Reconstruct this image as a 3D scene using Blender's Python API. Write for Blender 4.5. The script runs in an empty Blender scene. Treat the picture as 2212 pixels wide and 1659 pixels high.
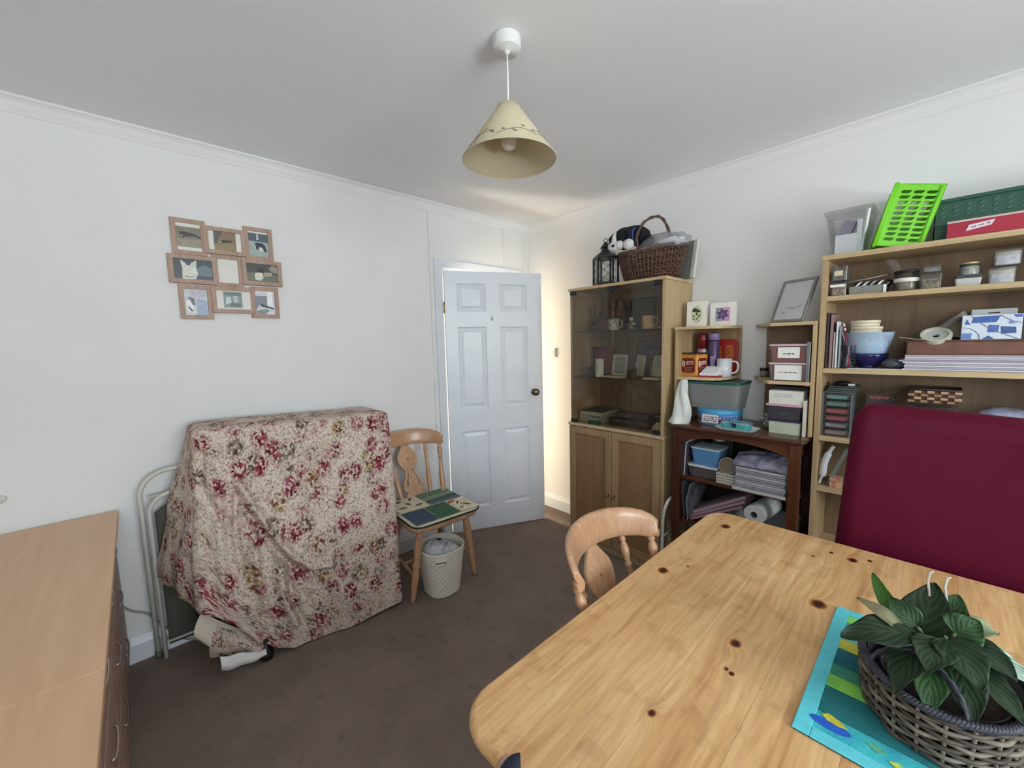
import bpy, math, random
from math import sin, cos, pi, sqrt, radians, atan2, exp
from mathutils import Vector, Matrix, noise
from mathutils.geometry import tessellate_polygon
random.seed(7)
SC = bpy.context.scene
COL = SC.collection

# ------------------------------------------------------------ camera, light, exposure
cam = bpy.data.cameras.new('camera')
co = bpy.data.objects.new('camera', cam); COL.objects.link(co)
_F = Vector((-0.72548694, 0.68051732, -0.10278555)); _R = Vector((0.68574366, 0.72745115, -0.02388435)); _U = Vector((-0.05851775, 0.08781233, 0.99441675))
mw = Matrix((_R, _U, -_F)).transposed().to_4x4(); mw.translation = Vector((0, 0, 1.4554))
co.matrix_world = mw
cam.sensor_width = 36; cam.lens = 870.41 / 2212 * 36; cam.clip_start = 0.02
SC.camera = co

world = bpy.data.worlds.new('sky'); SC.world = world; world.use_nodes = True
bg = world.node_tree.nodes['Background']
sky = world.node_tree.nodes.new('ShaderNodeTexSky'); sky.sky_type = 'NISHITA'
sky.sun_disc = False; sky.sun_elevation = radians(40); sky.sun_rotation = radians(200); sky.air_density = 1.2
world.node_tree.links.new(sky.outputs[0], bg.inputs[0]); bg.inputs[1].default_value = 0.25

def area(name, loc, aim, sx, sy, power, color):
    l = bpy.data.lights.new(name, 'AREA'); l.shape = 'RECTANGLE'; l.size = sx; l.size_y = sy; l.energy = power; l.color = color
    o = bpy.data.objects.new(name, l); COL.objects.link(o); o.location = loc
    o.rotation_euler = (Vector(aim) - Vector(loc)).to_track_quat('-Z', 'Y').to_euler()
    return o
# daylight through the room's window (wall_right), through an added window behind the camera, and through the hall; plus an added ceiling fill
area('daylight_window', (2.85, 0.42, 1.75), (1.0, 0.30, 1.35), 1.8, 1.3, 132, (0.93, 0.965, 1.0))
area('ceiling_fill', (2.95, 0.42, 0.60), (0.3, 0.10, 2.5), 1.8, 0.9, 285, (0.96, 0.98, 1.0))  # added fill lamp aimed up to brighten the ceiling, standing for ground bounce
area('daylight_added_window', (0.9, -1.75, 1.7), (0.6, 0.0, 1.3), 1.4, 1.2, 38, (0.96, 0.98, 1.0))  # lamp for the added, unseen window behind the camera
area('daylight_hall', (-4.7, 2.25, 1.55), (-2.5, 2.42, 0.85), 0.28, 1.2, 80, (1.0, 0.90, 0.70))
area('sunlit_hall_floor', (-3.85, 1.95, 0.03), (-3.2, 2.0, 2.2), 0.7, 0.7, 42, (1.0, 0.93, 0.80))
SC.view_settings.view_transform = 'Standard'; SC.view_settings.look = 'None'
SC.view_settings.exposure = 0.0; SC.view_settings.gamma = 1.0; SC.view_settings.use_curve_mapping = False

# ------------------------------------------------------------ materials
def C(r, g, b):
    f = lambda c: (c / 255 / 12.92) if c / 255 <= 0.04045 else ((c / 255 + 0.055) / 1.055) ** 2.4
    return (f(r), f(g), f(b), 1.0)

_mc = {}
def nt(name):
    m = bpy.data.materials.new(name); m.use_nodes = True
    return m, m.node_tree.nodes, m.node_tree.links, m.node_tree.nodes['Principled BSDF']

def ramp(N, stops, interp='LINEAR'):
    r = N.new('ShaderNodeValToRGB'); r.color_ramp.interpolation = interp
    e = r.color_ramp.elements
    while len(e) < len(stops): e.new(0.5)
    for x, (p, c) in zip(e, stops): x.position = p; x.color = c
    return r

def coords(N, L, scale=(1, 1, 1), rot=(0, 0, 0), uv=False):
    t = N.new('ShaderNodeTexCoord'); mp = N.new('ShaderNodeMapping')
    mp.inputs['Scale'].default_value = scale; mp.inputs['Rotation'].default_value = rot
    L.new(t.outputs['UV' if uv else 'Object'], mp.inputs[0]); return mp.outputs[0]

def mat(c, rough=0.55, var=0.0, vs=20, bump=0.0, bs=120, metal=0.0, spec=0.5, coat=0.0, name=None, c2=None):
    key = (tuple(c), rough, var, vs, bump, bs, metal, spec, coat, c2)
    if key in _mc: return _mc[key]
    m, N, L, P = nt(name or 'paint_%d' % len(_mc))
    lin = C(*c); P.inputs['Roughness'].default_value = rough; P.inputs['Metallic'].default_value = metal
    P.inputs['Specular IOR Level'].default_value = spec; P.inputs['Coat Weight'].default_value = coat
    v = coords(N, L)
    n = N.new('ShaderNodeTexNoise'); n.inputs['Scale'].default_value = vs; n.inputs['Detail'].default_value = 5
    L.new(v, n.inputs['Vector'])
    k = var if var else 0.03
    a = C(*c2) if c2 else tuple(x * (1 - k) for x in lin[:3]) + (1,)
    b = lin if c2 else tuple(min(1, x * (1 + k)) for x in lin[:3]) + (1,)
    r = ramp(N, [(0.35, a), (0.65, b)]); L.new(n.outputs[0], r.inputs[0]); L.new(r.outputs[0], P.inputs['Base Color'])
    if bump:
        n2 = N.new('ShaderNodeTexNoise'); n2.inputs['Scale'].default_value = bs; n2.inputs['Detail'].default_value = 3
        L.new(v, n2.inputs['Vector'])
        B = N.new('ShaderNodeBump'); B.inputs['Strength'].default_value = bump; B.inputs['Distance'].default_value = 0.004
        L.new(n2.outputs[0], B.inputs['Height']); L.new(B.outputs[0], P.inputs['Normal'])
    _mc[key] = m; return m

def wood(name, ca, cb, cc, axis='x', fine=60, rough=0.45, stretch=0.06, bump=0.08, coat=0.0):
    m, N, L, P = nt(name)
    s = {'x': (stretch, 1, 1), 'y': (1, stretch, 1), 'z': (1, 1, stretch)}[axis]
    v = coords(N, L, s)
    n = N.new('ShaderNodeTexNoise'); n.inputs['Scale'].default_value = fine; n.inputs['Detail'].default_value = 6; n.inputs['Distortion'].default_value = 0.6
    n2 = N.new('ShaderNodeTexNoise'); n2.inputs['Scale'].default_value = fine * 0.12; n2.inputs['Detail'].default_value = 4
    L.new(v, n.inputs['Vector']); L.new(v, n2.inputs['Vector'])
    r1 = ramp(N, [(0.3, C(*ca)), (0.52, C(*cb)), (0.72, C(*cc))]); L.new(n.outputs[0], r1.inputs[0])
    r2 = ramp(N, [(0.3, C(*ca)), (0.5, C(*cb)), (0.7, C(*cc))]); L.new(n2.outputs[0], r2.inputs[0])
    mx = N.new('ShaderNodeMixRGB'); mx.inputs[0].default_value = 0.5
    L.new(r1.outputs[0], mx.inputs[1]); L.new(r2.outputs[0], mx.inputs[2]); L.new(mx.outputs[0], P.inputs['Base Color'])
    P.inputs['Roughness'].default_value = rough; P.inputs['Coat Weight'].default_value = coat; P.inputs['Coat Roughness'].default_value = 0.25
    B = N.new('ShaderNodeBump'); B.inputs['Strength'].default_value = bump; B.inputs['Distance'].default_value = 0.003
    L.new(n.outputs[0], B.inputs['Height']); L.new(B.outputs[0], P.inputs['Normal'])
    return m

def clear(name, tint=(1, 1, 1), haze=0.12, hc=(225, 228, 230), refl=0.10, rough=0.06):
    """thin clear or milky plastic / glass: mostly see-through, a little diffuse haze, glossy skin"""
    m = bpy.data.materials.new(name); m.use_nodes = True; N = m.node_tree.nodes; L = m.node_tree.links; N.clear()
    out = N.new('ShaderNodeOutputMaterial'); tr = N.new('ShaderNodeBsdfTransparent'); tr.inputs[0].default_value = tuple(tint) + (1,)
    df = N.new('ShaderNodeBsdfDiffuse'); df.inputs[0].default_value = C(*hc)
    tl = N.new('ShaderNodeBsdfTranslucent'); tl.inputs[0].default_value = C(*hc); m0 = N.new('ShaderNodeMixShader'); m0.inputs[0].default_value = 0.5
    L.new(df.outputs[0], m0.inputs[1]); L.new(tl.outputs[0], m0.inputs[2])
    gl = N.new('ShaderNodeBsdfGlossy'); gl.inputs['Roughness'].default_value = rough
    m1 = N.new('ShaderNodeMixShader'); m1.inputs[0].default_value = haze
    fr = N.new('ShaderNodeFresnel'); fr.inputs[0].default_value = 1.45
    mm = N.new('ShaderNodeMath'); mm.operation = 'MULTIPLY_ADD'; mm.inputs[1].default_value = 0.45; mm.inputs[2].default_value = refl * 0.1
    m2 = N.new('ShaderNodeMixShader')
    L.new(tr.outputs[0], m1.inputs[1]); L.new(m0.outputs[0], m1.inputs[2]); L.new(fr.outputs[0], mm.inputs[0]); L.new(mm.outputs[0], m2.inputs[0])
    L.new(m1.outputs[0], m2.inputs[1]); L.new(gl.outputs[0], m2.inputs[2]); L.new(m2.outputs[0], out.inputs[0])
    return m

# ------------------------------------------------------------ mesh builder
class MB:
    def __init__(s): s.v = []; s.f = []; s.m = []; s.sm = []; s.uv = None; s.cur = 0; s.T = Matrix.Identity(4)
    def add(s, vs, fs, smooth=False):
        b = len(s.v); s.v += [tuple(s.T @ Vector(p)) for p in vs]
        for f in fs: s.f.append([b + i for i in f]); s.m.append(s.cur); s.sm.append(smooth)
        return s
    def box(s, x0, y0, z0, x1, y1, z1):
        if x0 > x1: x0, x1 = x1, x0
        if y0 > y1: y0, y1 = y1, y0
        if z0 > z1: z0, z1 = z1, z0
        return s.add([(x0,y0,z0),(x1,y0,z0),(x1,y1,z0),(x0,y1,z0),(x0,y0,z1),(x1,y0,z1),(x1,y1,z1),(x0,y1,z1)],
                     [(0,3,2,1),(4,5,6,7),(0,1,5,4),(1,2,6,5),(2,3,7,6),(3,0,4,7)])
    def loft(s, loops, cap0=True, cap1=True, smooth=True, closed=True):
        n = len(loops[0]); vs = [p for l in loops for p in l]; fs = []
        for k in range(len(loops) - 1):
            for i in range(n if closed else n - 1):
                j = (i + 1) % n; fs.append((k*n+i, k*n+j, (k+1)*n+j, (k+1)*n+i))
        s.add(vs, fs, smooth)
        if cap0: s.add(list(loops[0]), [tuple(reversed(range(n)))])
        if cap1: s.add(list(loops[-1]), [tuple(range(n))])
        return s
    def tube(s, pts, r=0.005, n=8, closed=False, cap=True, squash=1.0):
        pts = [Vector(p) for p in pts]; rs = r if isinstance(r, (list, tuple)) else [r] * len(pts)
        loops = []; up = None
        for i, p in enumerate(pts):
            if closed: d = pts[(i+1) % len(pts)] - pts[i-1]
            else: d = pts[min(i+1, len(pts)-1)] - pts[max(i-1, 0)]
            d = d.normalized() if d.length > 1e-9 else Vector((0,0,1))
            if up is None: up = Vector((0,0,1)) if abs(d.z) < 0.9 else Vector((1,0,0))
            a = up - d * up.dot(d)
            if a.length < 1e-6: a = d.orthogonal()
            a.normalize(); up = a; b = d.cross(a)
            loops.append([tuple(p + a * cos(2*pi*k/n) * rs[i] + b * sin(2*pi*k/n) * rs[i] * squash) for k in range(n)])
        if closed: loops.append(loops[0]); cap = False
        return s.loft(loops, cap, cap)
    def lathe(s, prof, c=(0,0,0), n=24, sx=1.0, sy=1.0, cap0=True, cap1=True, power=2.0):
        loops = []
        for r, z in prof:
            l = []
            for k in range(n):
                a = 2*pi*k/n; ca, sa = cos(a), sin(a)
                q = (abs(ca)**power + abs(sa)**power) ** (-1/power)
                l.append((c[0] + r*q*ca*sx, c[1] + r*q*sa*sy, c[2] + z))
            loops.append(l)
        return s.loft(loops, cap0, cap1)
    def rloft(s, x0, y0, x1, y1, prof, r=0.01, seg=4, cap0=True, cap1=True, smooth=False):
        """rounded rectangle loft; prof = [(z, inset)]"""
        loops = []
        for z, ins in prof:
            a0, b0, a1, b1 = x0+ins, y0+ins, x1-ins, y1-ins; rr = max(0.0005, min(r - ins*0.3, (a1-a0)/2.01, (b1-b0)/2.01)); l = []
            for cx, cy, st in ((a1-rr, b1-rr, 0), (a0+rr, b1-rr, 1), (a0+rr, b0+rr, 2), (a1-rr, b0+rr, 3)):
                for k in range(seg + 1):
                    a = (st + k/seg) * pi/2; l.append((cx + rr*cos(a), cy + rr*sin(a), z))
            loops.append(l)
        return s.loft(loops, cap0, cap1, smooth)
    def tubshape(s, x0, y0, x1, y1, z0, z1, r=0.012, taper=0.008, wall=0.0025):
        """open-topped tapered tub with a wall thickness"""
        return s.rloft(x0, y0, x1, y1, [(z0, taper), (z1, 0), (z1, wall), (z0+wall*1.5, taper+wall)], r, 4, True, True)
    def sphere(s, c, r, nu=16, nv=10):
        r = (r, r, r) if not isinstance(r, (tuple, list)) else r
        loops = []
        for j in range(nv + 1):
            t = pi * j / nv; rr = max(sin(t), 0.002)
            loops.append([(c[0]+r[0]*rr*cos(2*pi*k/nu), c[1]+r[1]*rr*sin(2*pi*k/nu), c[2]-r[2]*cos(t)) for k in range(nu)])
        return s.loft(loops)
    def shape(s, outer, holes=(), d0=0.0, d1=0.01, M=None, smooth=False):
        """2D outline (with holes) in XY, extruded along Z from d0 to d1, placed by M"""
        M = M or Matrix.Identity(4); polys = [outer] + list(holes)
        tris = tessellate_polygon([[Vector((p[0], p[1], 0)) for p in q] for q in polys])
        flat = [p for q in polys for p in q]; n = len(flat)
        vs = [tuple(M @ Vector((p[0], p[1], d0))) for p in flat] + [tuple(M @ Vector((p[0], p[1], d1))) for p in flat]
        fs = [tuple(t) for t in tris] + [tuple(n + i for i in reversed(t)) for t in tris]
        s.add(vs, fs); b = 0
        for q in polys:
            k = len(q); s.add([vs[b+i] for i in range(k)] + [vs[n+b+i] for i in range(k)], [(i, (i+1) % k, k+(i+1) % k, k+i) for i in range(k)], smooth); b += k
        return s
    def grid(s, fn, nu, nv, smooth=True, uv=False):
        vs = [fn(i/nu, j/nv) for j in range(nv+1) for i in range(nu+1)]
        b = len(s.v)
        if uv:
            s.uv = s.uv or {}
            for j in range(nv+1):
                for i in range(nu+1): s.uv[b + j*(nu+1)+i] = (i/nu, j/nv)
        return s.add(vs, [(j*(nu+1)+i, j*(nu+1)+i+1, (j+1)*(nu+1)+i+1, (j+1)*(nu+1)+i) for j in range(nv) for i in range(nu)], smooth)

def link(name, mesh, parent=None):
    o = bpy.data.objects.new(name, mesh); COL.objects.link(o)
    if parent: o.parent = parent
    return o

def wloc(o):
    v = Vector((0,0,0))
    while o is not None: v += o.location; o = o.parent
    return v

def obj(name, mb, m, parent=None, bevel=0, label=None, stuff=False, fixn=True, solid=0, seg=2):
    me = bpy.data.meshes.new(name)
    if parent is None:
        xs = [p[0] for p in mb.v]; ys = [p[1] for p in mb.v]; zs = [p[2] for p in mb.v]
        off = Vector(((min(xs)+max(xs))/2, (min(ys)+max(ys))/2, min(zs)))
    else: off = wloc(parent)
    me.from_pydata([(p[0]-off.x, p[1]-off.y, p[2]-off.z) for p in mb.v], [], mb.f)
    for i, p in enumerate(me.polygons): p.material_index = mb.m[i]; p.use_smooth = mb.sm[i]
    for x in (m if isinstance(m, (list, tuple)) else [m]): me.materials.append(x)
    if mb.uv:
        ul = me.uv_layers.new(name='UVMap')
        for lp in me.loops:
            if lp.vertex_index in mb.uv: ul.data[lp.index].uv = mb.uv[lp.vertex_index]
    if fixn:
        import bmesh
        bm = bmesh.new(); bm.from_mesh(me); bmesh.ops.remove_doubles(bm, verts=bm.verts, dist=1e-6)
        bmesh.ops.recalc_face_normals(bm, faces=bm.faces); bm.to_mesh(me); bm.free()
    me.update()
    o = link(name, me, parent)
    if parent is None: o.location = off
    if solid:
        q = o.modifiers.new('thickness', 'SOLIDIFY'); q.thickness = solid; q.offset = 0
    if bevel:
        b = o.modifiers.new('bevel', 'BEVEL'); b.width = bevel; b.segments = seg; b.limit_method = 'ANGLE'; b.angle_limit = radians(40)
    if label: o['label'] = label
    if stuff: o['kind'] = 'stuff'
    return o

def thing(name, label, cat, loc=(0,0,0), group=None, rz=0):
    o = bpy.data.objects.new(name, None); COL.objects.link(o); o.location = loc; o.rotation_euler = (0, 0, rz); o.empty_display_size = 0.05
    o['label'] = label; o['category'] = cat
    if group: o['group'] = group
    return o
def tag(o, label, cat, group=None):
    o['label'] = label; o['category'] = cat
    if group: o['group'] = group
    return o
def struct(o): o['kind'] = 'structure'; return o

def text(name, body, size, M, m, parent, ext=0.0004, bold=0.0, sx=1.0):
    cu = bpy.data.curves.new('lettering', 'FONT'); cu.body = body; cu.size = size; cu.extrude = ext; cu.align_x = 'CENTER'; cu.align_y = 'CENTER'; cu.offset = bold; cu.resolution_u = 3
    t = bpy.data.objects.new('lettering', cu); COL.objects.link(t)
    dg = bpy.context.evaluated_depsgraph_get(); dg.update()
    me = bpy.data.meshes.new_from_object(t.evaluated_get(dg)); bpy.data.objects.remove(t)
    off = wloc(parent)
    me.transform(Matrix.Translation(-off) @ M @ Matrix.Scale(sx, 4, (1,0,0))); me.materials.clear(); me.materials.append(m)
    return link(name, me, parent)

def face_M(loc, normal=(0,-1,0), roll=0):
    """matrix whose local +Z is the outward normal, local +Y world up"""
    n = Vector(normal).normalized(); up = Vector((0,0,1)) if abs(n.z) < 0.95 else Vector((0,1,0))
    x = up.cross(n).normalized(); y = n.cross(x)
    M = Matrix((x, y, n)).transposed().to_4x4(); M.translation = Vector(loc)
    return M @ Matrix.Rotation(roll, 4, 'Z')
def rect(w, h, cx=0, cy=0): return [(cx-w/2, cy-h/2), (cx+w/2, cy-h/2), (cx+w/2, cy+h/2), (cx-w/2, cy+h/2)]
def rrect(w, h, r, cx=0, cy=0, seg=5):
    l = []
    for sx, sy, st in ((1,1,0), (-1,1,1), (-1,-1,2), (1,-1,3)):
        for k in range(seg+1):
            a = (st + k/seg)*pi/2; l.append((cx+sx*(w/2-r)+r*cos(a), cy+sy*(h/2-r)+r*sin(a)))
    return l
def oval(rx, ry, cx=0, cy=0, n=20): return [(cx+rx*cos(2*pi*k/n), cy+ry*sin(2*pi*k/n)) for k in range(n)]
def lerp(a, b, t): return a + (b-a)*t
def interp(tab, x):
    if x <= tab[0][0]: return tab[0][1]
    for (a, p), (b, q) in zip(tab, tab[1:]):
        if x <= b: return p + (q-p)*(x-a)/(b-a)
    return tab[-1][1]
def bez(p0, p1, p2, n=10): return [Vector(p0)*(1-t)**2 + Vector(p1)*2*t*(1-t) + Vector(p2)*t*t for t in [i/n for i in range(n+1)]]
def smooth_path(pts, n=6):
    out = []; P = [Vector(p) for p in pts]
    for i in range(len(P)-1):
        a = P[max(i-1,0)]; b = P[i]; c = P[i+1]; d = P[min(i+2, len(P)-1)]
        for k in range(n):
            t = k/n; out.append(0.5*((2*b)+(-a+c)*t+(2*a-5*b+4*c-d)*t*t+(-a+3*b-3*c+d)*t**3))
    out.append(P[-1]); return out

# shared materials
WALL = mat((234, 234, 235), 0.9, 0.015, 3, 0.10, 60)
CEIL = mat((238, 239, 242), 0.92, 0.015, 2, 0.06, 40)
GLOSSW = mat((226, 231, 240), 0.35, 0.02, 6)
WHITE = mat((235, 235, 235), 0.5); CREAM = mat((232, 226, 208), 0.55); OFFW = mat((214, 212, 204), 0.6)
BLACK = mat((22, 22, 24), 0.45); DARK = mat((48, 46, 46), 0.6); GREY = mat((150, 150, 150), 0.6)
BRASS = mat((170, 140, 80), 0.3, metal=1.0); CHROME = mat((200, 200, 200), 0.22, metal=1.0); PEWTER = mat((110, 100, 88), 0.35, metal=0.9)
INK = mat((90, 90, 95), 0.8); PAPER = mat((236, 234, 230), 0.8)
OAK = wood('light_oak_veneer', (150, 125, 92), (184, 158, 120), (203, 178, 138), 'z', 70, 0.5, 0.05, 0.03)
OAKX = wood('light_oak_veneer_x', (165, 142, 106), (196, 172, 132), (214, 190, 150), 'x', 70, 0.5, 0.05, 0.03)
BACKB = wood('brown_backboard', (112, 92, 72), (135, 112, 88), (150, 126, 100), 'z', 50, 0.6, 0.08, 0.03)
BEECH = wood('beech', (160, 121, 90), (190, 147, 113), (208, 167, 132), 'z', 80, 0.32, 0.12, 0.03, coat=0.3)
MAHOG = wood('dark_stained_pine', (50, 24, 13), (84, 44, 24), (114, 66, 38), 'x', 45, 0.35, 0.08, 0.05, coat=0.3)
GLASS = clear('clear_glass', (0.96, 0.98, 0.97), 0.02, (220, 225, 225), 0.12, 0.02)
SMOKE = clear('smoked_glass', (0.88, 0.86, 0.82), 0.015, (95, 92, 88), 0.2, 0.02)
PLAST = clear('clear_plastic', (0.985, 0.988, 0.99), 0.03, (240, 243, 246), 0.2, 0.12)
MILKY = clear('milky_plastic', (0.99, 0.992, 0.992), 0.24, (244, 248, 246), 0.15, 0.25)
FILM = clear('plastic_film', (0.97, 0.975, 0.98), 0.18, (232, 233, 240), 0.35, 0.10)
CARD = mat((238, 236, 230), 0.75)
# ============================================================ ROOM SHELL
XL, YB, H = -2.5256, 2.5977, 2.4477
XR, YF = 2.30, -1.20
D0, D1, DH = 1.686, 2.452, 2.005          # door opening in the left wall
DAY = (XL, XR)

def carpet():
    m, N, L, P = nt('brown_carpet')
    v = coords(N, L)
    n = N.new('ShaderNodeTexNoise'); n.inputs['Scale'].default_value = 380; n.inputs['Detail'].default_value = 4
    n2 = N.new('ShaderNodeTexNoise'); n2.inputs['Scale'].default_value = 6; n2.inputs['Detail'].default_value = 6
    n3 = N.new('ShaderNodeTexNoise'); n3.inputs['Scale'].default_value = 14; n3.inputs['Detail'].default_value = 3
    for q in (n, n2, n3): L.new(v, q.inputs['Vector'])
    r = ramp(N, [(0.3, C(112, 97, 89)), (0.7, C(160, 143, 133))]); L.new(n.outputs[0], r.inputs[0])
    r2 = ramp(N, [(0.35, C(124, 109, 100)), (0.65, C(142, 126, 117))]); L.new(n2.outputs[0], r2.inputs[0])
    mx = N.new('ShaderNodeMixRGB'); mx.inputs[0].default_value = 0.55; L.new(r.outputs[0], mx.inputs[1]); L.new(r2.outputs[0], mx.inputs[2])
    r3 = ramp(N, [(0.30, C(70, 58, 54)), (0.36, C(255, 255, 255))]); L.new(n3.outputs[0], r3.inputs[0])   # a few darker stains
    m2 = N.new('ShaderNodeMixRGB'); m2.blend_type = 'MULTIPLY'; m2.inputs[0].default_value = 0.16
    L.new(mx.outputs[0], m2.inputs[1]); L.new(r3.outputs[0], m2.inputs[2]); L.new(m2.outputs[0], P.inputs['Base Color'])
    P.inputs['Roughness'].default_value = 1.0; P.inputs['Specular IOR Level'].default_value = 0.1
    B = N.new('ShaderNodeBump'); B.inputs['Strength'].default_value = 0.6; B.inputs['Distance'].default_value = 0.004
    L.new(n.outputs[0], B.inputs['Height']); L.new(B.outputs[0], P.inputs['Normal'])
    return m
CARPET = carpet()
HALLW = mat((240, 232, 212), 0.9, 0.01, 3)

b = MB(); b.box(XL-0.1, YF-0.1, -0.08, XR+0.1, YB+0.1, 0); struct(obj('floor', b, CARPET))
b = MB(); b.box(XL-0.1, YF-0.1, H, XR+0.1, YB+0.1, H+0.08); struct(obj('ceiling', b, CEIL))
b = MB()
b.box(XL-0.1, YF-0.1, 0, XL, D0, H); b.box(XL-0.1, D1, 0, XL, YB, H); b.box(XL-0.1, D0, DH, XL, D1, H)
struct(obj('wall_left', b, WALL, fixn=False))
b = MB(); b.box(XL-0.1, YB, 0, XR+0.1, YB+0.1, H); struct(obj('wall_back', b, WALL))
W0, W1, WZ0, WZ1 = -0.45, 1.35, 0.95, 2.15
b = MB(); b.box(XR, YF-0.1, 0, XR+0.1, W0, H); b.box(XR, W1, 0, XR+0.1, YB, H); b.box(XR, W0, 0, XR+0.1, W1, WZ0); b.box(XR, W0, WZ1, XR+0.1, W1, H)
struct(obj('wall_right', b, WALL, fixn=False))
F0, F1 = 0.3, 1.5
b = MB(); b.box(XL, YF-0.1, 0, F0, YF, H); b.box(F1, YF-0.1, 0, XR, YF, H); b.box(F0, YF-0.1, 0, F1, YF, 1.05); b.box(F0, YF-0.1, 2.15, F1, YF, H)
struct(obj('wall_front', b, WALL, fixn=False))
def window(n, M, w, z0, z1, panes):
    b = MB(); b.T = M; h = z1 - z0; ow = rect(w, h, 0, (z0+z1)/2); pw = w/panes; hs = []
    for k in range(panes): hs.append(rect(pw-0.08, h-0.10, -w/2+pw*(k+0.5), (z0+z1)/2))
    b.shape(ow, hs, -0.035, 0.035)
    fr = struct(obj(n, b, mat((240, 240, 240), 0.35), bevel=0.004))
    for k in range(panes):
        b = MB(); b.T = M; b.shape(hs[k], [], -0.003, 0.003); obj('window_pane', b, GLASS, fr)
    b = MB(); b.T = M; b.shape(rect(w+0.1, 0.03, 0, z0-0.015), [], -0.04, 0.14); obj('window_sill', b, GLOSSW, fr, bevel=0.005)
window('window_1', face_M((XR+0.05, (W0+W1)/2, 0), (-1, 0, 0)), W1-W0, WZ0, WZ1, 3)
window('added_window', face_M(((F0+F1)/2, YF-0.05, 0), (0, 1, 0)), F1-F0, 1.05, 2.15, 2)  # unseen window, added behind the camera for its daylight

# skirting boards
def skirt(name, x0, y0, x1, y1, nx, ny, parts=None):
    b = MB(); prof = [(0, 0), (0.018, 0), (0.018, 0.085), (0.012, 0.10), (0.006, 0.118), (0, 0.12)]
    lo = [[(x + nx*d, y + ny*d, z) for d, z in prof] for x, y in ((x0, y0), (x1, y1))]
    b.loft(lo, True, True, False); return struct(obj(name, b, GLOSSW))
skirt('baseboard_left', XL, YF, XL, D0-0.075, 1, 0)
skirt('baseboard_back', XL, YB, XR, YB, 0, -1)
skirt('baseboard_right', XR, YF, XR, YB, -1, 0)
skirt('baseboard_front', XL, YF, XR, YF, 0, 1)
# thin cornice mouldings under the ceiling
def cornice(name, x0, y0, x1, y1, nx, ny):
    b = MB(); prof = [(0, -0.062), (0.004, -0.062), (0.008, -0.050), (0.014, -0.040), (0.020, -0.022), (0.030, -0.012), (0.036, -0.010), (0.036, 0), (0, 0)]
    lo = [[(x + nx*d, y + ny*d, H + z) for d, z in prof] for x, y in ((x0, y0), (x1, y1))]
    b.loft(lo, True, True, False); return struct(obj(name, b, WALL))
cornice('trim_1', XL, YF, XL, YB, 1, 0)
cornice('trim_2', XL, YB, XR, YB, 0, -1)
cornice('trim_3', XR, YF, XR, YB, -1, 0)
# vertical battens and the board joints above the door
b = MB(); b.box(XL, 1.588, 0.12, XL+0.012, 1.606, H-0.06); struct(obj('trim_4', b, WALL, bevel=0.002))
b = MB(); b.box(XL, 2.30, DH+0.075, XL+0.008, 2.335, H-0.06); struct(obj('trim_5', b, WALL, bevel=0.002))
b = MB(); b.box(XL, 2.545, 0.12, XL+0.010, YB, H-0.06); struct(obj('trim_6', b, WALL, bevel=0.002))
# ------------------------------------------------------------ door set
b = MB()
aw = 0.062
b.box(XL-0.004, D0-aw, 0, XL+0.016, D0, DH+aw); b.box(XL-0.004, D1, 0, XL+0.016, D1+aw, DH+aw); b.box(XL-0.004, D0, DH, XL+0.016, D1, DH+aw)
fr = struct(obj('trim_7', b, GLOSSW, fixn=False, bevel=0.004))
b = MB(); b.box(XL-0.105, D0, 0, XL-0.002, D0+0.02, DH); b.box(XL-0.105, D1-0.02, 0, XL-0.002, D1, DH); b.box(XL-0.105, D0+0.02, DH-0.02, XL-0.002, D1-0.02, DH)
b.box(XL-0.07, D0+0.02, 0, XL-0.045, D0+0.032, DH-0.02); b.box(XL-0.07, D1-0.032, 0, XL-0.045, D1-0.02, DH-0.02)
struct(obj('trim_8', b, GLOSSW, fixn=False))
# the six-panel door, hinged at its near edge and standing open into the room
ang = math.atan2(0.323, 0.673)
dT = Matrix.Translation((-2.500, 1.690, 0.008)) @ Matrix.Rotation(-ang, 4, 'Z')     # local +y along the leaf, local +x into the room
door = thing('door_1', 'white six-panel door standing half open beside the wooden chair', 'door', (-2.500, 1.690, 0.008)); door['kind'] = 'structure'
DW, DHH = 0.752, 1.972
b = MB(); b.T = dT
cols = [(0.090, 0.304), (0.414, 0.630)]; rows = [(0.182, 0.783), (0.957, 1.568), (1.683, 1.884)]
holes = [[(y0, z0), (y1, z0), (y1, z1), (y0, z1)] for y0, y1 in cols for z0, z1 in rows]
MM = Matrix(((0, 0, 1, 0), (1, 0, 0, 0), (0, 1, 0, 0), (0, 0, 0, 1)))            # xy of the outline -> yz
b.shape([(0, 0), (DW, 0), (DW, DHH), (0, DHH)], holes, -0.018, 0.018, MM)
leaf_o = obj('door_leaf', b, GLOSSW, door, bevel=0.0015)
for y0, y1 in cols:
    for z0, z1 in rows:
        b = MB(); b.T = dT
        def lp(x, i): return [(x, y0+i, z0+i), (x, y1-i, z0+i), (x, y1-i, z1-i), (x, y0+i, z1-i)]
        b.loft([lp(0.014, 0), lp(0.007, 0.012), lp(0.007, 0.016), lp(0.014, 0.040)], False, True, False)
        b.loft([lp(-0.014, 0), lp(-0.007, 0.012), lp(-0.007, 0.016), lp(-0.014, 0.040)], False, True, False)
        obj('door_panel', b, GLOSSW, door)
b = MB(); b.T = dT @ Matrix.Translation((0.018, 0.680, 1.055)) @ Matrix.Rotation(pi/2, 4, 'Y')
b.lathe([(0.026, 0), (0.026, 0.004), (0.020, 0.006), (0.010, 0.010), (0.010, 0.022), (0.022, 0.030), (0.028, 0.040), (0.026, 0.050), (0.014, 0.056), (0.001, 0.057)], n=20)
obj('door_knob', b, PEWTER, door, label='round aged brass door knob')
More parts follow.
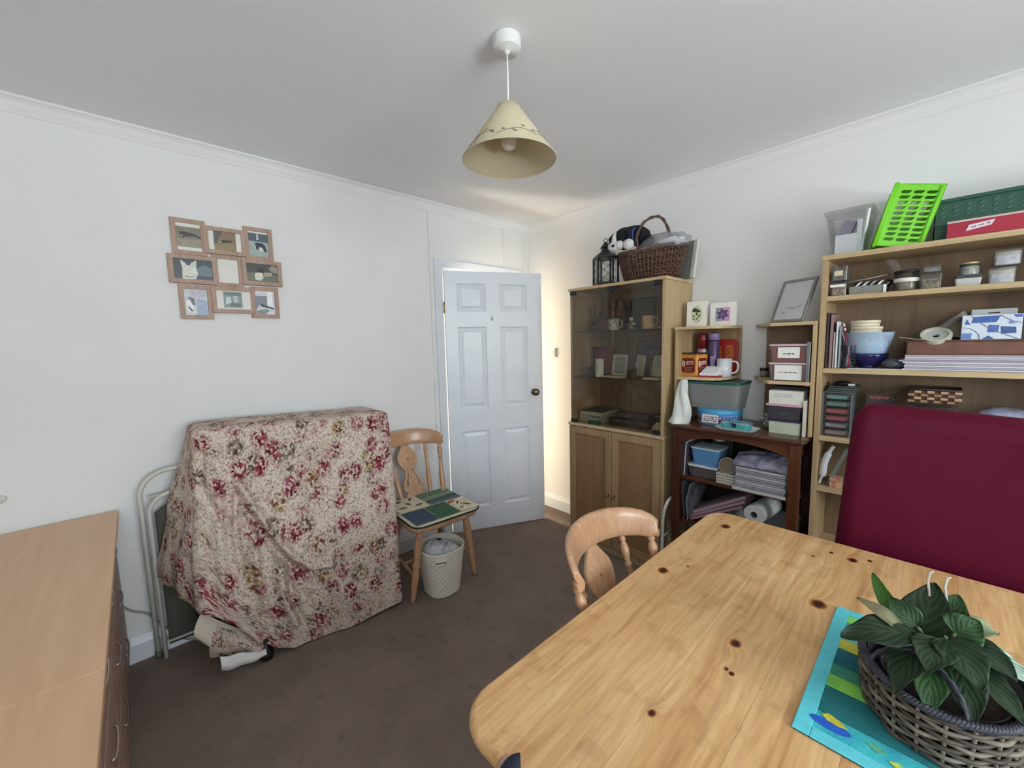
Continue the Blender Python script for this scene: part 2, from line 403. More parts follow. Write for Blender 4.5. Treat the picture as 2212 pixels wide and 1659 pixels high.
b = MB(); b.T = dT @ Matrix.Translation((0.018, 0.350, 1.62))
b.box(0, -0.008, -0.004, 0.003, 0.008, 0.032); b.tube([(0.003, 0, 0.012), (0.012, 0, -0.002), (0.022, 0, -0.004), (0.028, 0, 0.008)], 0.004, 8)
obj('coat_hook', b, OFFW, door)
for z in (0.25, 1.72):
    b = MB(); b.tube([(-2.494, 1.684, z-0.04), (-2.494, 1.684, z+0.04)], 0.006, 8); obj('hinge', b, BRASS, door)
# ------------------------------------------------------------ hall beyond the door
b = MB(); b.box(-5.0, 1.3, -0.08, XL-0.1, YB+0.1, 0.0); struct(obj('floor_hall', b, mat((190, 165, 130), 0.7)))
b = MB(); b.box(-5.0, YB, 0, XL-0.1, YB+0.1, H); struct(obj('wall_hall_back', b, HALLW))
b = MB(); b.box(-5.0, 1.2, 0, XL-0.1, 1.3, H); struct(obj('wall_hall_front', b, HALLW))
b = MB(); b.box(-5.1, 1.2, 0, -5.0, 2.0, H); b.box(-5.1, 2.5, 0, -5.0, YB+0.1, H); b.box(-5.1, 2.0, 2.2, -5.0, 2.5, H); b.box(-5.1, 2.0, 0, -5.0, 2.5, 0.8); struct(obj('wall_hall_end', b, HALLW, fixn=False))
b = MB(); b.box(-5.1, 1.2, H, XL-0.1, YB+0.1, H+0.08); struct(obj('ceiling_hall', b, CEIL))
# ------------------------------------------------------------ light switch
t = thing('light_switch', 'white double light switch on the sunlit back wall beside the door', 'light switch', (-2.258, YB, 1.32))
b = MB(); b.rloft(-2.315, -1.405, -2.202, -1.318, [(0, 0), (0.008, 0.0), (0.010, 0.002)], 0.006, 3); 
b2 = MB(); b2.T = Matrix(((1,0,0,0),(0,0,-1,YB),(0,-1,0,0),(0,0,0,1)))
b2.rloft(-2.315, -1.405, -2.202, -1.318, [(0, 0), (0.008, 0.0), (0.010, 0.002)], 0.006, 3); obj('plate', b2, WHITE, t)
for x in (-2.285, -2.250):
    b = MB(); b.box(x-0.009, YB-0.0145, 1.345, x+0.009, YB-0.0095, 1.378); obj('rocker', b, WHITE, t, bevel=0.001)
b = MB(); b.box(-2.222, YB-0.018, 1.325, -2.206, YB-0.0095, 1.398); obj('dimmer_plate', b, mat((150, 142, 118), 0.5), t, bevel=0.002)
# small round knob on the left wall above the desk
t = thing('wall_fixing', 'small round white fixing on the left wall above the desk top', 'wall fixing', (XL, -0.425, 0.872))
b = MB(); b.T = Matrix.Translation((XL, -0.425, 0.885)) @ Matrix.Rotation(pi/2, 4, 'Y'); b.lathe([(0.014, 0), (0.014, 0.012), (0.011, 0.016), (0.001, 0.018)], n=16); obj('fixing_cap', b, OFFW, t)

# ============================================================ PENDANT LAMP
t = thing('pendant_lamp', 'cream cone-shaded ceiling pendant with a leafy trail round the shade', 'lamp', (-1.036, 0.985, H))
lx, ly = -1.036, 0.985
b = MB(); b.lathe([(0.047, H-0.001), (0.047, H-0.004), (0.046, H-0.036), (0.044, H-0.040), (0.012, H-0.041), (0.009, H-0.046), (0.005, H-0.052)], (lx, ly, 0), 32)
obj('ceiling_rose', b, mat((225, 225, 225), 0.4), t)
b = MB(); b.tube([(lx, ly, H-0.05), (lx+0.001, ly, 2.33), (lx, ly, 2.240)], 0.003, 8); obj('cord', b, mat((240, 240, 240), 0.4), t)
def shade_mat():
    m, N, L, P = nt('cream_shade_fabric')
    P.inputs['Base Color'].default_value = C(226, 216, 188); P.inputs['Roughness'].default_value = 0.85
    v = coords(N, L, (1, 1, 1)); w = N.new('ShaderNodeTexNoise'); w.inputs['Scale'].default_value = 260
    L.new(v, w.inputs[0]); r = ramp(N, [(0.3, C(214, 203, 174)), (0.7, C(232, 223, 196))]); L.new(w.outputs[0], r.inputs[0]); L.new(r.outputs[0], P.inputs['Base Color'])
    tr = N.new('ShaderNodeBsdfTranslucent'); tr.inputs[0].default_value = C(226, 212, 170); mx = N.new('ShaderNodeMixShader'); mx.inputs[0].default_value = 0.3
    L.new(P.outputs[0], mx.inputs[1]); L.new(tr.outputs[0], mx.inputs[2]); L.new(mx.outputs[0], N['Material Output'].inputs[0])
    return m
SZ0, SZ1, SR0, SR1 = 2.066, 2.242, 0.156, 0.034
b = MB(); b.lathe([(SR0, SZ0), (SR1+0.012, SZ1-0.022), (SR1+0.003, SZ1-0.006), (SR1-0.014, SZ1), (0.02, SZ1+0.001), (0.02, SZ1-0.002), (SR1-0.016, SZ1-0.003), (SR0-0.003, SZ0), (SR0, SZ0)], (lx, ly, 0), 48, cap0=False, cap1=False)
shade = obj('shade', b, shade_mat(), t)
b = MB(); b.tube([(lx+SR0*cos(2*pi*k/48), ly+SR0*sin(2*pi*k/48), SZ0) for k in range(48)], 0.0022, 6, closed=True); obj('rim', b, mat((196, 188, 160), 0.7), shade)
b = MB()
def shp(a, z, off=0.0012):
    f = (z - SZ0) / (SZ1 - 0.022 - SZ0); r = lerp(SR0, SR1+0.012, f) + off; return (lx + r*cos(a), ly + r*sin(a), z)
for k in range(6):
    a0 = k*2*pi/6
    b.tube([shp(a0 + u*pi/3.2, SZ0 + 0.034 + 0.010*sin(u*5 + k)) for u in [i/8 for i in range(9)]], 0.0009, 4)
    for u in (0.15, 0.4, 0.65, 0.9):
        a = a0 + u*pi/3; z = SZ0+0.034+0.012*sin(u*5+k) + random.choice((-0.010, 0.011)); d = random.uniform(0.05, 0.09); dz = random.uniform(-0.006, 0.006)
        b.add([shp(a-d, z-dz), shp(a, z-0.004), shp(a+d, z+dz), shp(a, z+0.004)], [(0, 1, 2, 3)])
obj('leaf_trail', b, mat((120, 112, 88), 0.8), shade, label='brown printed leafy trail', fixn=False)
b = MB()
for k in range(14):
    a = k*2*pi/14 + random.uniform(-.1, .1); z = SZ0 + random.uniform(0.012, 0.030); d = 0.03
    r = lambda zz: lerp(SR0-0.003, SR1+0.009, (zz-SZ0)/(SZ1-0.022-SZ0)) - 0.0012
    P = lambda aa, zz: (lx + r(zz)*cos(aa), ly + r(zz)*sin(aa), zz)
    b.add([P(a-d, z-0.003), P(a, z-0.0022), P(a+d, z+0.003), P(a, z+0.0022)], [(0, 1, 2, 3)])
obj('inner_leaf_print', b, mat((246, 240, 214), 0.8), shade, label='pale leaf cut-outs seen inside', fixn=False)
b = MB(); b.lathe([(0.016, 2.238), (0.017, 2.20), (0.015, 2.185)], (lx, ly, 0), 16); obj('lamp_holder', b, OFFW, t)
b = MB(); b.lathe([(0.012, 2.188), (0.014, 2.170), (0.024, 2.148), (0.028, 2.130), (0.025, 2.112), (0.015, 2.102), (0.001, 2.099)], (lx, ly, 0), 24)
obj('bulb', b, mat((232, 226, 220), 0.15), t)

# ============================================================ COLLAGE PHOTO FRAME
FR = wood('pale_frame_wood', (158, 132, 118), (178, 150, 134), (192, 166, 150), 'z', 90, 0.6, 0.1, 0.02)
t = thing('collage_frame', 'pale wood collage of nine joined dog photo frames on the left wall', 'picture frame', (XL, 0.40, 1.61))
def px_frame(yc, zc, w, h, dep, bands, pic, side=False, bw=0.020):
    """yc,zc centre on the left wall; picture fills the opening except for paper bands"""
    M = face_M((XL, yc, zc), (1, 0, 0)); b = MB(); b.T = M
    b.shape(rect(w, h), [rect(w-2*bw, h-2*bw)], 0.0, dep); f = obj('frame', b, FR, t, bevel=0.0015)
    iw, ih = w-2*bw, h-2*bw
    b = MB(); b.T = M; b.shape(rect(iw, ih), [], 0.001, dep-0.008); obj('photo_mount', b, PAPER, f)
    x0, x1, y0, y1 = -iw/2, iw/2, -ih/2, ih/2
    if bands == 'tb': y0 += ih*0.13; y1 -= ih*0.13
    elif bands == 'lr': x0 += iw*0.16; x1 -= iw*0.16
    elif bands == 't': y1 -= ih*0.07
    elif bands == 'in': x0 += iw*0.2; x1 -= iw*0.26; y0 += ih*0.08; y1 -= ih*0.05
    if pic is None: return
    b = MB(); b.T = M; z = dep-0.0075
    mats = []
    def poly(pts, col):
        nonlocal z
        mm = mat(col, 0.35, 0.10, 60)
        if mm not in mats: mats.append(mm)
        b.cur = mats.index(mm); b.add([(lerp(x0, x1, u), lerp(y0, y1, v), z) for u, v in pts], [tuple(range(len(pts)))]); z += 0.00025
    pic(poly); obj('photo', b, mats, f, fixn=False)
FULL = [(0,0),(1,0),(1,1),(0,1)]
def p1(p):
    p(FULL, (138, 132, 118)); p([(0,0),(1,0),(1,.45),(0,.38)], (158, 153, 132)); p([(.12,.72),(.35,.76),(.8,.68),(.98,.55),(.98,.42),(.8,.54),(.5,.55),(.28,.45),(.2,.38),(.3,.58),(.12,.62)], (70, 66, 70))
def p2(p):
    p(FULL, (140, 120, 98)); p([(0,1),(.4,1),(.12,.35),(0,.3)], (96, 98, 92)); p([(0,0),(1,0),(1,.42),(0,.3)], (150, 136, 100)); p([(.28,.5),(.4,.56),(.8,.58),(.86,.5),(.6,.46),(.38,.42)], (62, 60, 50)); p([(.24,.40),(.32,.42),(.3,.5),(.22,.48)], (190, 170, 90))
def p3(p):
    p(FULL, (168, 186, 178)); p([(0,1),(1,1),(1,.64),(0,.66)], (86, 102, 116)); p([(.42,.98),(.5,.98),(.52,.72),(.4,.72)], (206, 208, 216)); p([(.3,.52),(.4,.6),(.72,.6),(.86,.46),(.9,.24),(.78,.22),(.7,.4),(.5,.42),(.46,.3),(.36,.3),(.36,.44)], (58, 62, 70)); p([(.56,.42),(.66,.4),(.7,.24),(.52,.26)], (222, 230, 226))
def p4(p):
    p(FULL, (62, 70, 84)); p([(.6,.55),(.8,.8),(1,.6),(1,.2),(.6,.2)], (100, 120, 132)); p([(0,0),(1,0),(1,.14),(0,.2)], (70, 72, 92))
    p([(.2,0),(.22,.55),(.18,.95),(.3,.82),(.46,.82),(.6,.98),(.58,.6),(.62,.3),(.54,0)], (212, 214, 204)); p([(.3,.82),(.46,.82),(.42,.68),(.33,.7)], (78, 78, 84)); p([(.26,.2),(.4,.12),(.56,.22),(.52,.16),(.4,.06),(.28,.12)], (150, 148, 140))
def p6(p):
    p(FULL, (72, 74, 70)); p([(0,.5),(.5,.6),(1,.4),(1,.0),(0,0)], (110, 112, 98)); p([(.7,.8),(.85,1),(1,.9),(1,.5),(.8,.6)], (150, 146, 130)); p([(.26,.1),(.24,.38),(.34,.55),(.5,.5),(.52,.2),(.42,.05)], (220, 218, 206)); p([(.3,.5),(.36,.78),(.54,.76),(.56,.55),(.46,.52)], (40, 40, 40)); p([(.52,.3),(.8,.36),(.82,.56),(.56,.54)], (170, 168, 146))
def p7(p):  # lower-row prints: pale patches and strips include painted window reflections on the glass
    p(FULL, (196, 200, 208)); p([(.5,0),(1,0),(1,.55),(.52,.62)], (150, 166, 196)); p([(.08,.55),(.2,.7),(.42,.66),(.44,.36),(.3,.4),(.2,.62)], (92, 92, 108)); p([(.06,.5),(.2,.62),(.34,.36),(.3,.1),(.1,.1)], (236, 236, 240)); p([(.3,.7),(.9,.72),(.9,.98),(.3,.98)], (184, 180, 196))
    p([(.12,.30),(.26,.12),(.32,.16),(.18,.34)], (70, 70, 84))
def p8(p):
    p(FULL, (124, 142, 140)); p([(.1,.2),(.4,.3),(.4,.7),(.12,.66)], (190, 204, 206)); p([(.55,.3),(.8,.4),(.74,.8),(.5,.7)], (180, 192, 190)); p([(.3,.1),(.9,.06),(.9,.26),(.4,.3)], (88, 100, 100)); p([(.05,.8),(.95,.75),(.95,.95),(.05,.95)], (96, 112, 108))
def p9(p):
    p(FULL, (212, 214, 222)); p([(0,.14),(.5,.26),(.7,.2),(.5,0),(.1,.02)], (130, 140, 146)); p([(.0,.85),(.6,.85),(.6,.42),(.2,.45),(0,.2)], (128, 132, 150)); p([(.2,.5),(.95,.3),(.95,.24),(.3,.36)], (50, 52, 58)); p([(.62,.4),(.9,.4),(.88,1),(.66,1)], (240, 242, 248))
# y/z centres and sizes on the wall, read off the photograph
px_frame(0.250, 1.996, 0.134, 0.168, 0.018, 'tb', p1)
px_frame(0.393, 1.995, 0.176, 0.132, 0.026, 'lr', p2)
px_frame(0.541, 2.004, 0.130, 0.168, 0.018, 't', p3)
px_frame(0.254, 1.843, 0.188, 0.134, 0.026, '', p4)
px_frame(0.396, 1.850, 0.126, 0.158, 0.016, '', None)
px_frame(0.546, 1.854, 0.184, 0.131, 0.026, '', p6)
px_frame(0.254, 1.688, 0.130, 0.164, 0.018, '', p7)
px_frame(0.408, 1.705, 0.187, 0.132, 0.026, 'in', p8)
px_frame(0.549, 1.699, 0.130, 0.164, 0.018, 't', p9)
# ============================================================ FOLDING BED UNDER A FLORAL COVER
def floral():
    m, N, L, P = nt('floral_cotton')
    v = coords(N, L, uv=True)
    nz = N.new('ShaderNodeTexNoise'); nz.inputs['Scale'].default_value = 26; nz.inputs['Detail'].default_value = 3; L.new(v, nz.inputs['Vector'])
    wv = N.new('ShaderNodeMixRGB'); wv.blend_type = 'ADD'; wv.inputs[0].default_value = 0.012; L.new(v, wv.inputs[1]); L.new(nz.outputs['Color'], wv.inputs[2])
    def vor(sc, rnd=1.0, feat='F1'):
        q = N.new('ShaderNodeTexVoronoi'); q.inputs['Scale'].default_value = sc; q.inputs['Randomness'].default_value = rnd; q.feature = feat; L.new(wv.outputs[0], q.inputs['Vector']); return q
    A = vor(12); B = vor(95); Cc = vor(125); D = vor(180)
    def red(c):
        s = N.new('ShaderNodeSeparateColor'); L.new(c.outputs['Color'], s.inputs[0]); return s
    a = red(A); bb = red(B); c = red(Cc); d = red(D)
    flow = ramp(N, [(0, C(190, 100, 122)), (0.17, C(210, 200, 158)), (0.36, C(220, 228, 220)), (0.52, C(216, 176, 182)), (0.70, C(168, 176, 156)), (0.82, C(184, 104, 126))], 'CONSTANT'); L.new(a.outputs[0], flow.inputs[0])
    pet = ramp(N, [(0, C(255, 255, 255)), (0.42, C(225, 205, 205)), (0.66, C(160, 138, 130))]); L.new(B.outputs['Distance'], pet.inputs[0])
    dk = ramp(N, [(0, C(255, 255, 255)), (0.3, C(186, 130, 146)), (0.5, C(255, 236, 236)), (0.72, C(205, 160, 170)), (0.86, C(150, 118, 120))], 'CONSTANT'); L.new(bb.outputs[1], dk.inputs[0])
    m1 = N.new('ShaderNodeMixRGB'); m1.blend_type = 'MULTIPLY'; m1.inputs[0].default_value = 0.7; L.new(flow.outputs[0], m1.inputs[1]); L.new(pet.outputs[0], m1.inputs[2])
    m1b = N.new('ShaderNodeMixRGB'); m1b.blend_type = 'MULTIPLY'; m1b.inputs[0].default_value = 1; L.new(m1.outputs[0], m1b.inputs[1]); L.new(dk.outputs[0], m1b.inputs[2])
    sp = ramp(N, [(0, C(232, 220, 208)), (0.30, C(224, 190, 186)), (0.42, C(238, 228, 216)), (0.56, C(138, 138, 118)), (0.66, C(226, 214, 196)), (0.78, C(116, 92, 90)), (0.86, C(234, 224, 212)), (0.95, C(176, 92, 108))], 'CONSTANT'); L.new(c.outputs[0], sp.inputs[0])
    sp2 = ramp(N, [(0, C(240, 230, 220)), (0.5, C(206, 192, 172)), (0.66, C(240, 232, 222)), (0.86, C(112, 104, 92)), (0.92, C(214, 150, 156))], 'CONSTANT'); L.new(d.outputs[0], sp2.inputs[0])
    ms = N.new('ShaderNodeMixRGB'); ms.inputs[0].default_value = 0.5; L.new(sp.outputs[0], ms.inputs[1]); L.new(sp2.outputs[0], ms.inputs[2])
    mask = ramp(N, [(0.40, (1, 1, 1, 1)), (0.66, (0, 0, 0, 1))]); L.new(A.outputs['Distance'], mask.inputs[0])
    brk = ramp(N, [(0, (1, 1, 1, 1)), (0.55, (0.15, 0.15, 0.15, 1))], 'CONSTANT'); L.new(bb.outputs[0], brk.inputs[0])
    mm = N.new('ShaderNodeMath'); mm.operation = 'MULTIPLY'; L.new(mask.outputs[0], mm.inputs[0]); L.new(brk.outputs[0], mm.inputs[1])
    m2 = N.new('ShaderNodeMixRGB'); L.new(mm.outputs[0], m2.inputs[0]); L.new(ms.outputs[0], m2.inputs[1]); L.new(m1b.outputs[0], m2.inputs[2])
    tn = N.new('ShaderNodeMixRGB'); tn.blend_type = 'MULTIPLY'; tn.inputs[0].default_value = 1; tn.inputs[2].default_value = C(234, 230, 226); L.new(m2.outputs[0], tn.inputs[1]); L.new(tn.outputs[0], P.inputs['Base Color']); P.inputs['Roughness'].default_value = 0.95; P.inputs['Specular IOR Level'].default_value = 0.15
    return m
FLORAL = floral()
t = thing('folding_bed', 'folded-up bed hidden under the floral cover, black castor showing below', 'folding bed', (-2.28, 0.6, 0))
b = MB(); b.rloft(-2.405, 0.20, -2.24, 1.00, [(0.14, 0.01), (0.16, 0), (1.03, 0), (1.06, 0.02)], 0.05, 4); obj('mattress', b, mat((190, 186, 180), 0.9), t)
b = MB()
for y in (0.24, 0.96): b.tube([(-2.20, y, 0.10), (-2.20, y, 0.95)], 0.012, 8)
b.tube([(-2.20, 0.24, 0.10), (-2.20, 0.96, 0.10)], 0.012, 8); b.tube([(-2.39, 0.339, 0.10), (-2.075, 0.339, 0.10)], 0.012, 8); b.tube([(-2.39, 0.90, 0.10), (-2.10, 0.90, 0.10)], 0.012, 8)
obj('bed_frame', b, DARK, t)
for x, y in ((-2.098, 0.339), (-2.12, 0.90), (-2.38, 0.339), (-2.38, 0.90)):
    b = MB(); b.lathe([(0.010, 0.0), (0.028, 0.004), (0.030, 0.028), (0.020, 0.046), (0.012, 0.095)], (x, y, 0), 18); obj('castor', b, BLACK, t)

HEM = [(0.0, 0.42), (0.12, 0.40), (0.22, 0.36), (0.28, 0.31), (0.30, 0.23), (0.33, 0.11), (0.37, 0.045), (0.42, 0.015), (0.48, 0.008), (0.62, 0.008), (0.75, 0.018), (0.84, 0.025), (1.0, 0.05)]
RIDGE = [([(0.30, 0.86), (0.34, 0.74), (0.40, 0.60), (0.47, 0.47), (0.55, 0.385), (0.64, 0.37)], 0.032, 0.018),
         ([(0.33, 0.70), (0.38, 0.58), (0.45, 0.44), (0.52, 0.35), (0.60, 0.335)], -0.030, 0.018),
         ([(0.55, 0.42), (0.60, 0.40), (0.66, 0.385)], -0.014, 0.010),
         ([(0.29, 0.80), (0.27, 0.62), (0.28, 0.44)], -0.024, 0.014), ([(0.22, 0.85), (0.21, 0.60), (0.20, 0.40)], 0.020, 0.022),
         ([(0.33, 0.62), (0.33, 0.44), (0.35, 0.26)], 0.026, 0.018), ([(0.42, 0.42), (0.42, 0.28), (0.46, 0.14)], 0.026, 0.020),
         ([(0.47, 0.40), (0.46, 0.25), (0.50, 0.12)], -0.024, 0.015), ([(0.18, 1.0), (0.17, 0.84), (0.22, 0.74)], -0.020, 0.016),
         ([(0.62, 0.33), (0.66, 0.20), (0.74, 0.10)], 0.010, 0.03)]
def segd(p, a, b):
    ax, ay = a; bx, by = b; dx, dy = bx-ax, by-ay; t = max(0, min(1, ((p[0]-ax)*dx+(p[1]-ay)*dy)/(dx*dx+dy*dy+1e-9)))
    return math.hypot(p[0]-ax-dx*t, p[1]-ay-dy*t)
def cover():
    b = MB(); b.uv = {}; NU, NV = 230, 130; vs = []
    for j in range(NV+1):
        v = j/NV
        for i in range(NU+1):
            u = i/NU
            # perimeter split: 0-.27 left side, .27-.86 front, .86-1 right side
            hem = interp(HEM, u)
            if v < 0.16:
                k = v/0.16; inset = 0.17*(1-k)**1.3; drop = 0.020*max(0, (k-0.6)/0.4)**2; fz = 0
            else:
                k = 1; inset = 0; drop = 0.020; fz = (v-0.16)/0.84
            yy = max(0, min(1, (u-0.27)/0.59))
            ztop = lerp(1.115, 1.088, yy) - 0.006*sin(yy*pi) - drop
            z = ztop + (hem-ztop)*fz; s = max(0, (ztop-z)/1.05)
            xf = lerp(-2.185, -2.115, yy) + lerp(0.10, 0.13, yy)*s**1.1 + 0.015*sin(pi*min(1, s*1.2))
            yl = interp([(0.0, 0.26), (0.22, 0.17), (0.34, 0.118), (0.60, 0.104), (0.95, 0.145), (1.1, 0.160)], z); yr = 1.035 - 0.03*s
            xf -= inset; yl2 = yl + inset; yr2 = yr - inset; xb = -2.414
            R = 0.045
            if u < 0.25: p = (lerp(xb, xf-R, u/0.25), yl2 - (1-u/0.25)**0.8*0.115*min(1, s/0.6)**1.1); n = (0, -1)
            elif u < 0.29: a = (u-0.25)/0.04*pi/2; p = (xf-R+R*sin(a), yl2+R-R*cos(a)); n = (sin(a), -cos(a))
            elif u < 0.84: p = (xf, lerp(yl2+R, yr2-R, (u-0.29)/0.55)); n = (1, 0)
            elif u < 0.88: a = (u-0.84)/0.04*pi/2; p = (xf-R+R*cos(a), yr2-R+R*sin(a)); n = (cos(a), sin(a))
            else: p = (lerp(xf-R, xb, (u-0.88)/0.12), yr2); n = (0, 1)
            d = 0
            if fz > 0:
                if n[0] > 0.3:
                    q = (p[1], z)
                    for path, amp, w in RIDGE:
                        dd = min(segd(q, path[k2], path[k2+1]) for k2 in range(len(path)-1)); d += 1.35*amp*exp(-(dd/w)**2)
                lf = max(0, 1 - p[1]/0.75) if n[0] > 0.3 else 1
                ph = p[1]*38 + p[0]*38
                d += 0.008*lf*s*sin(ph + 2*sin(z*4)) + 0.022*(1-0.6*yy)*(noise.noise(Vector((p[0]*5, p[1]*5, z*4)))) * min(1, s*3)
                d += 0.004*noise.noise(Vector((p[1]*16, p[0]*16, z*9)))
                d += 0.018*max(0, s-0.75)*sin(p[1]*17+1)
            vs.append((p[0]+n[0]*d, p[1]+n[1]*d, z + (0.003*noise.noise(Vector((p[0]*9, p[1]*9, 3))) if fz == 0 else 0)))
            uu = u*1.75; b.uv[len(vs)-1] = (uu, v*1.15 if v >= 0.16 else 0.184 - (0.16-v)*1.15)
    b.add(vs, [(j*(NU+1)+i, j*(NU+1)+i+1, (j+1)*(NU+1)+i+1, (j+1)*(NU+1)+i) for j in range(NV) for i in range(NU)], True)
    top = [vs[i] for i in range(NU+1)]; n0 = len(b.v)      # close the top
    b.add(top, [tuple(range(len(top)))])
    for i in range(len(top)): b.uv[n0+i] = (top[i][1]*1.0+0.4, top[i][0]*1.0)
    return b
t = thing('floral_cover', 'pink and cream floral cloth draped over the folded bed', 'cover', (-2.28, 0.55, 0.02))
obj('cloth', cover(), FLORAL, t, fixn=False)
def flap():
    b = MB(); b.uv = {}; vs = []
    for j in range(25):
        for i in range(41):
            u, v = i/40, j/24; y = lerp(0.135, 0.33, u)
            zt = lerp(0.26, 0.06, u**0.8) + 0.03; zb = 0.035 + 0.06*(1-u)**2
            if u > 0.55: zb = 0.028 + 0.01*sin(u*9)
            z = lerp(zt, zb, v); x = -2.115 + 0.03*sin(v*pi) + 0.018*sin(u*8+v*2) - 0.05*(1-u)**2
            vs.append((x, y, z)); b.uv[len(vs)-1] = (u*0.3+2.2, v*0.3+0.3)
    b.add(vs, [(j*41+i, j*41+i+1, (j+1)*41+i+1, (j+1)*41+i) for j in range(24) for i in range(40)], True); return b
obj('cloth_end', flap(), FLORAL, t, fixn=False, label='loose end of the cover folded under')
b = MB(); b.grid(lambda u, v: (-2.145 + 0.022*sin(v*pi) + 0.01*sin(u*7), lerp(0.125-0.035*sin(v*pi), 0.34, u), lerp(0.26*(1-u)+0.06, 0.035 + 0.14*(1-u)**3, v)), 24, 12); obj('lining', b, mat((206, 194, 180), 0.9), t, fixn=False, label='plain cream lining at the lower corner')
b = MB(); b.grid(lambda u, v: (-2.075 + 0.018*sin(v*pi) + 0.006*sin(u*11), lerp(0.165, 0.335, u), lerp(lerp(0.125, 0.060, u), 0.030 + 0.03*(1-u)**3, v)), 24, 10); obj('seam_allowance', b, mat((226, 224, 220), 0.9, 0.04, 30), t, fixn=False, label='white reverse side of the cloth turned out at the hem')

# ============================================================ FOLDED GARDEN CHAIR behind the bed
t = thing('folding_chair', 'white tubular folding chair with dark cloth folded flat behind the bed', 'folding chair', (-2.45, 0.15, 0))
WT = mat((205, 204, 196), 0.45)
def hoop(x0, x1, y0, y1, z0, z1, r, rad):
    pts = [(x0, y0, z0)]; n = 8
    for k in range(n+1):
        a = pi - k/n*pi/2; f = (z1-r-z0)/(z1-z0); pts.append((lerp(x0, x1, f+(1-f)*sin(a)), y0+r+r*cos(a), z1-r+r*sin(a)))
    for k in range(n+1):
        a = pi/2 - k/n*pi/2; pts.append((lerp(x0, x1, 1-(1-sin(a))*r/(z1-z0)), y1-r+r*cos(a), z1-r+r*sin(a)))
    pts.append((x0, y1, z0)); b = MB(); b.tube(pts, rad, 10); return b
obj('outer_frame', hoop(-2.470, -2.445, -0.030, 0.48, 0.012, 0.905, 0.11, 0.010), WT, t)
obj('inner_frame', hoop(-2.425, -2.430, -0.005, 0.45, 0.012, 0.800, 0.09, 0.009), WT, t)
b = MB(); b.grid(lambda u, v: (-2.447, lerp(0.012, 0.44, u), lerp(0.06, 0.76 - 0.05*(1-min(1, u*4))**2, v)), 12, 12); obj('fabric_panel', b, mat((84, 84, 74), 0.9, 0.06, 300, bump=0.3, bs=500), t, solid=0.004, fixn=False)
b = MB(); b.tube([(-2.450, 0.0, 0.075), (-2.450, 0.46, 0.075)], 0.008, 8); b.tube([(-2.450, 0.0, 0.79), (-2.450, 0.44, 0.79)], 0.006, 8); obj('cross_bar', b, WT, t)
for y in (-0.030, 0.48):
    b = MB(); b.tube([(-2.470, y, 0.0), (-2.470, y, 0.035)], 0.0135, 10); obj('foot_cap', b, mat((90, 90, 88), 0.6), t)

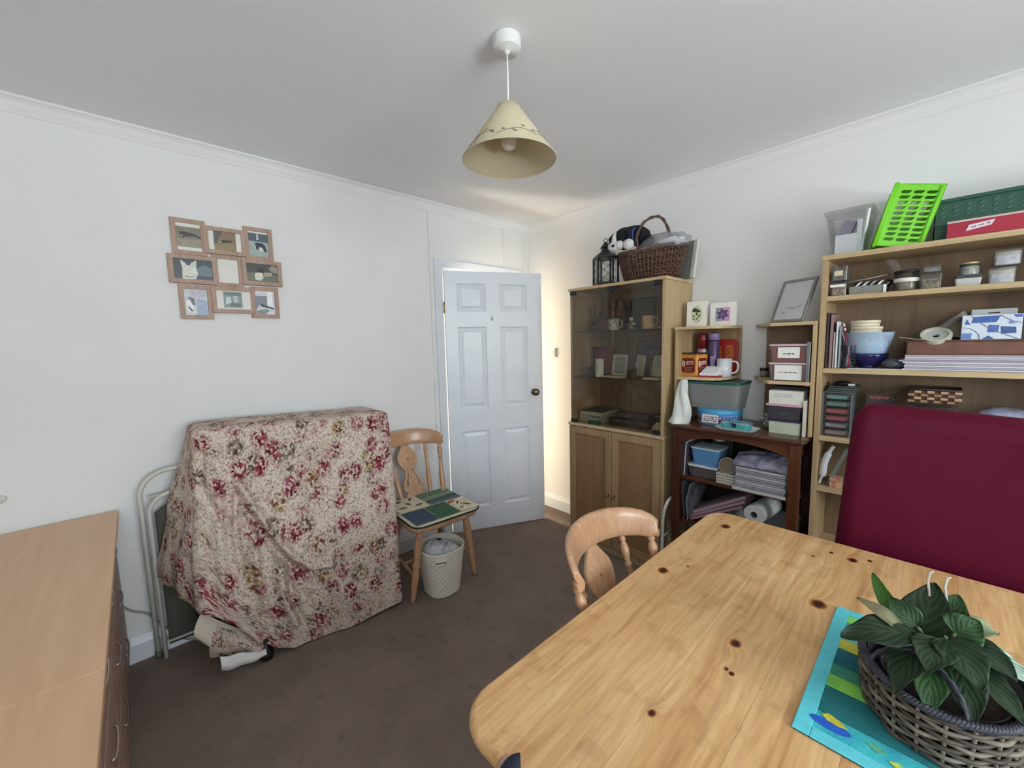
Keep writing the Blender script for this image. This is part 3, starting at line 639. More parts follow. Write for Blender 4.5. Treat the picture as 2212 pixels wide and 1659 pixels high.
# ============================================================ FARMHOUSE CHAIRS
def make_chair(name, label, group=None):
    t = thing(name, label, 'chair', (0, 0, 0), group)
    # seat, slightly dished plank with a rounded outline
    out = smooth_path([(-0.175,-0.19,0),(-0.205,-0.12,0),(-0.215,0.05,0),(-0.205,0.175,0),(-0.15,0.205,0),(0,0.215,0),(0.15,0.205,0),(0.205,0.175,0),(0.215,0.05,0),(0.205,-0.12,0),(0.175,-0.19,0),(0.08,-0.215,0),(-0.08,-0.215,0),(-0.175,-0.19,0)], 4)[:-1]
    o2 = [(p.x, p.y) for p in out]; sc = lambda k, z: [(x*k, y*k, z) for x, y in o2]
    b = MB(); b.loft([sc(0.93, 0.418), sc(0.985, 0.424), sc(1.0, 0.436), sc(0.99, 0.449), sc(0.95, 0.455), sc(0.7, 0.449), sc(0.3, 0.445)]); obj('seat', b, BEECH, t)
    # turned legs
    def leg(x0, y0, x1, y1):
        pr = [(0, .014), (.06, .015), (.30, .019), (.42, .022), (.46, .016), (.48, .022), (.52, .023), (.56, .016), (.60, .020), (.78, .024), (.90, .019), (1, .015)]
        b = MB(); b.tube([(lerp(x1, x0, k), lerp(y1, y0, k), lerp(0, 0.425, k)) for k, r in pr], [r for k, r in pr], 12); obj('leg', b, BEECH, t)
    for s in (-1, 1):
        leg(s*0.150, 0.140, s*0.212, 0.128); leg(s*0.135, -0.155, s*0.195, -0.245)
    def rung(a, c):
        b = MB(); a = Vector(a); c = Vector(c); pr = [(0, .008), (.15, .010), (.42, .013), (.46, .009), (.5, .014), (.54, .009), (.58, .013), (.85, .010), (1, .008)]
        b.tube([a.lerp(c, k) for k, r in pr], [r for k, r in pr], 10); obj('stretcher', b, BEECH, t)
    for s in (-1, 1): rung((s*0.190, 0.132, 0.15), (s*0.174, -0.213, 0.15))
    rung((-0.182, -0.04, 0.15), (0.182, -0.04, 0.15))
    # crest rail: deeply curved in plan with scrolled ends
    def cp(a):                                     # a -1..1
        return (0.218*sin(a*1.25)/sin(1.25), -0.225 - 0.125*(cos(a*1.25)-cos(1.25))/(1-cos(1.25)))
    TOP = [(0, .888), (.3, .886), (.6, .878), (.8, .866), (.92, .852), (1, .835)]; BOT = [(0, .790), (.4, .789), (.7, .786), (.88, .782), (.94, .784), (1, .800)]
    loops = []; NA = 48
    for i in range(NA+1):
        a = -1 + 2*i/NA; x, y = cp(a); e = 1e-3; x2, y2 = cp(a+e); tx, ty = (x2-x), (y2-y); l = math.hypot(tx, ty); nx, ny = -ty/l, tx/l   # towards the front
        if ny < 0: nx, ny = -nx, -ny
        z1 = interp(TOP, abs(a)); z0 = interp(BOT, abs(a)); th = 0.011; h = z1-z0; pr = []
        for k in range(16):
            w = 2*pi*k/16; cx, cz = cos(w), sin(w); q = (abs(cx)**5+abs(cz)**5)**(-1/5); lean = -0.020*(q*cz)*0.5
            pr.append((x+nx*(q*cx*th+lean), y+ny*(q*cx*th+lean), (z0+z1)/2 + q*cz*h/2))
        loops.append(pr)
    b = MB(); b.loft(loops); cr = obj('crest_rail', b, BEECH, t)
    for s in (-1, 1):
        x, y = cp(s*0.97); b = MB(); b.tube([(x-s*0.004, y-0.012, 0.797), (x+s*0.001, y+0.012, 0.797)], 0.013, 14); obj('scroll', b, BEECH, cr)
    # posts, spindles and pierced splat
    def spindle(a, bx, by, R, nm):
        x, y = cp(a); p0 = Vector((bx, by, 0.448)); p1 = Vector((x, y, 0.792))
        pr = [(0, .010), (.05, .012), (.22, .017), (.45, .0165), (.62, .012), (.70, .009), (.715, .014), (.74, .014), (.755, .009), (.80, .013), (.86, .016), (.90, .013), (.925, .008), (.94, .012), (.97, .011), (1, .009)]
        b = MB(); b.tube([p0.lerp(p1, k) for k, r in pr], [r*R for k, r in pr], 12); obj(nm, b, BEECH, t)
    for s in (-1, 1):
        spindle(s*0.90, s*0.172, -0.150, 1.05, 'back_post'); spindle(s*0.50, s*0.098, -0.185, 0.9, 'spindle')
    half = [(0, .030), (.02, .036), (.06, .048), (.10, .052), (.13, .045), (.16, .036), (.20, .050), (.24, .058), (.28, .056), (.33, .050), (.40, .040), (.48, .030), (.55, .030), (.60, .040), (.66, .051), (.74, .056), (.82, .053), (.88, .042), (.93, .030), (.97, .022), (1, .022)]
    Lh = 0.372; half = [(k, w*1.22) for k, w in half]; outl = [(w, k*Lh) for k, w in half] + [(-w, k*Lh) for k, w in reversed(half)]
    hol = [oval(0.006, 0.008, 0, 0.735*Lh, 12), oval(0.005, 0.005, 0.022, 0.085*Lh, 10), oval(0.005, 0.005, -0.022, 0.085*Lh, 10)]
    for s in (-1, 1):
        arc = [(s*0.041, .27*Lh), (s*0.043, .33*Lh), (s*0.036, .40*Lh), (s*0.024, .48*Lh), (s*0.017, .56*Lh), (s*0.013, .56*Lh), (s*0.017, .46*Lh), (s*0.026, .37*Lh), (s*0.032, .29*Lh)]
        hol.append(arc)
    p0 = Vector((0, -0.198, 0.448)); x1, y1 = cp(0); p1 = Vector((x1, y1, 0.792)); up = (p1-p0).normalized(); nrm = up.cross(Vector((1, 0, 0)))
    M = Matrix((Vector((1, 0, 0)), up, nrm)).transposed().to_4x4(); M.translation = p0
    b = MB(); b.shape(outl, hol, -0.006, 0.006, M); obj('splat', b, BEECH, t, bevel=0.0015)
    return t
def place(t, x, y, rz): t.location = (x, y, 0); t.rotation_euler = (0, 0, rz)
def dup(root, label):
    r = root.copy(); COL.objects.link(r); r['label'] = label
    for ch in list(root.children):
        c = ch.copy(); COL.objects.link(c); c.parent = r
        for g in ch.children:
            d = g.copy(); COL.objects.link(d); d.parent = c
    return r
chA = make_chair('farmhouse_chair', 'beech farmhouse chair with a patchwork cushion, beside the white door', 'farmhouse chairs')
chB = dup(chA, 'beech farmhouse chair at the left edge of the pine table, its curved crest in view')
chC = dup(chA, 'beech chair at the near end of the table, only its crest tip in view')
place(chA, -2.085, 1.255, -pi/2 - 0.06); place(chB, -0.405, 1.040, -pi/2); place(chC, -0.185, 0.592, 0)

# patchwork cushion on chair A
PM = Matrix.Translation((-2.085, 1.255, 0.0)) @ Matrix.Rotation(-pi/2-0.06, 4, 'Z')
t = thing('seat_cushion', 'thin patchwork seat cushion in green, blue and cream on the chair by the door', 'cushion', (-2.085, 1.255, 0.456))
def cz(x, y): return 0.474 + 0.006*(1-(x/0.22)**2)*(1-(y/0.22)**2) - 0.010*max(0, abs(y)-0.17)/0.05
ol = rrect(0.435, 0.43, 0.06, 0, 0.012, 6)
b = MB(); b.T = PM; sc = lambda k, z: [(x*k, (y-0.012)*k+0.012, z) for x, y in ol]
b.loft([sc(0.95, 0.4565), sc(1.0, 0.462), sc(1.0, 0.470), sc(0.97, 0.477), sc(0.6, 0.481), sc(0.2, 0.482)]); obj('cushion_body', b, mat((208, 198, 172), 0.9), t)
b = MB(); b.T = PM; b.tube([(x*1.005, (y-0.012)*1.005+0.012, 0.467) for x, y in ol], 0.0052, 8, closed=True); obj('piping', b, mat((24, 44, 40), 0.8), t)
pads = [((-0.205, -0.065, 0.02, 0.215), (58, 78, 100)), ((-0.060, 0.075, 0.02, 0.215), (58, 98, 72)), ((0.085, 0.205, 0.02, 0.215), (222, 212, 184)),
        ((-0.205, -0.02, -0.195, 0.010), (214, 204, 178)), ((-0.01, 0.205, -0.195, -0.135), (92, 124, 98)), ((-0.01, 0.205, -0.130, -0.070), (128, 146, 124)), ((-0.01, 0.205, -0.065, -0.03), (66, 86, 72)), ((-0.01, 0.205, -0.028, 0.012), (92, 104, 128))]
for (x0, x1, y0, y1), c in pads:
    x0, x1 = -x1, -x0
    b = MB(); b.T = PM; hs = 6
    b.grid(lambda u, v: (lerp(x0, x1, u), lerp(y0, y1, v), 0.4832 + 0.0028*sin(pi*u)*sin(pi*v)), 6, 6); obj('patch', b, mat(c, 0.9, 0.12, 40), t, fixn=False)
for (x, y, r, ang2) in ((-0.15, -0.15, .03, .4), (-0.11, -0.09, .028, 1.9), (-0.16, -0.05, .026, 2.8), (-0.07, -0.15, .026, 1.0), (-0.06, -0.04, .03, .2), (0.13, 0.09, .022, 1.0), (0.16, 0.15, .03, 2.2), (0.11, 0.17, .018, .3)):
    b = MB(); b.T = PM @ Matrix.Translation((-x, y, 0.4868)) @ Matrix.Rotation(ang2, 4, 'Z'); b.shape([(-r, 0), (-r*.3, -r*.42), (r*.4, -r*.36), (r, 0), (r*.4, r*.36), (-r*.3, r*.42)], [], 0, 0.0006); obj('leaf_print', b, mat((96, 98, 78), 0.9, 0.3, 60), t)
b = MB()
for k in range(9):
    b.T = PM @ Matrix.Translation((-0.12+random.uniform(-.03, .03), 0.13+random.uniform(-.03, .03), 0.4872)); b.shape(oval(0.004, 0.004, n=8), [], 0, 0.0005)
b.T = PM @ Matrix.Translation((-0.105, 0.055, 0.4868)); b.shape([(-.03, -.01), (.0, -.022), (.03, -.005), (.02, .018), (-.015, .014)], [], 0, 0.0006)
obj('berry_print', b, mat((158, 112, 78), 0.9), t, label='printed tan leaf and berries')
# navy garment on chair C
t = thing('navy_garment', 'dark navy cloth hung over the near chair at the bottom edge of the picture', 'clothing', (-0.34, 0.30, 0.80))
CM = Matrix.Translation((-0.185, 0.592, 0))
b = MB(); b.T = CM
def gar(u, v):
    a = -0.86 + u*0.9; x = 0.218*sin(a*1.25)/sin(1.25); y = -0.225 - 0.125*(cos(a*1.25)-cos(1.25))/(1-cos(1.25)); w = v*2-1
    z = interp([(0, .888), (.6, .878), (.8, .866), (1, .835)], abs(a)) + 0.004; 
    if abs(w) < 0.25: return (x, y + w*0.075, z + 0.008*(1-(w/0.25)**2))
    s = 1 if w > 0 else -1; return (x, y + s*(0.022 + 0.004*sin(u*19)), z - (abs(w)-0.25)*0.16)
b.grid(gar, 24, 24); obj('cloth', b, mat((30, 38, 58), 0.95, 0.08, 200), t, solid=0.003, fixn=False)

# ============================================================ WASTE BIN
t = thing('waste_bin', 'cream plastic waste bin with a woven pattern, in front of the patchwork-cushion chair', 'bin', (-1.985, 1.205, 0))
b = MB(); bx, by = -1.968, 1.232; loops = []; NB = 144; NR = 60
for j in range(NR+1):
    z = 0.004 + 0.266*j/NR; r = lerp(0.096, 0.128, j/NR); l = []
    for k in range(NB):
        a = 2*pi*k/NB; e = (abs(cos(a))**2.6+abs(sin(a))**2.6)**(-1/2.6)
        d = 0.0030*sin(k*2*pi/6*1.0 + j*0.70)*sin(j*2*pi/4.0) if 2 < j < 54 else 0.001
        l.append((bx+(r*e+d)*cos(a), by+(r*e+d)*sin(a), z))
    loops.append(l)
def ring(r, z): return [(bx+r*(abs(cos(2*pi*k/NB))**2.6+abs(sin(2*pi*k/NB))**2.6)**(-1/2.6)*cos(2*pi*k/NB), by+r*(abs(cos(2*pi*k/NB))**2.6+abs(sin(2*pi*k/NB))**2.6)**(-1/2.6)*sin(2*pi*k/NB), z) for k in range(NB)]
loops = [ring(0.090, 0.0)] + loops + [ring(0.132, 0.272), ring(0.132, 0.280), ring(0.125, 0.281), ring(0.122, 0.25), ring(0.094, 0.01)]
b.loft(loops); obj('bin_body', b, mat((236, 232, 220), 0.5), t, fixn=False)
b = MB(); b.T = face_M((bx+0.120, by-0.075, 0.236), (0.86, -0.5, 0.12)); b.shape(rrect(0.078, 0.020, 0.009), [rrect(0.066, 0.010, 0.004)], -0.004, 0.003); obj('handle_rim', b, mat((236, 232, 220), 0.5), t)
b = MB(); b.T = face_M((bx+0.120, by-0.075, 0.236), (0.86, -0.5, 0.12)); b.shape(rrect(0.066, 0.010, 0.004), [], -0.002, 0.0012); obj('handle_slot', b, mat((120, 112, 98), 0.8), t)
t = thing('bin_liner', 'crumpled white plastic bags filling the cream waste bin', 'plastic bag', (-1.99, 1.205, 0.02))
for (dx, dy, dz, r, sd) in ((-0.03, -0.02, 0.235, 0.07, 1), (0.045, 0.03, 0.232, 0.058, 4), (-0.045, 0.05, 0.222, 0.05, 7), (0.03, -0.055, 0.218, 0.045, 9)):
    b = MB(); b.sphere((bx+dx, by+dy, dz), (r, r, r*0.75), 36, 24)
    b.v = [tuple(Vector(p) + (Vector(p)-Vector((bx+dx, by+dy, dz)))*0.35*noise.turbulence(Vector(p)*38+Vector((sd, 0, 0)), 3, True)) for p in b.v]
    obj('crumpled_bag', b, mat((205, 205, 214), 0.3, 0.05, 30), t)
b = MB(); b.T = Matrix.Translation((bx-0.03, by+0.01, 0.283)); b.shape([(-.012, -.008), (.014, -.004), (.008, .014), (-.008, .010)], [], 0, 0.012); obj('dark_scrap', b, BLACK, t)

# ============================================================ DESK / SIDEBOARD
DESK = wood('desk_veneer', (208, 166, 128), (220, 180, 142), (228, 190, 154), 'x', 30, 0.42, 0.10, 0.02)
t = thing('sideboard', 'long pale wood sideboard in the left foreground with metal bow handles', 'sideboard', (-1.6, -0.45, 0))
SX = [-2.505, -2.07, -1.25, -0.78]
for a, c in zip(SX, SX[1:]):
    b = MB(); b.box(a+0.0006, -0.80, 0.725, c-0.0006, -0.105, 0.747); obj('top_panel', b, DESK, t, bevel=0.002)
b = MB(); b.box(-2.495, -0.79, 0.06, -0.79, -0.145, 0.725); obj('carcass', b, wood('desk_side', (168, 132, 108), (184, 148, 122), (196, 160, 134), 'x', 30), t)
b = MB(); b.box(-2.48, -0.78, 0.0, -0.80, -0.165, 0.06); obj('plinth', b, mat((120, 96, 80), 0.7), t)
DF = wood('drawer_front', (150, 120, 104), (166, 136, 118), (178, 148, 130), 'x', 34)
nd = 4; wdt = (2.495-0.79)/nd
for k in range(nd):
    for z0, z1 in ((0.52, 0.712), (0.30, 0.51), (0.07, 0.29)):
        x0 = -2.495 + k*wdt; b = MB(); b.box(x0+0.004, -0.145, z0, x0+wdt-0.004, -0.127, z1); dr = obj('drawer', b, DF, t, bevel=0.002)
        xm = x0 + wdt/2; b = MB(); zz = z1-0.075; b.tube([(xm-0.062, -0.128, zz)] + [(xm-0.062*cos(q), -0.121+0.005*sin(q), zz-0.004*sin(q)) for q in [pi*i/12 for i in range(13)]] + [(xm+0.062, -0.128, zz)], 0.0032, 8); obj('bow_handle', b, CHROME, dr)
t = thing('electric_cable', 'grey cable trailing low along the left wall between sideboard and covered bed', 'cable', (-2.45, 0, 0.05))
b = MB(); b.tube(smooth_path([(-2.512, -0.24, 0.40), (-2.512, -0.16, 0.335), (-2.508, -0.11, 0.262), (-2.505, -0.05, 0.215), (-2.499, 0.0, 0.130), (-2.47, 0.05, 0.062), (-2.43, 0.10, 0.045), (-2.38, 0.18, 0.03)], 8), 0.0042, 8); obj('flex', b, mat((150, 150, 146), 0.5), t)

# ============================================================ PINE TABLE
def pine():
    m, N, L, P = nt('knotty_pine')
    tc = N.new('ShaderNodeTexCoord'); mp = N.new('ShaderNodeMapping'); L.new(tc.outputs['Object'], mp.inputs[0])
    kn = [(-0.516, 1.564, .017), (-0.545, 1.126, .016), (-0.183, 1.259, .019), (-0.287, 0.958, .013), (-0.152, 1.590, .014), (-0.207, 1.600, .007), (-0.243, 1.535, .006), (-0.075, 1.332, .012), (-0.336, 0.658, .008), (-0.114, 1.620, .007), (-0.263, 0.861, .006), (-0.275, 0.866, .005), (-0.50, 1.20, .004)]
    xyz = N.new('ShaderNodeSeparateXYZ'); L.new(mp.outputs[0], xyz.inputs[0])
    acc = None; ring = None
    nzz = N.new('ShaderNodeTexNoise'); nzz.inputs['Scale'].default_value = 60; L.new(mp.outputs[0], nzz.inputs['Vector'])
    for x, y, r in kn:
        s = N.new('ShaderNodeVectorMath'); s.operation = 'SUBTRACT'; L.new(mp.outputs[0], s.inputs[0]); s.inputs[1].default_value = (x, y-1.05, 0.75)
        q = N.new('ShaderNodeVectorMath'); q.operation = 'MULTIPLY'; L.new(s.outputs[0], q.inputs[0]); q.inputs[1].default_value = (1.7/r, 1.35/r, 0.0)
        l = N.new('ShaderNodeVectorMath'); l.operation = 'LENGTH'; L.new(q.outputs[0], l.inputs[0])
        if acc is None: acc = l.outputs['Value']
        else:
            mn = N.new('ShaderNodeMath'); mn.operation = 'MINIMUM'; L.new(acc, mn.inputs[0]); L.new(l.outputs['Value'], mn.inputs[1]); acc = mn.outputs[0]
    ad = N.new('ShaderNodeMath'); ad.operation = 'MULTIPLY_ADD'; L.new(nzz.outputs[0], ad.inputs[0]); ad.inputs[1].default_value = 0.7; L.new(acc, ad.inputs[2]); 
    # grain bends round the knots
    dv = N.new('ShaderNodeMath'); dv.operation = 'DIVIDE'; dv.inputs[0].default_value = 0.05; L.new(acc, dv.inputs[1])
    cmb = N.new('ShaderNodeCombineXYZ'); ax = N.new('ShaderNodeMath'); ax.operation = 'ADD'; L.new(xyz.outputs[0], ax.inputs[0]); L.new(dv.outputs[0], ax.inputs[1]); L.new(ax.outputs[0], cmb.inputs[0])
    my = N.new('ShaderNodeMath'); my.operation = 'MULTIPLY'; my.inputs[1].default_value = 0.07; L.new(xyz.outputs[1], my.inputs[0]); L.new(my.outputs[0], cmb.inputs[1]); L.new(xyz.outputs[2], cmb.inputs[2])
    oi = N.new('ShaderNodeObjectInfo'); rn = N.new('ShaderNodeVectorMath'); rn.operation = 'ADD'; sc2 = N.new('ShaderNodeMath'); sc2.operation = 'MULTIPLY'; sc2.inputs[1].default_value = 9; L.new(oi.outputs['Random'], sc2.inputs[0])
    L.new(cmb.outputs[0], rn.inputs[0]); L.new(sc2.outputs[0], rn.inputs[1])
    g = N.new('ShaderNodeTexNoise'); g.inputs['Scale'].default_value = 95; g.inputs['Detail'].default_value = 9; g.inputs['Distortion'].default_value = 0.5; L.new(rn.outputs[0], g.inputs['Vector'])
    g2 = N.new('ShaderNodeTexNoise'); g2.inputs['Scale'].default_value = 11; g2.inputs['Detail'].default_value = 5; g2.inputs['Distortion'].default_value = 1.2; L.new(rn.outputs[0], g2.inputs['Vector'])
    r1 = ramp(N, [(0.30, C(166, 114, 66)), (0.5, C(212, 164, 108)), (0.68, C(238, 198, 144))]); L.new(g.outputs[0], r1.inputs[0])
    r2 = ramp(N, [(0.30, C(192, 142, 92)), (0.48, C(218, 172, 118)), (0.68, C(238, 200, 150))]); L.new(g2.outputs[0], r2.inputs[0])
    mx = N.new('ShaderNodeMixRGB'); mx.inputs[0].default_value = 0.55; L.new(r1.outputs[0], mx.inputs[1]); L.new(r2.outputs[0], mx.inputs[2])
    # worn, greyish stains
    w = N.new('ShaderNodeTexNoise'); w.inputs['Scale'].default_value = 17; w.inputs['Detail'].default_value = 8; L.new(mp.outputs[0], w.inputs['Vector'])
    wr = ramp(N, [(0.34, C(214, 204, 190)), (0.44, C(255, 255, 255)), (0.66, C(255, 255, 255)), (0.78, C(228, 214, 190))]); L.new(w.outputs[0], wr.inputs[0])
    mw2 = N.new('ShaderNodeMixRGB'); mw2.blend_type = 'MULTIPLY'; mw2.inputs[0].default_value = 0.42; L.new(mx.outputs[0], mw2.inputs[1]); L.new(wr.outputs[0], mw2.inputs[2])
    k1 = ramp(N, [(0.50, C(58, 24, 16)), (0.62, C(120, 62, 30)), (0.78, C(196, 140, 84)), (1.0, C(255, 255, 255))])
    km = N.new('ShaderNodeMath'); km.operation = 'MULTIPLY'; km.inputs[1].default_value = 0.45; L.new(ad.outputs[0], km.inputs[0]); L.new(km.outputs[0], k1.inputs[0])
    mk = N.new('ShaderNodeMixRGB'); mk.blend_type = 'MULTIPLY'; mk.inputs[0].default_value = 1; L.new(mw2.outputs[0], mk.inputs[1]); L.new(k1.outputs[0], mk.inputs[2])
    L.new(mk.outputs[0], P.inputs['Base Color']); P.inputs['Roughness'].default_value = 0.42; P.inputs['Coat Weight'].default_value = 0.15; P.inputs['Coat Roughness'].default_value = 0.35
    B = N.new('ShaderNodeBump'); B.inputs['Strength'].default_value = 0.06; B.inputs['Distance'].default_value = 0.003; L.new(g.outputs[0], B.inputs['Height']); L.new(B.outputs[0], P.inputs['Normal'])
    return m
PINE = pine()
TX0, TX1, TY0, TY1, TZ = -0.603, 0.375, 0.402, 1.690, 0.750
t = thing('pine_table', 'knotty pine farmhouse table with rounded corners filling the right foreground', 'table', (0, 1.05, 0))
seams = [TX0, -0.475, -0.345, -0.210, -0.075, 0.070, 0.220, TX1]
R = 0.075
def arcp(cx, cy, a0, a1, n=8): return [(cx+R*cos(lerp(a0, a1, k/n)), cy+R*sin(lerp(a0, a1, k/n))) for k in range(n+1)]
for i, (a, c) in enumerate(zip(seams, seams[1:])):
    a2 = a + (0.0002 if i else 0); c2 = c - (0.0002 if i < len(seams)-2 else 0)
    if i == 0: poly = arcp(a2+R, TY0+R, pi, 1.5*pi) + [(c2, TY0), (c2, TY1)] + arcp(a2+R, TY1-R, pi/2, pi)
    elif i == len(seams)-2: poly = [(a2, TY0)] + arcp(c2-R, TY0+R, 1.5*pi, 2*pi) + arcp(c2-R, TY1-R, 0, pi/2) + [(a2, TY1)]
    else: poly = [(a2, TY0), (c2, TY0), (c2, TY1), (a2, TY1)]
    b = MB(); b.shape(poly, [], TZ-0.036, TZ); pl = obj('plank', b, PINE, t)
    if i in (0, len(seams)-2): q = pl.modifiers.new('bevel', 'BEVEL'); q.width = 0.0004; q.segments = 1; q.limit_method = 'ANGLE'
    else: q = pl.modifiers.new('bevel', 'BEVEL'); q.width = 0.0004; q.segments = 1; q.limit_method = 'ANGLE'
# rounded nosing glued round the rim of the top
def rimpath(off):
    r = R + off; out = []
    for cx, cy, s in ((TX0+R, TY0+R, pi), (TX1-R, TY0+R, 1.5*pi), (TX1-R, TY1-R, 0), (TX0+R, TY1-R, pi/2)):
        for k in range(9): a = s + k/8*pi/2; out.append((cx+r*cos(a), cy+r*sin(a)))
    return out
b = MB(); b.loft([[(x, y, z) for x, y in rimpath(o)] for o, z in ((0.0, TZ), (0.0045, TZ-0.003), (0.009, TZ-0.010), (0.010, TZ-0.018), (0.008, TZ-0.027), (0.003, TZ-0.034), (-0.004, TZ-0.036))], False, False); obj('table_edge', b, PINE, t)
b = MB()
for q in ((TX0+0.06, TY0+0.10, TX0+0.082, TY1-0.10), (TX1-0.082, TY0+0.10, TX1-0.06, TY1-0.10), (TX0+0.10, TY0+0.06, TX1-0.10, TY0+0.082), (TX0+0.10, TY1-0.082, TX1-0.10, TY1-0.06)):
    bb = MB(); bb.box(q[0], q[1], TZ-0.136, q[2], q[3], TZ-0.036); obj('apron', bb, PINE, t, bevel=0.002)
for x in (TX0+0.085, TX1-0.085):
    for y in (TY0+0.085, TY1-0.085):
        b = MB(); b.lathe([(0.026, 0.0), (0.030, 0.02), (0.022, 0.06), (0.034, 0.10), (0.030, 0.14), (0.036, 0.30), (0.040, 0.44), (0.030, 0.48), (0.044, 0.50), (0.030, 0.53)], (x, y, 0), 20)
        b.box(x-0.038, y-0.038, 0.53, x+0.038, y+0.038, TZ-0.036); obj('leg', b, PINE, t)

# ============================================================ MAROON HIGH-BACK CHAIR
MAR = mat((84, 5, 36), 0.50, 0.05, 300, bump=0.15, bs=900, spec=0.16)
t = thing('high_back_chair', 'tall maroon upholstered chair at the far side of the table', 'chair', (0.02, 1.95, 0))
def backp(u, v, front=True):
    x = lerp(-0.238, 0.275, u); z = lerp(0.44, 1.218, v)
    return x, z
w, h = 0.515, 0.80; loops = []
for d, ins in ((0.028, 0.03), (0.010, 0.006), (0, 0), (-0.03, 0), (-0.048, 0.006), (-0.055, 0.03)):
    l = []
    for x, z in rrect(w-2*ins, h-2*ins, 0.07-ins, 0, 0, 8):
        yy = 1.775 - d*1.0 + 0.10*((z+0.4)/0.8)**1.4*0.6 - 0.02*(x/0.25)**2
        l.append((0.020+x*(1-0.17*(z+0.4)/0.8), yy, 0.818+z-0.016*((x+0.2)/0.4)**1.0*(1 if z > 0 else 0)))
    loops.append(l)
b = MB(); b.loft(loops, False, False)
def fgrid(d, s):
    def fn(u, v):
        x = lerp(-0.2, 0.2, u); z = lerp(-0.34, 0.34, v); return (0, 0, 0)
    return fn
# broad cushioned faces
for d, ins in ((0.028, 0.03), (-0.055, 0.03)):
    ol = rrect(w-2*ins, h-2*ins, 0.07-ins, 0, 0, 8); prev = None; rings = []
    for k in (1.0, 0.9, 0.75, 0.5, 0.25, 0.03):
        rings.append([(0.020+x*k*(1-0.17*(z*k+0.4)/0.8), 1.775-(d+math.copysign(0.006*(1-k*k), d)) + 0.06*((z*k+0.4)/0.8)**1.4 - 0.02*(x*k/0.25)**2, 0.818+z*k-0.016*((x*k+0.2)/0.4)*(1 if z*k > 0 else 0)) for x, z in ol])
    b.loft(rings, False, True)
obj('backrest', b, MAR, t)
b = MB(); b.rloft(-0.225, 1.33, 0.265, 1.80, [(0.38, 0.01), (0.39, 0), (0.46, 0), (0.48, 0.012), (0.485, 0.04)], 0.05, 6, smooth=True); obj('seat', b, MAR, t)
for x, y0, y1 in ((-0.19, 1.37, 1.36), (0.23, 1.37, 1.36), (-0.19, 1.77, 1.83), (0.23, 1.77, 1.83)):
    b = MB(); b.tube([(x, y1, 0), (x, y0, 0.39)], [0.014, 0.020], 4); obj('leg', b, mat((60, 36, 24), 0.4), t)
# ============================================================ PLACEMAT, PLANTER AND PLANT
t = thing('placemat', 'turquoise-bordered patchwork placemat under the plant basket', 'placemat', (0.02, 1.04, 0.7505))
mx0, mx1, my0, my1 = -0.146, 0.200, 0.808, 1.276; z0 = 0.7505
b = MB(); b.box(mx0+0.002, my0+0.002, z0, mx1-0.002, my1-0.002, z0+0.003); obj('backing', b, mat((20, 40, 52), 0.9), t)
TEAL = mat((96, 204, 216), 0.85, 0.06, 60, bump=0.2, bs=300)
bw = 0.026
for q in ((mx0, my0, mx0+bw, my1), (mx1-bw, my0, mx1, my1), (mx0+bw, my0, mx1-bw, my0+bw), (mx0+bw, my1-bw, mx1-bw, my1)):
    b = MB(); b.box(q[0], q[1], z0+0.0022, q[2], q[3], z0+0.0055); obj('border_strip', b, TEAL, t, bevel=0.0015)
def quilt(c, c2, v=18, bump=0.35): return mat(c, 0.9, 0.1, v, bump=bump, bs=240, c2=c2)
strips = [((-0.120, 0.834, 0.174, 0.882), (70, 196, 200), (40, 160, 180)), ((-0.120, 0.883, 0.174, 0.960), (20, 104, 108), (28, 118, 122)), ((-0.120, 0.961, 0.174, 1.002), (150, 214, 72), (110, 190, 90)),
          ((-0.120, 1.003, 0.174, 1.040), (44, 132, 112), (70, 150, 110)), ((-0.120, 1.041, 0.174, 1.100), (18, 96, 110), (24, 110, 120)), ((-0.120, 1.101, 0.174, 1.140), (214, 206, 80), (170, 190, 70)),
          ((-0.120, 1.141, 0.174, 1.175), (110, 214, 208), (90, 200, 200)), ((-0.120, 1.176, 0.174, 1.215), (60, 170, 160), (50, 150, 150)), ((-0.120, 1.216, 0.174, 1.250), (140, 220, 96), (110, 206, 120))]
for (x0, y0, x1, y1), c, c2 in strips:
    b = MB(); b.grid(lambda u, v: (lerp(x0, x1, u), lerp(y0, y1, v), z0+0.0034+0.0016*sin(pi*v)**0.5), 10, 8); obj('patch', b, quilt(c, c2), t, fixn=False)
def blob(pts, c, nm, lab, z=0.0054):
    b = MB(); b.shape(pts, [], z0+z, z0+z+0.0008); obj(nm, b, mat(c, 0.9, 0.2, 70), t, label=lab)
blob([(-0.098+0.03*cos(a)*1.0, 0.856+0.011*sin(a)+0.12*0.0*cos(a)) for a in [k*pi/8 for k in range(16)]], (30, 90, 196), 'applique', 'blue appliqué shape')
blob([(-0.112, 0.872), (-0.104, 0.882), (-0.086, 0.876), (-0.074, 0.866), (-0.088, 0.862), (-0.104, 0.864)], (196, 190, 60), 'applique', 'yellow appliqué shape', 0.0062)
blob([(-0.05, 0.862), (-0.036, 0.868), (-0.022, 0.858), (-0.034, 0.850)], (90, 170, 130), 'applique', None)
blob([(-0.02, 0.846), (-0.008, 0.853), (0.004, 0.845), (-0.008, 0.838)], (190, 206, 90), 'applique', None)

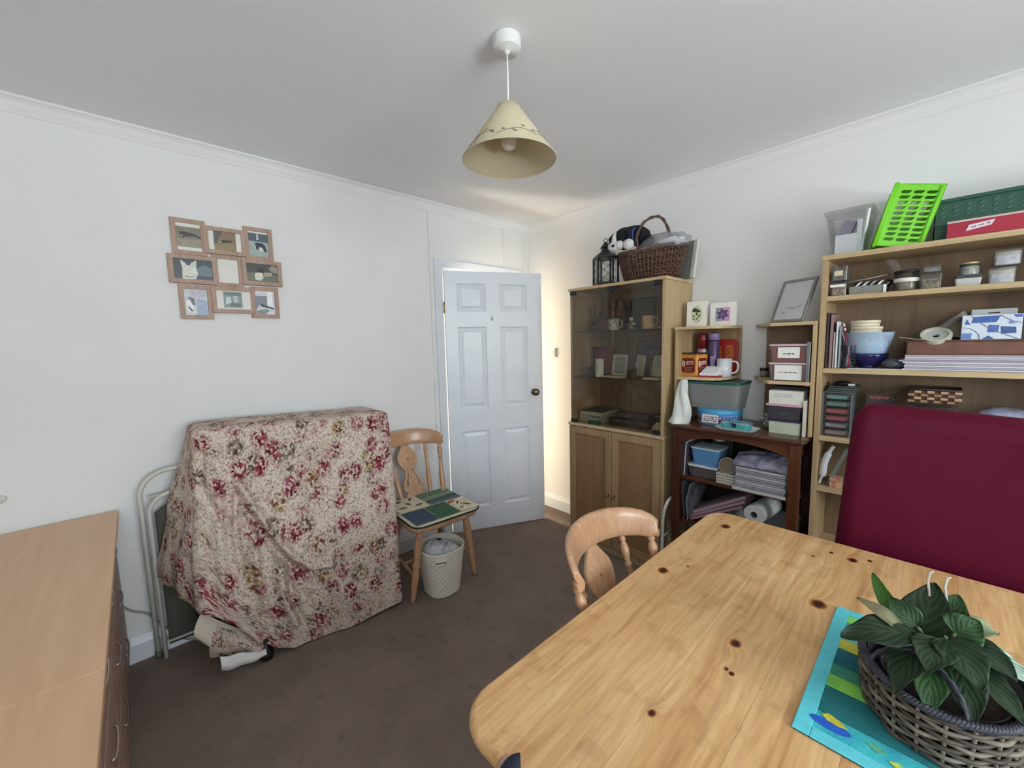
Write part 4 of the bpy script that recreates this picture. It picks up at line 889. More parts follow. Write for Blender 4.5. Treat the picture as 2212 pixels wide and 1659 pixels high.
# oval wicker planter
def wicker(t, cx, cy, z0, z1, ax, ay, n_stake, rows, r, colr, top=1.0, bot=0.96, bulge=0.0, rot=0, parts=True, seg=6, cr=None):
    H0 = z1-z0; ca, sa = cos(rot), sin(rot)
    def P(a, k, off=0.0):
        f = lerp(bot, top, k) + bulge*sin(pi*k); x = (ax*f+off)*cos(a); y = (ay*f+off)*sin(a)
        return Vector((cx + x*ca - y*sa, cy + x*sa + y*ca, z0 + H0*k))
    if not parts: J = MB()
    for i in range(rows):
        k = (i+0.5)/rows; N_ = n_stake*6; pts = []
        for q in range(N_):
            a = 2*pi*q/N_; pts.append(P(a, k, r*1.0*cos(n_stake*a/1.0*0.5*2/2 + pi*i) ) + Vector((0, 0, 0.0009*sin(a*7+i))))
        if parts:
            b = MB(); b.tube(pts, H0/rows*0.46, seg, closed=True, squash=1.0); obj('wicker_strand', b, colr[i % len(colr)], t)
        else: J.tube(pts, H0/rows*0.52, seg, closed=True)
    if not parts: obj('wicker_weave', J, colr[0], t, stuff=True)
    S = MB()
    for q in range(n_stake): a = 2*pi*q/n_stake; S.tube([P(a, k/6) for k in range(7)], r*0.8, 5)
    obj('stakes', S, colr[-1], t, stuff=True)
    b = MB(); b.loft([[tuple(P(2*pi*q/40, 0.02, -r)) for q in range(40)], [tuple(P(2*pi*q/40, 0.04, -r)) for q in range(40)]]); obj('basket_base', b, colr[0], t)
    return P
def braid(P, k, r, n_twist, m, t, name='rim_braid', a0=0, a1=2*pi, lift=0.0):
    closed = abs(a1-a0-2*pi) < 1e-3; N_ = 240
    for s in (0, 1, 2):
        pts = []
        for q in range(N_ + (0 if closed else 1)):
            a = lerp(a0, a1, q/N_); ph = n_twist*2*pi*q/N_ + s*2*pi/3; pts.append(P(a, k, r*cos(ph)) + Vector((0, 0, lift + r*sin(ph))))
        b = MB(); b.tube(pts, r*0.85, 6, closed=closed); obj(name, b, m, t)
W1_ = mat((84, 74, 66), 0.6, 0.25, 60); W2_ = mat((120, 110, 98), 0.6, 0.25, 60); W3_ = mat((64, 55, 48), 0.6, 0.2, 60)
pt = thing('plant_basket', 'oval grey wicker basket with a rope-twisted rim on the turquoise placemat', 'basket', (0.03, 1.03, 0.756))
PB = wicker(pt, 0.032, 1.030, 0.7562, 0.846, 0.108, 0.143, 21, 11, 0.0038, [W1_, W3_, W2_], 1.0, 0.93)
ROPE = mat((52, 54, 66), 0.5, 0.3, 40)
braid(PB, 1.03, 0.0042, 46, ROPE, pt)
def handle(a0, a1, hgt, lean):
    P0 = PB(a0, 1.0); P1 = PB(a1, 1.0); mid = (P0+P1)/2; c = Vector((0.03, 1.03, mid.z)); outd = (mid-c).normalized(); N_ = 60
    for s in (0, 1):
        pts = []
        for q in range(N_+1):
            k = q/N_; e = sin(pi*k)**0.55; p = P0.lerp(P1, k) + Vector((0, 0, 1))*hgt*e + outd*lean*e; ph = k*30 + s*pi; d = (P1-P0).normalized()
            pts.append(p + outd*0.0028*cos(ph) + Vector((0, 0, 0.0028*sin(ph))))
        b = MB(); b.tube(pts, 0.0030, 6); obj('rope_handle', b, ROPE, pt)
handle(radians(214), radians(286), 0.052, -0.030)
handle(radians(118), radians(60), 0.060, 0.0)
b = MB()
b.lathe([(0.86, 0.7605), (0.93, 0.846), (0.91, 0.846), (0.82, 0.800)], (0.032, 1.03, 0), 40, 0.108, 0.143, cap0=True, cap1=False); obj('plastic_lining', b, mat((30, 34, 42), 0.25), pt)

pl = thing('potted_plant', 'broad-leaved dark green pot plant growing in the oval basket', 'plant', (0.035, 1.02, 0.765))
b = MB(); b.lathe([(0.072, 0.765), (0.084, 0.826), (0.080, 0.826), (0.078, 0.812), (0.002, 0.816)], (0.035, 1.02, 0), 28); obj('pot', b, mat((26, 26, 30), 0.4), pl)
b = MB(); b.lathe([(0.076, 0.812), (0.05, 0.822), (0.002, 0.826)], (0.035, 1.02, 0), 24, cap0=False); obj('soil', b, mat((44, 34, 28), 1.0, 0.3, 90, bump=0.8, bs=200), pl)
def leafmat(name, dark, mid, vein, rough=0.42):
    m, N, L, P = nt(name)
    v = coords(N, L, uv=True); xy = N.new('ShaderNodeSeparateXYZ'); L.new(v, xy.inputs[0])
    # herringbone side veins from the UVs (x across, y along)
    ab = N.new('ShaderNodeMath'); ab.operation = 'SUBTRACT'; ab.inputs[1].default_value = 0.5; L.new(xy.outputs[0], ab.inputs[0])
    aa = N.new('ShaderNodeMath'); aa.operation = 'ABSOLUTE'; L.new(ab.outputs[0], aa.inputs[0])
    k = N.new('ShaderNodeMath'); k.operation = 'MULTIPLY_ADD'; k.inputs[1].default_value = -1.1; L.new(aa.outputs[0], k.inputs[0]); L.new(xy.outputs[1], k.inputs[2])
    s = N.new('ShaderNodeMath'); s.operation = 'MULTIPLY'; s.inputs[1].default_value = 34; L.new(k.outputs[0], s.inputs[0])
    sn = N.new('ShaderNodeMath'); sn.operation = 'SINE'; L.new(s.outputs[0], sn.inputs[0])
    r = ramp(N, [(0.0, C(*dark)), (0.75, C(*mid)), (0.93, C(*vein))]); mr = N.new('ShaderNodeMapRange'); mr.inputs[1].default_value = -1; L.new(sn.outputs[0], mr.inputs[0]); L.new(mr.outputs[0], r.inputs[0])
    md = ramp(N, [(0.012, (1, 1, 1, 1)), (0.03, (0, 0, 0, 1))]); L.new(aa.outputs[0], md.inputs[0])
    mx = N.new('ShaderNodeMixRGB'); L.new(md.outputs[0], mx.inputs[0]); L.new(r.outputs[0], mx.inputs[1]); mx.inputs[2].default_value = C(*vein); L.new(mx.outputs[0], P.inputs['Base Color'])
    P.inputs['Roughness'].default_value = rough; P.inputs['Specular IOR Level'].default_value = 0.28
    B = N.new('ShaderNodeBump'); B.inputs['Strength'].default_value = 0.22; B.inputs['Distance'].default_value = 0.002; B.invert = True; L.new(mr.outputs[0], B.inputs['Height']); L.new(B.outputs[0], P.inputs['Normal'])
    return m
LD = leafmat('leaf_dark', (28, 44, 28), (31, 48, 30), (44, 62, 42)); LG = leafmat('leaf_green', (62, 106, 46), (66, 112, 48), (86, 130, 62)); LP = leafmat('leaf_pale', (120, 150, 136), (150, 176, 164), (196, 212, 200)); LM = leafmat('leaf_mid', (38, 66, 36), (41, 70, 38), (58, 88, 52))
def leaf(base, tip, width, nrm, m, droop=0.01, cup=0.12, wave=0.03, shape=1.0, label=None, stem=True):
    base = Vector(base); tip = Vector(tip); d = tip-base; L_ = d.length; d.normalize(); n = Vector(nrm); n = (n - d*n.dot(d)).normalized(); s = d.cross(n)
    b = MB(); NU_, NV_ = 12, 18; b.uv = {}; vs = []; sd = random.random()*9
    for j in range(NV_+1):
        k = j/NV_; w = width/2*(sin(pi*k**(0.75*shape))**0.75)*(1-0.15*k) + 0.0008
        for i in range(NU_+1):
            u = i/NU_*2-1; c = base + d*L_*k + n*(droop*sin(pi*k)) + s*u*w + n*(-cup*width*0.5*(1-u*u) + wave*width*sin(k*13+sd)*u*u*(1 if u > 0 else -1) )
            b.uv[len(vs)] = (i/NU_, k); vs.append(tuple(c))
    b.add(vs, [(j*(NU_+1)+i, j*(NU_+1)+i+1, (j+1)*(NU_+1)+i+1, (j+1)*(NU_+1)+i) for j in range(NV_) for i in range(NU_)], True)
    lo = obj('leaf', b, m, pl, fixn=False, label=label, solid=0.0008)
    if stem:
        b = MB(); c0 = Vector((0.035, 1.02, 0.82)); b.tube(bez(c0 + (base-c0)*0.15, (c0+base)/2 + Vector((0, 0, 0.02)), base, 8), 0.0026, 6); obj('leaf_stalk', b, mat((96, 110, 70), 0.6), pl)
# leaves (base, tip, width, facing)
leaf((0.005, 1.000, 0.905), (0.018, 1.060, 0.988), 0.080, (-0.2, -0.9, 0.45), LD, 0.006, 0.15, 0.02, 0.8, 'large round dark leaf standing up in the middle')
leaf((0.030, 1.015, 0.915), (0.048, 1.055, 0.980), 0.066, (-0.25, -0.9, 0.35), LM, 0.004, 0.12, 0.02, 0.8)
leaf((-0.020, 1.000, 0.920), (-0.069, 1.045, 0.978), 0.030, (-0.7, -0.6, 0.5), LG, 0.008, 0.2, 0.02, 1.1, 'narrow bright green leaf pointing up to the left')
leaf((-0.016, 0.970, 0.920), (-0.082, 0.962, 0.958), 0.024, (-0.2, -0.6, 0.9), mat((96, 92, 62), 0.6, 0.2, 60), 0.012, 0.3, 0.05, 1.1, 'curled brownish leaf at the left')
leaf((0.000, 0.965, 0.925), (-0.096, 0.902, 0.905), 0.062, (-0.1, -0.45, 1), LD, 0.014, 0.12, 0.05, 1.0, 'wide leaf reaching left over the rim')
leaf((0.008, 0.975, 0.905), (-0.020, 0.890, 0.850), 0.062, (-0.5, -0.7, 0.7), LD, 0.014, 0.12, 0.04, 0.9)
leaf((0.000, 0.985, 0.930), (-0.040, 1.000, 0.960), 0.046, (-0.3, -0.8, 0.6), LM, 0.006, 0.15, 0.03, 0.9)
leaf((0.025, 0.975, 0.925), (0.015, 0.900, 0.905), 0.060, (0, -0.5, 1), LD, 0.010, 0.15, 0.03, 0.9)
leaf((0.035, 0.985, 0.930), (0.075, 0.915, 0.900), 0.066, (0.1, -0.5, 1), LD, 0.012, 0.15, 0.04, 0.9)
leaf((0.045, 0.995, 0.935), (0.072, 1.010, 0.965), 0.058, (0.2, -0.7, 0.7), LM, 0.006, 0.15, 0.03, 0.8)
leaf((0.050, 1.005, 0.925), (0.112, 0.962, 0.912), 0.054, (0.2, -0.4, 1), LD, 0.012, 0.2, 0.04, 1.0)
leaf((0.055, 1.020, 0.915), (0.136, 0.995, 0.898), 0.046, (0.2, -0.5, 1), LP, 0.006, 0.12, 0.05, 1.0, 'pale silvery leaf stretching to the right')
leaf((0.048, 1.040, 0.925), (0.100, 1.090, 0.915), 0.050, (0.5, 0.1, 1), mat((120, 130, 100), 0.6, 0.15, 80), 0.014, 0.2, 0.05, 1.0, 'folded leaf showing its pale underside')
leaf((0.050, 0.985, 0.900), (0.068, 0.900, 0.850), 0.056, (0.1, -0.75, 0.7), LD, 0.010, 0.15, 0.04, 0.9)
leaf((0.020, 0.965, 0.895), (0.020, 0.880, 0.848), 0.052, (0.0, -0.75, 0.7), LM, 0.010, 0.15, 0.04, 0.9)
leaf((0.060, 1.000, 0.895), (0.120, 0.935, 0.860), 0.050, (0.4, -0.5, 0.9), LD, 0.010, 0.15, 0.04, 0.9)
leaf((0.020, 1.060, 0.900), (-0.02, 1.130, 0.900), 0.056, (-0.2, 0.3, 1), LD, 0.012, 0.15, 0.04, 0.9)
leaf((0.050, 1.060, 0.900), (0.075, 1.140, 0.890), 0.054, (0.2, 0.3, 1), LD, 0.012, 0.15, 0.04, 0.9)
leaf((-0.005, 1.020, 0.900), (-0.075, 1.060, 0.875), 0.052, (-0.4, 0, 1), LD, 0.012, 0.15, 0.04, 0.9)
for x, y in ((0.012, 1.055), (0.034, 1.050)):
    b = MB(); b.tube([(x, y-0.01, 0.965), (x-0.004, y, 0.990), (x-0.002, y+0.003, 1.006), (x+0.003, y+0.002, 1.010)], [0.002, 0.0022, 0.0028, 0.001], 6); obj('young_shoot', b, mat((196, 186, 172), 0.7), pl, label='small pale curled shoot')
# ============================================================ GLAZED DISPLAY CABINET
cx0, cx1, cy0, cy1 = -1.788, -1.084, 2.236, 2.590
CT, CM = 1.810, 0.884
t = thing('display_cabinet', 'tall light oak cabinet with smoked glass doors above two panelled doors', 'cabinet', (-1.436, 2.41, 0))
b = MB(); b.box(cx0+0.004, cy0+0.010, CM, cx0+0.022, cy1, CT-0.018); obj('side_panel', b, OAK, t)
b = MB(); b.box(cx1-0.028, cy0+0.002, CM, cx1-0.006, cy1, CT-0.018); obj('side_panel', b, OAK, t, bevel=0.001)
b = MB(); b.box(cx0, cy0-0.008, CT-0.018, cx1, cy1, CT); obj('top_panel', b, OAKX, t, bevel=0.002)
b = MB(); b.box(cx0-0.004, cy0-0.016, CM-0.020, cx1+0.004, cy1, CM); obj('ledge', b, OAKX, t, bevel=0.004)
b = MB(); b.box(cx0+0.022, cy1-0.008, CM, cx1-0.028, cy1, CT-0.018); obj('back_panel', b, BACKB, t)
b = MB(); b.box(cx0+0.002, cy0+0.014, 0.06, cx0+0.020, cy1, CM-0.02); obj('side_panel', b, OAK, t)
b = MB(); b.box(cx1-0.020, cy0+0.002, 0.0, cx1-0.002, cy1, CM-0.02); obj('side_panel', b, OAK, t, bevel=0.001)
b = MB(); b.box(cx0+0.020, cy0+0.03, 0.0, cx1-0.020, cy0+0.045, 0.07); obj('plinth', b, OAKX, t)
b = MB(); b.box(cx0+0.002, cy0+0.004, 0, cx0+0.022, cy0+0.022, CM-0.02); b.box(cx1-0.040, cy0+0.004, 0.06, cx1-0.020, cy0+0.022, CM-0.02); obj('stile', b, OAK, t)
CFR = wood('oak_front_shaded', (134, 108, 76), (160, 132, 96), (176, 148, 110), 'z', 70, 0.5, 0.05, 0.02)  # door oaks darker than the sides: the front's shade put into the colour
OAKD = wood('oak_door_panel', (116, 88, 58), (140, 108, 74), (152, 120, 84), 'z', 60, 0.5, 0.05, 0.02)
for k, (x0, x1) in enumerate(((cx0+0.006, -1.439), (-1.435, cx1-0.022))):
    d = thing('door', '', '', (0, 0, 0)); bpy.data.objects.remove(d)
    b = MB(); w = 0.046; z0, z1 = 0.075, CM-0.024; M = face_M(((x0+x1)/2, cy0-0.014, (z0+z1)/2), (0, -1, 0))
    b.T = M; b.shape(rect(x1-x0, z1-z0), [rect(x1-x0-2*w, z1-z0-2*w)], -0.017, 0.0); dd = obj('door', b, CFR, t, bevel=0.0015)
    b = MB(); b.T = M; b.shape(rect(x1-x0-2*w+0.002, z1-z0-2*w+0.002), [], -0.015, -0.009); obj('recessed_panel', b, OAKD, dd)
    b = MB(); kx = x1-0.020 if k == 0 else x0+0.020; b.T = Matrix.Translation((kx, cy0-0.014, 0.432)) @ Matrix.Rotation(pi/2, 4, 'X'); b.lathe([(0.008, 0), (0.005, 0.003), (0.005, 0.012), (0.009, 0.016), (0.010, 0.021), (0.006, 0.025), (0.001, 0.026)], n=14); obj('knob', b, BRASS, dd, label='small round brass knob')
for k, (x0, x1) in enumerate(((cx0+0.016, -1.437), (-1.435, cx1-0.030))):
    b = MB(); b.box(x0, cy0-0.004, CM+0.006, x1, cy0, CT-0.021); g = obj('glass_door', b, SMOKE, t)
    hx = x0 if k == 0 else x1
    for z in (CM+0.003, CT-0.045):
        b = MB(); q = 0.045 if k == 0 else -0.045; b.box(hx, cy0-0.009, z, hx+q, cy0+0.008, z+0.024); obj('hinge', b, BLACK, g, bevel=0.002)
b = MB(); b.box(-1.475, cy0-0.008, CT-0.040, -1.400, cy0+0.010, CT-0.020); obj('magnet_catch', b, BLACK, t)
for z in (1.512, 1.205):
    b = MB(); b.box(cx0+0.024, cy0+0.012, z, cx1-0.030, cy1-0.012, z+0.005); obj('glass_shelf', b, clear('shelf_glass', (0.80, 0.86, 0.84), 0.12, (70, 84, 80), 0.2, 0.03), t)
S1, S2, S0 = 1.517, 1.210, CM

def cup(name, label, cat, x, y, z, r, h, m, hm=None, side=1, taper=0.9, group=None, decor=None):
    t = thing(name, label, cat, (x, y, z), group)
    b = MB(); b.lathe([(r*taper*0.9, 0), (r*taper, 0.003), (r, h), (r-0.003, h), (r*taper-0.003, 0.006), (0.001, 0.005)], (x, y, z), 24); obj('cup_body', b, m, t)
    b = MB(); b.tube([(x+side*(r-0.002), y, z+h*0.82), (x+side*(r+h*0.22), y, z+h*0.84), (x+side*(r+h*0.33), y, z+h*0.56), (x+side*(r+h*0.22), y, z+h*0.26), (x+side*(r*0.96-0.002), y, z+h*0.2)] if False else
        smooth_path([(x+side*(r-0.003), y, z+h*0.85), (x+side*(r+h*0.24), y, z+h*0.82), (x+side*(r+h*0.34), y, z+h*0.55), (x+side*(r+h*0.22), y, z+h*0.27), (x+side*(r*0.95-0.003), y, z+h*0.18)], 5), h*0.055, 8); obj('handle', b, hm or m, t)
    return t
# --- top glass shelf
m = cup('spotted_mug', 'white mug with dark speckles on the top glass shelf of the cabinet', 'mug', -1.470, 2.30, S1, 0.036, 0.075, mat((226, 224, 216), 0.3, c2=(120, 120, 112), vs=70))
cup('tan_tankard', 'tan pottery tankard on the cabinet top shelf, right of the speckled mug', 'mug', -1.236, 2.31, S1, 0.036, 0.080, mat((206, 170, 132), 0.5, 0.2, 30), side=1, taper=1.0)
t = thing('figurine', 'small dark and white figure with a hat between the mug and the tankard', 'ornament', (-1.350, 2.31, S1))
b = MB(); b.lathe([(0.026, 0), (0.030, 0.012), (0.016, 0.030), (0.020, 0.042), (0.012, 0.055), (0.001, 0.058)], (-1.350, 2.31, S1), 16); obj('figure_body', b, mat((120, 112, 96), 0.5, 0.4, 60, c2=(60, 56, 54)), t)
b = MB(); b.sphere((-1.350, 2.31, S1+0.066), 0.013, 12, 8); obj('figure_head', b, mat((214, 196, 172), 0.5), t)
b = MB(); b.tube([(-1.382, 2.305, S1+0.030), (-1.35, 2.30, S1+0.040), (-1.318, 2.305, S1+0.034)], 0.006, 8); obj('figure_arms', b, mat((190, 186, 176), 0.5), t)
t = thing('figurine', 'small pale angel ornament at the right end of the cabinet top shelf', 'ornament', (-1.145, 2.33, S1))
b = MB(); b.lathe([(0.020, 0), (0.014, 0.030), (0.007, 0.050), (0.001, 0.052)], (-1.145, 2.33, S1), 14); obj('figure_body', b, mat((170, 140, 108), 0.5), t)
b = MB(); b.sphere((-1.145, 2.33, S1+0.062), 0.012, 12, 8); obj('figure_head', b, mat((216, 204, 186), 0.5), t)
b = MB(); b.tube([(-1.185, 2.33, S1+0.006), (-1.165, 2.33, S1+0.008), (-1.14, 2.33, S1+0.020)], 0.008, 8); obj('figure_base', b, mat((196, 180, 156), 0.5), t)
def frame(name, label, x, y, z, w, h, lean, yaw, fm, pm, bw=0.012, dep=0.012, cat='picture frame', group=None, mount=None, mw_=0.0):
    t = thing(name, label, cat, (x, y, z), group)
    M = Matrix.Translation((x, y, z)) @ Matrix.Rotation(yaw, 4, 'Z') @ Matrix.Rotation(-lean, 4, 'X') @ Matrix(((1,0,0,0),(0,0,-1,0),(0,1,0,0),(0,0,0,1)))
    b = MB(); b.T = M; b.shape(rect(w, h, 0, h/2), [rect(w-2*bw, h-2*bw, 0, h/2)], 0.0, dep); obj('frame_border', b, fm, t, bevel=0.0015)
    b = MB(); b.T = M; b.shape(rect(w-2*bw+0.001, h-2*bw+0.001, 0, h/2), [], 0.001, dep-0.005); p = obj('picture_mount', b, mount or pm, t)
    if mount:
        b = MB(); b.T = M; b.shape(rect(w-2*bw-2*mw_, h-2*bw-2*mw_, 0, h/2), [], dep-0.005, dep-0.0044); obj('picture', b, pm, t)
    return t, M
frame('dark_picture', 'dark green picture standing at the back of the cabinet top shelf', -1.385, 2.50, S1, 0.178, 0.215, 0.12, 0, mat((30, 36, 34), 0.5), mat((44, 56, 54), 0.4, 0.3, 12), 0.010)
t = thing('trinket_box', 'dark maroon trinket box on the cabinet top shelf behind the speckled mug', 'box', (-1.60, 2.42, S1))
b = MB(); b.rloft(-1.665, 2.37, -1.54, 2.47, [(S1, 0), (S1+0.065, 0)], 0.006, 3); obj('box_body', b, mat((92, 42, 46), 0.5, 0.2, 30), t)
b = MB(); b.rloft(-1.668, 2.367, -1.537, 2.473, [(S1+0.065, 0), (S1+0.080, 0), (S1+0.085, 0.01)], 0.006, 3); obj('box_lid', b, mat((78, 36, 40), 0.4), t)
t = thing('wooden_clock', 'dark wooden carved shelf clock standing behind the cabinet doors', 'clock', (-1.560, 2.52, S1))
b = MB(); b.shape([(-.055, 0), (.055, 0), (.055, .17), (.03, .20), (0, .225), (-.03, .20), (-.055, .17)], [oval(0.030, 0.030, 0, 0.13, 16)], -0.02, 0.02, face_M((-1.56, 2.52, S1), (0, -1, 0))); obj('clock_case', b, mat((84, 56, 38), 0.45, 0.25, 30), t, bevel=0.002)
b = MB(); b.shape(oval(0.029, 0.029, 0, 0.13, 16), [], -0.015, 0.012, face_M((-1.56, 2.52, S1), (0, -1, 0))); obj('clock_face', b, mat((116, 84, 56), 0.5), t)
t = thing('dried_sprig', 'small dark dried sprig in a pot at the left of the cabinet top shelf', 'ornament', (-1.70, 2.42, S1))
b = MB(); b.lathe([(0.020, 0), (0.026, 0.045), (0.022, 0.045), (0.016, 0.01)], (-1.70, 2.42, S1), 14); obj('pot', b, mat((96, 92, 84), 0.5), t)
for k in range(6):
    b = MB(); a = k*1.05; b.tube([(-1.70, 2.42, S1+0.02), (-1.70+0.02*cos(a), 2.42+0.02*sin(a), S1+0.09), (-1.70+0.045*cos(a), 2.42+0.035*sin(a), S1+0.13+0.01*k)], [0.002, 0.0015, 0.004], 5); obj('twig', b, mat((84, 72, 60), 0.8), t)
# --- second glass shelf
t = thing('candle', 'white pillar candle with a green printed sprig on the middle glass shelf', 'candle', (-1.580, 2.30, S2))
b = MB(); b.lathe([(0.027, 0), (0.028, 0.003), (0.028, 0.118), (0.024, 0.121), (0.004, 0.117), (0.001, 0.117)], (-1.580, 2.30, S2), 24); obj('wax', b, mat((228, 230, 226), 0.5), t)
b = MB(); b.tube([(-1.580, 2.30, S2+0.117), (-1.580, 2.30, S2+0.132), (-1.578, 2.30, S2+0.144)], 0.0015, 6); obj('wick', b, mat((200, 190, 170), 0.8), t)
b = MB(); b.T = face_M((-1.580, 2.2718, S2+0.06), (0, -1, 0))
for k in range(5): b.shape([(-.002+.004*(k % 2), -.03+.013*k), (.008*(1 if k % 2 else -1), -.022+.013*k), (.001, -.016+.013*k)], [], -0.002, 0.0006)
obj('sprig_print', b, mat((90, 130, 110), 0.7), t, stuff=True)
t = thing('maroon_folder', 'tall maroon box file standing behind the white candle in the cabinet', 'box', (-1.652, 2.47, S2))
b = MB(); b.box(-1.735, 2.455, S2, -1.575, 2.495, S2+0.195); obj('folder_body', b, mat((110, 36, 46), 0.6, 0.1, 20), t, bevel=0.002)
b = MB(); b.box(-1.742, 2.450, S2, -1.736, 2.500, S2+0.198); obj('folder_spine', b, mat((44, 40, 44), 0.6), t)
t = thing('glass_tumbler', 'small clear tumbler at the left of the middle glass shelf', 'glass', (-1.685, 2.34, S2))
b = MB(); b.lathe([(0.018, 0), (0.023, 0.06), (0.0215, 0.06), (0.017, 0.004)], (-1.685, 2.34, S2), 16); obj('tumbler', b, GLASS, t)
DKW = mat((96, 66, 46), 0.45, 0.1, 30)
frame('photo_stand', 'small dark-framed text print, leftmost of three frames on the middle glass shelf', -1.480, 2.385, S2, 0.120, 0.150, 0.16, 0.0, mat((150, 140, 122), 0.5), mat((176, 180, 176), 0.6, 0.25, 160, c2=(110, 112, 112)), 0.009, mount=mat((220, 220, 210), 0.7), mw_=0.010)
t_, M_ = frame('photo_stand', 'brown-framed bird picture in the middle of the three shelf frames', -1.335, 2.385, S2, 0.105, 0.155, 0.22, -0.28, DKW, mat((196, 198, 184), 0.6, c2=(150, 146, 128), vs=24), 0.009)
frame('photo_stand', 'brown-framed pale print, rightmost of the three shelf frames', -1.212, 2.375, S2, 0.110, 0.155, 0.22, -0.28, DKW, mat((206, 208, 192), 0.6, c2=(160, 160, 138), vs=20), 0.011)
frame('group_photo', 'wide grey photograph standing behind the three small frames in the cabinet', -1.270, 2.50, S2, 0.300, 0.235, 0.10, 0.0, mat((60, 62, 68), 0.5), mat((112, 118, 130), 0.4, c2=(58, 60, 72), vs=14), 0.006)
t = thing('cat_figurine', 'thin dark cat figure in front of the middle small frame', 'ornament', (-1.330, 2.31, S2))
b = MB(); b.tube(smooth_path([(-1.330, 2.31, S2+0.003), (-1.331, 2.31, S2+0.03), (-1.326, 2.31, S2+0.06), (-1.332, 2.31, S2+0.085)], 5), [0.016-0.0005*k for k in range(16)], 10); obj('figure_body', b, DARK, t)
b = MB(); b.sphere((-1.333, 2.31, S2+0.093), 0.010, 12, 8); obj('figure_head', b, DARK, t)
t = thing('paper_stack', 'pair of cream booklets lying at the front of the middle glass shelf', 'booklets', (-1.43, 2.285, S2))
for k, (x0, x1) in enumerate(((-1.53, -1.40), (-1.245, -1.14))):
    b = MB(); b.box(x0, 2.262, S2, x1, 2.335, S2+0.012); obj('booklet', b, mat((190, 182, 160), 0.8), t)
# --- cabinet floor
GB = [((62, 84, 92), 0.030), ((86, 110, 118), 0.022), ((74, 92, 44), 0.028)]
z = S0; 
for k, (c, h) in enumerate(reversed(GB)):
    t = thing('green_book', ['olive green book, lowest of the three lying at the left of the cabinet floor', 'pale blue-grey book in the middle of the three at the left of the cabinet floor', 'slate blue book on top of the three at the left of the cabinet floor'][k], 'book', (-1.66, 2.40, z), None)
    M = Matrix.Translation((-1.655, 2.405, 0)) @ Matrix.Rotation(-0.15+0.1*k, 4, 'Z')
    b = MB(); b.T = M; b.box(-0.088, -0.115, z+0.002, 0.088, 0.115, z+h-0.002); obj('pages', b, mat((196, 192, 176), 0.8), t)
    b = MB(); b.T = M; b.box(-0.09, -0.118, z, 0.092, 0.118, z+0.002); b.box(-0.09, -0.118, z+h-0.002, 0.092, 0.118, z+h); b.box(-0.093, -0.118, z, -0.089, 0.118, z+h); obj('book_cover', b, mat(c, 0.5, 0.1), t)
    z += h
t = thing('green_packet', 'small green and white packet at the front of the cabinet floor', 'packet', (-1.60, 2.275, S0))
b = MB(); b.box(-1.645, 2.252, S0, -1.565, 2.292, S0+0.028); obj('packet_body', b, mat((46, 92, 70), 0.5), t, bevel=0.001)
b = MB(); b.box(-1.645, 2.252, S0+0.0285, -1.565, 2.292, S0+0.045); obj('packet_top', b, mat((160, 178, 170), 0.5), t, bevel=0.001)
t = thing('toy_train_case', 'long dark moulded tray of gadgets on the cabinet floor', 'tray', (-1.36, 2.38, S0))
b = MB(); b.rloft(-1.52, 2.30, -1.22, 2.46, [(S0, 0.01), (S0+0.03, 0), (S0+0.05, 0.004), (S0+0.055, 0.02)], 0.02, 4); obj('tray_body', b, mat((40, 34, 34), 0.4), t)
b = MB(); b.rloft(-1.49, 2.35, -1.25, 2.45, [(S0+0.055, 0), (S0+0.085, 0.006), (S0+0.09, 0.02)], 0.015, 4); obj('tray_lid', b, mat((56, 44, 42), 0.4), t)
t = thing('dark_case', 'black case with a pale stripe behind the little house ornament', 'case', (-1.17, 2.42, S0))
b = MB(); b.rloft(-1.205, 2.36, -1.118, 2.52, [(S0, 0), (S0+0.10, 0), (S0+0.105, 0.006)], 0.006, 3); obj('case_body', b, mat((30, 28, 32), 0.4), t)
b = MB(); b.box(-1.203, 2.357, S0+0.088, -1.122, 2.361, S0+0.093); b.box(-1.203, 2.357, S0+0.074, -1.145, 2.361, S0+0.077); obj('pale_stripe', b, mat((150, 144, 140), 0.5), t, stuff=True)
t = thing('house_ornament', 'tiny cream house ornament in the right front corner of the cabinet floor', 'ornament', (-1.147, 2.275, S0))
b = MB(); b.shape([(-.024, 0), (.024, 0), (.024, .038), (0, .062), (-.024, .038)], [], -0.016, 0.016, face_M((-1.147, 2.275, S0), (0, -1, 0))); obj('house_body', b, mat((206, 196, 150), 0.6, c2=(120, 110, 80), vs=90), t)
b = MB(); b.shape([(-.028, .036), (0, .064), (.028, .036), (.028, .041), (0, .070), (-.028, .041)], [], -0.018, 0.018, face_M((-1.147, 2.275, S0), (0, -1, 0))); obj('house_roof', b, mat((222, 214, 176), 0.6), t)
for sx in (-.010, .010):
    b = MB(); b.shape(rect(.007, .012, sx, .022), [], -0.018, 0.0165, face_M((-1.147, 2.275, S0), (0, -1, 0))); obj('house_window', b, mat((70, 64, 50), 0.5), t)

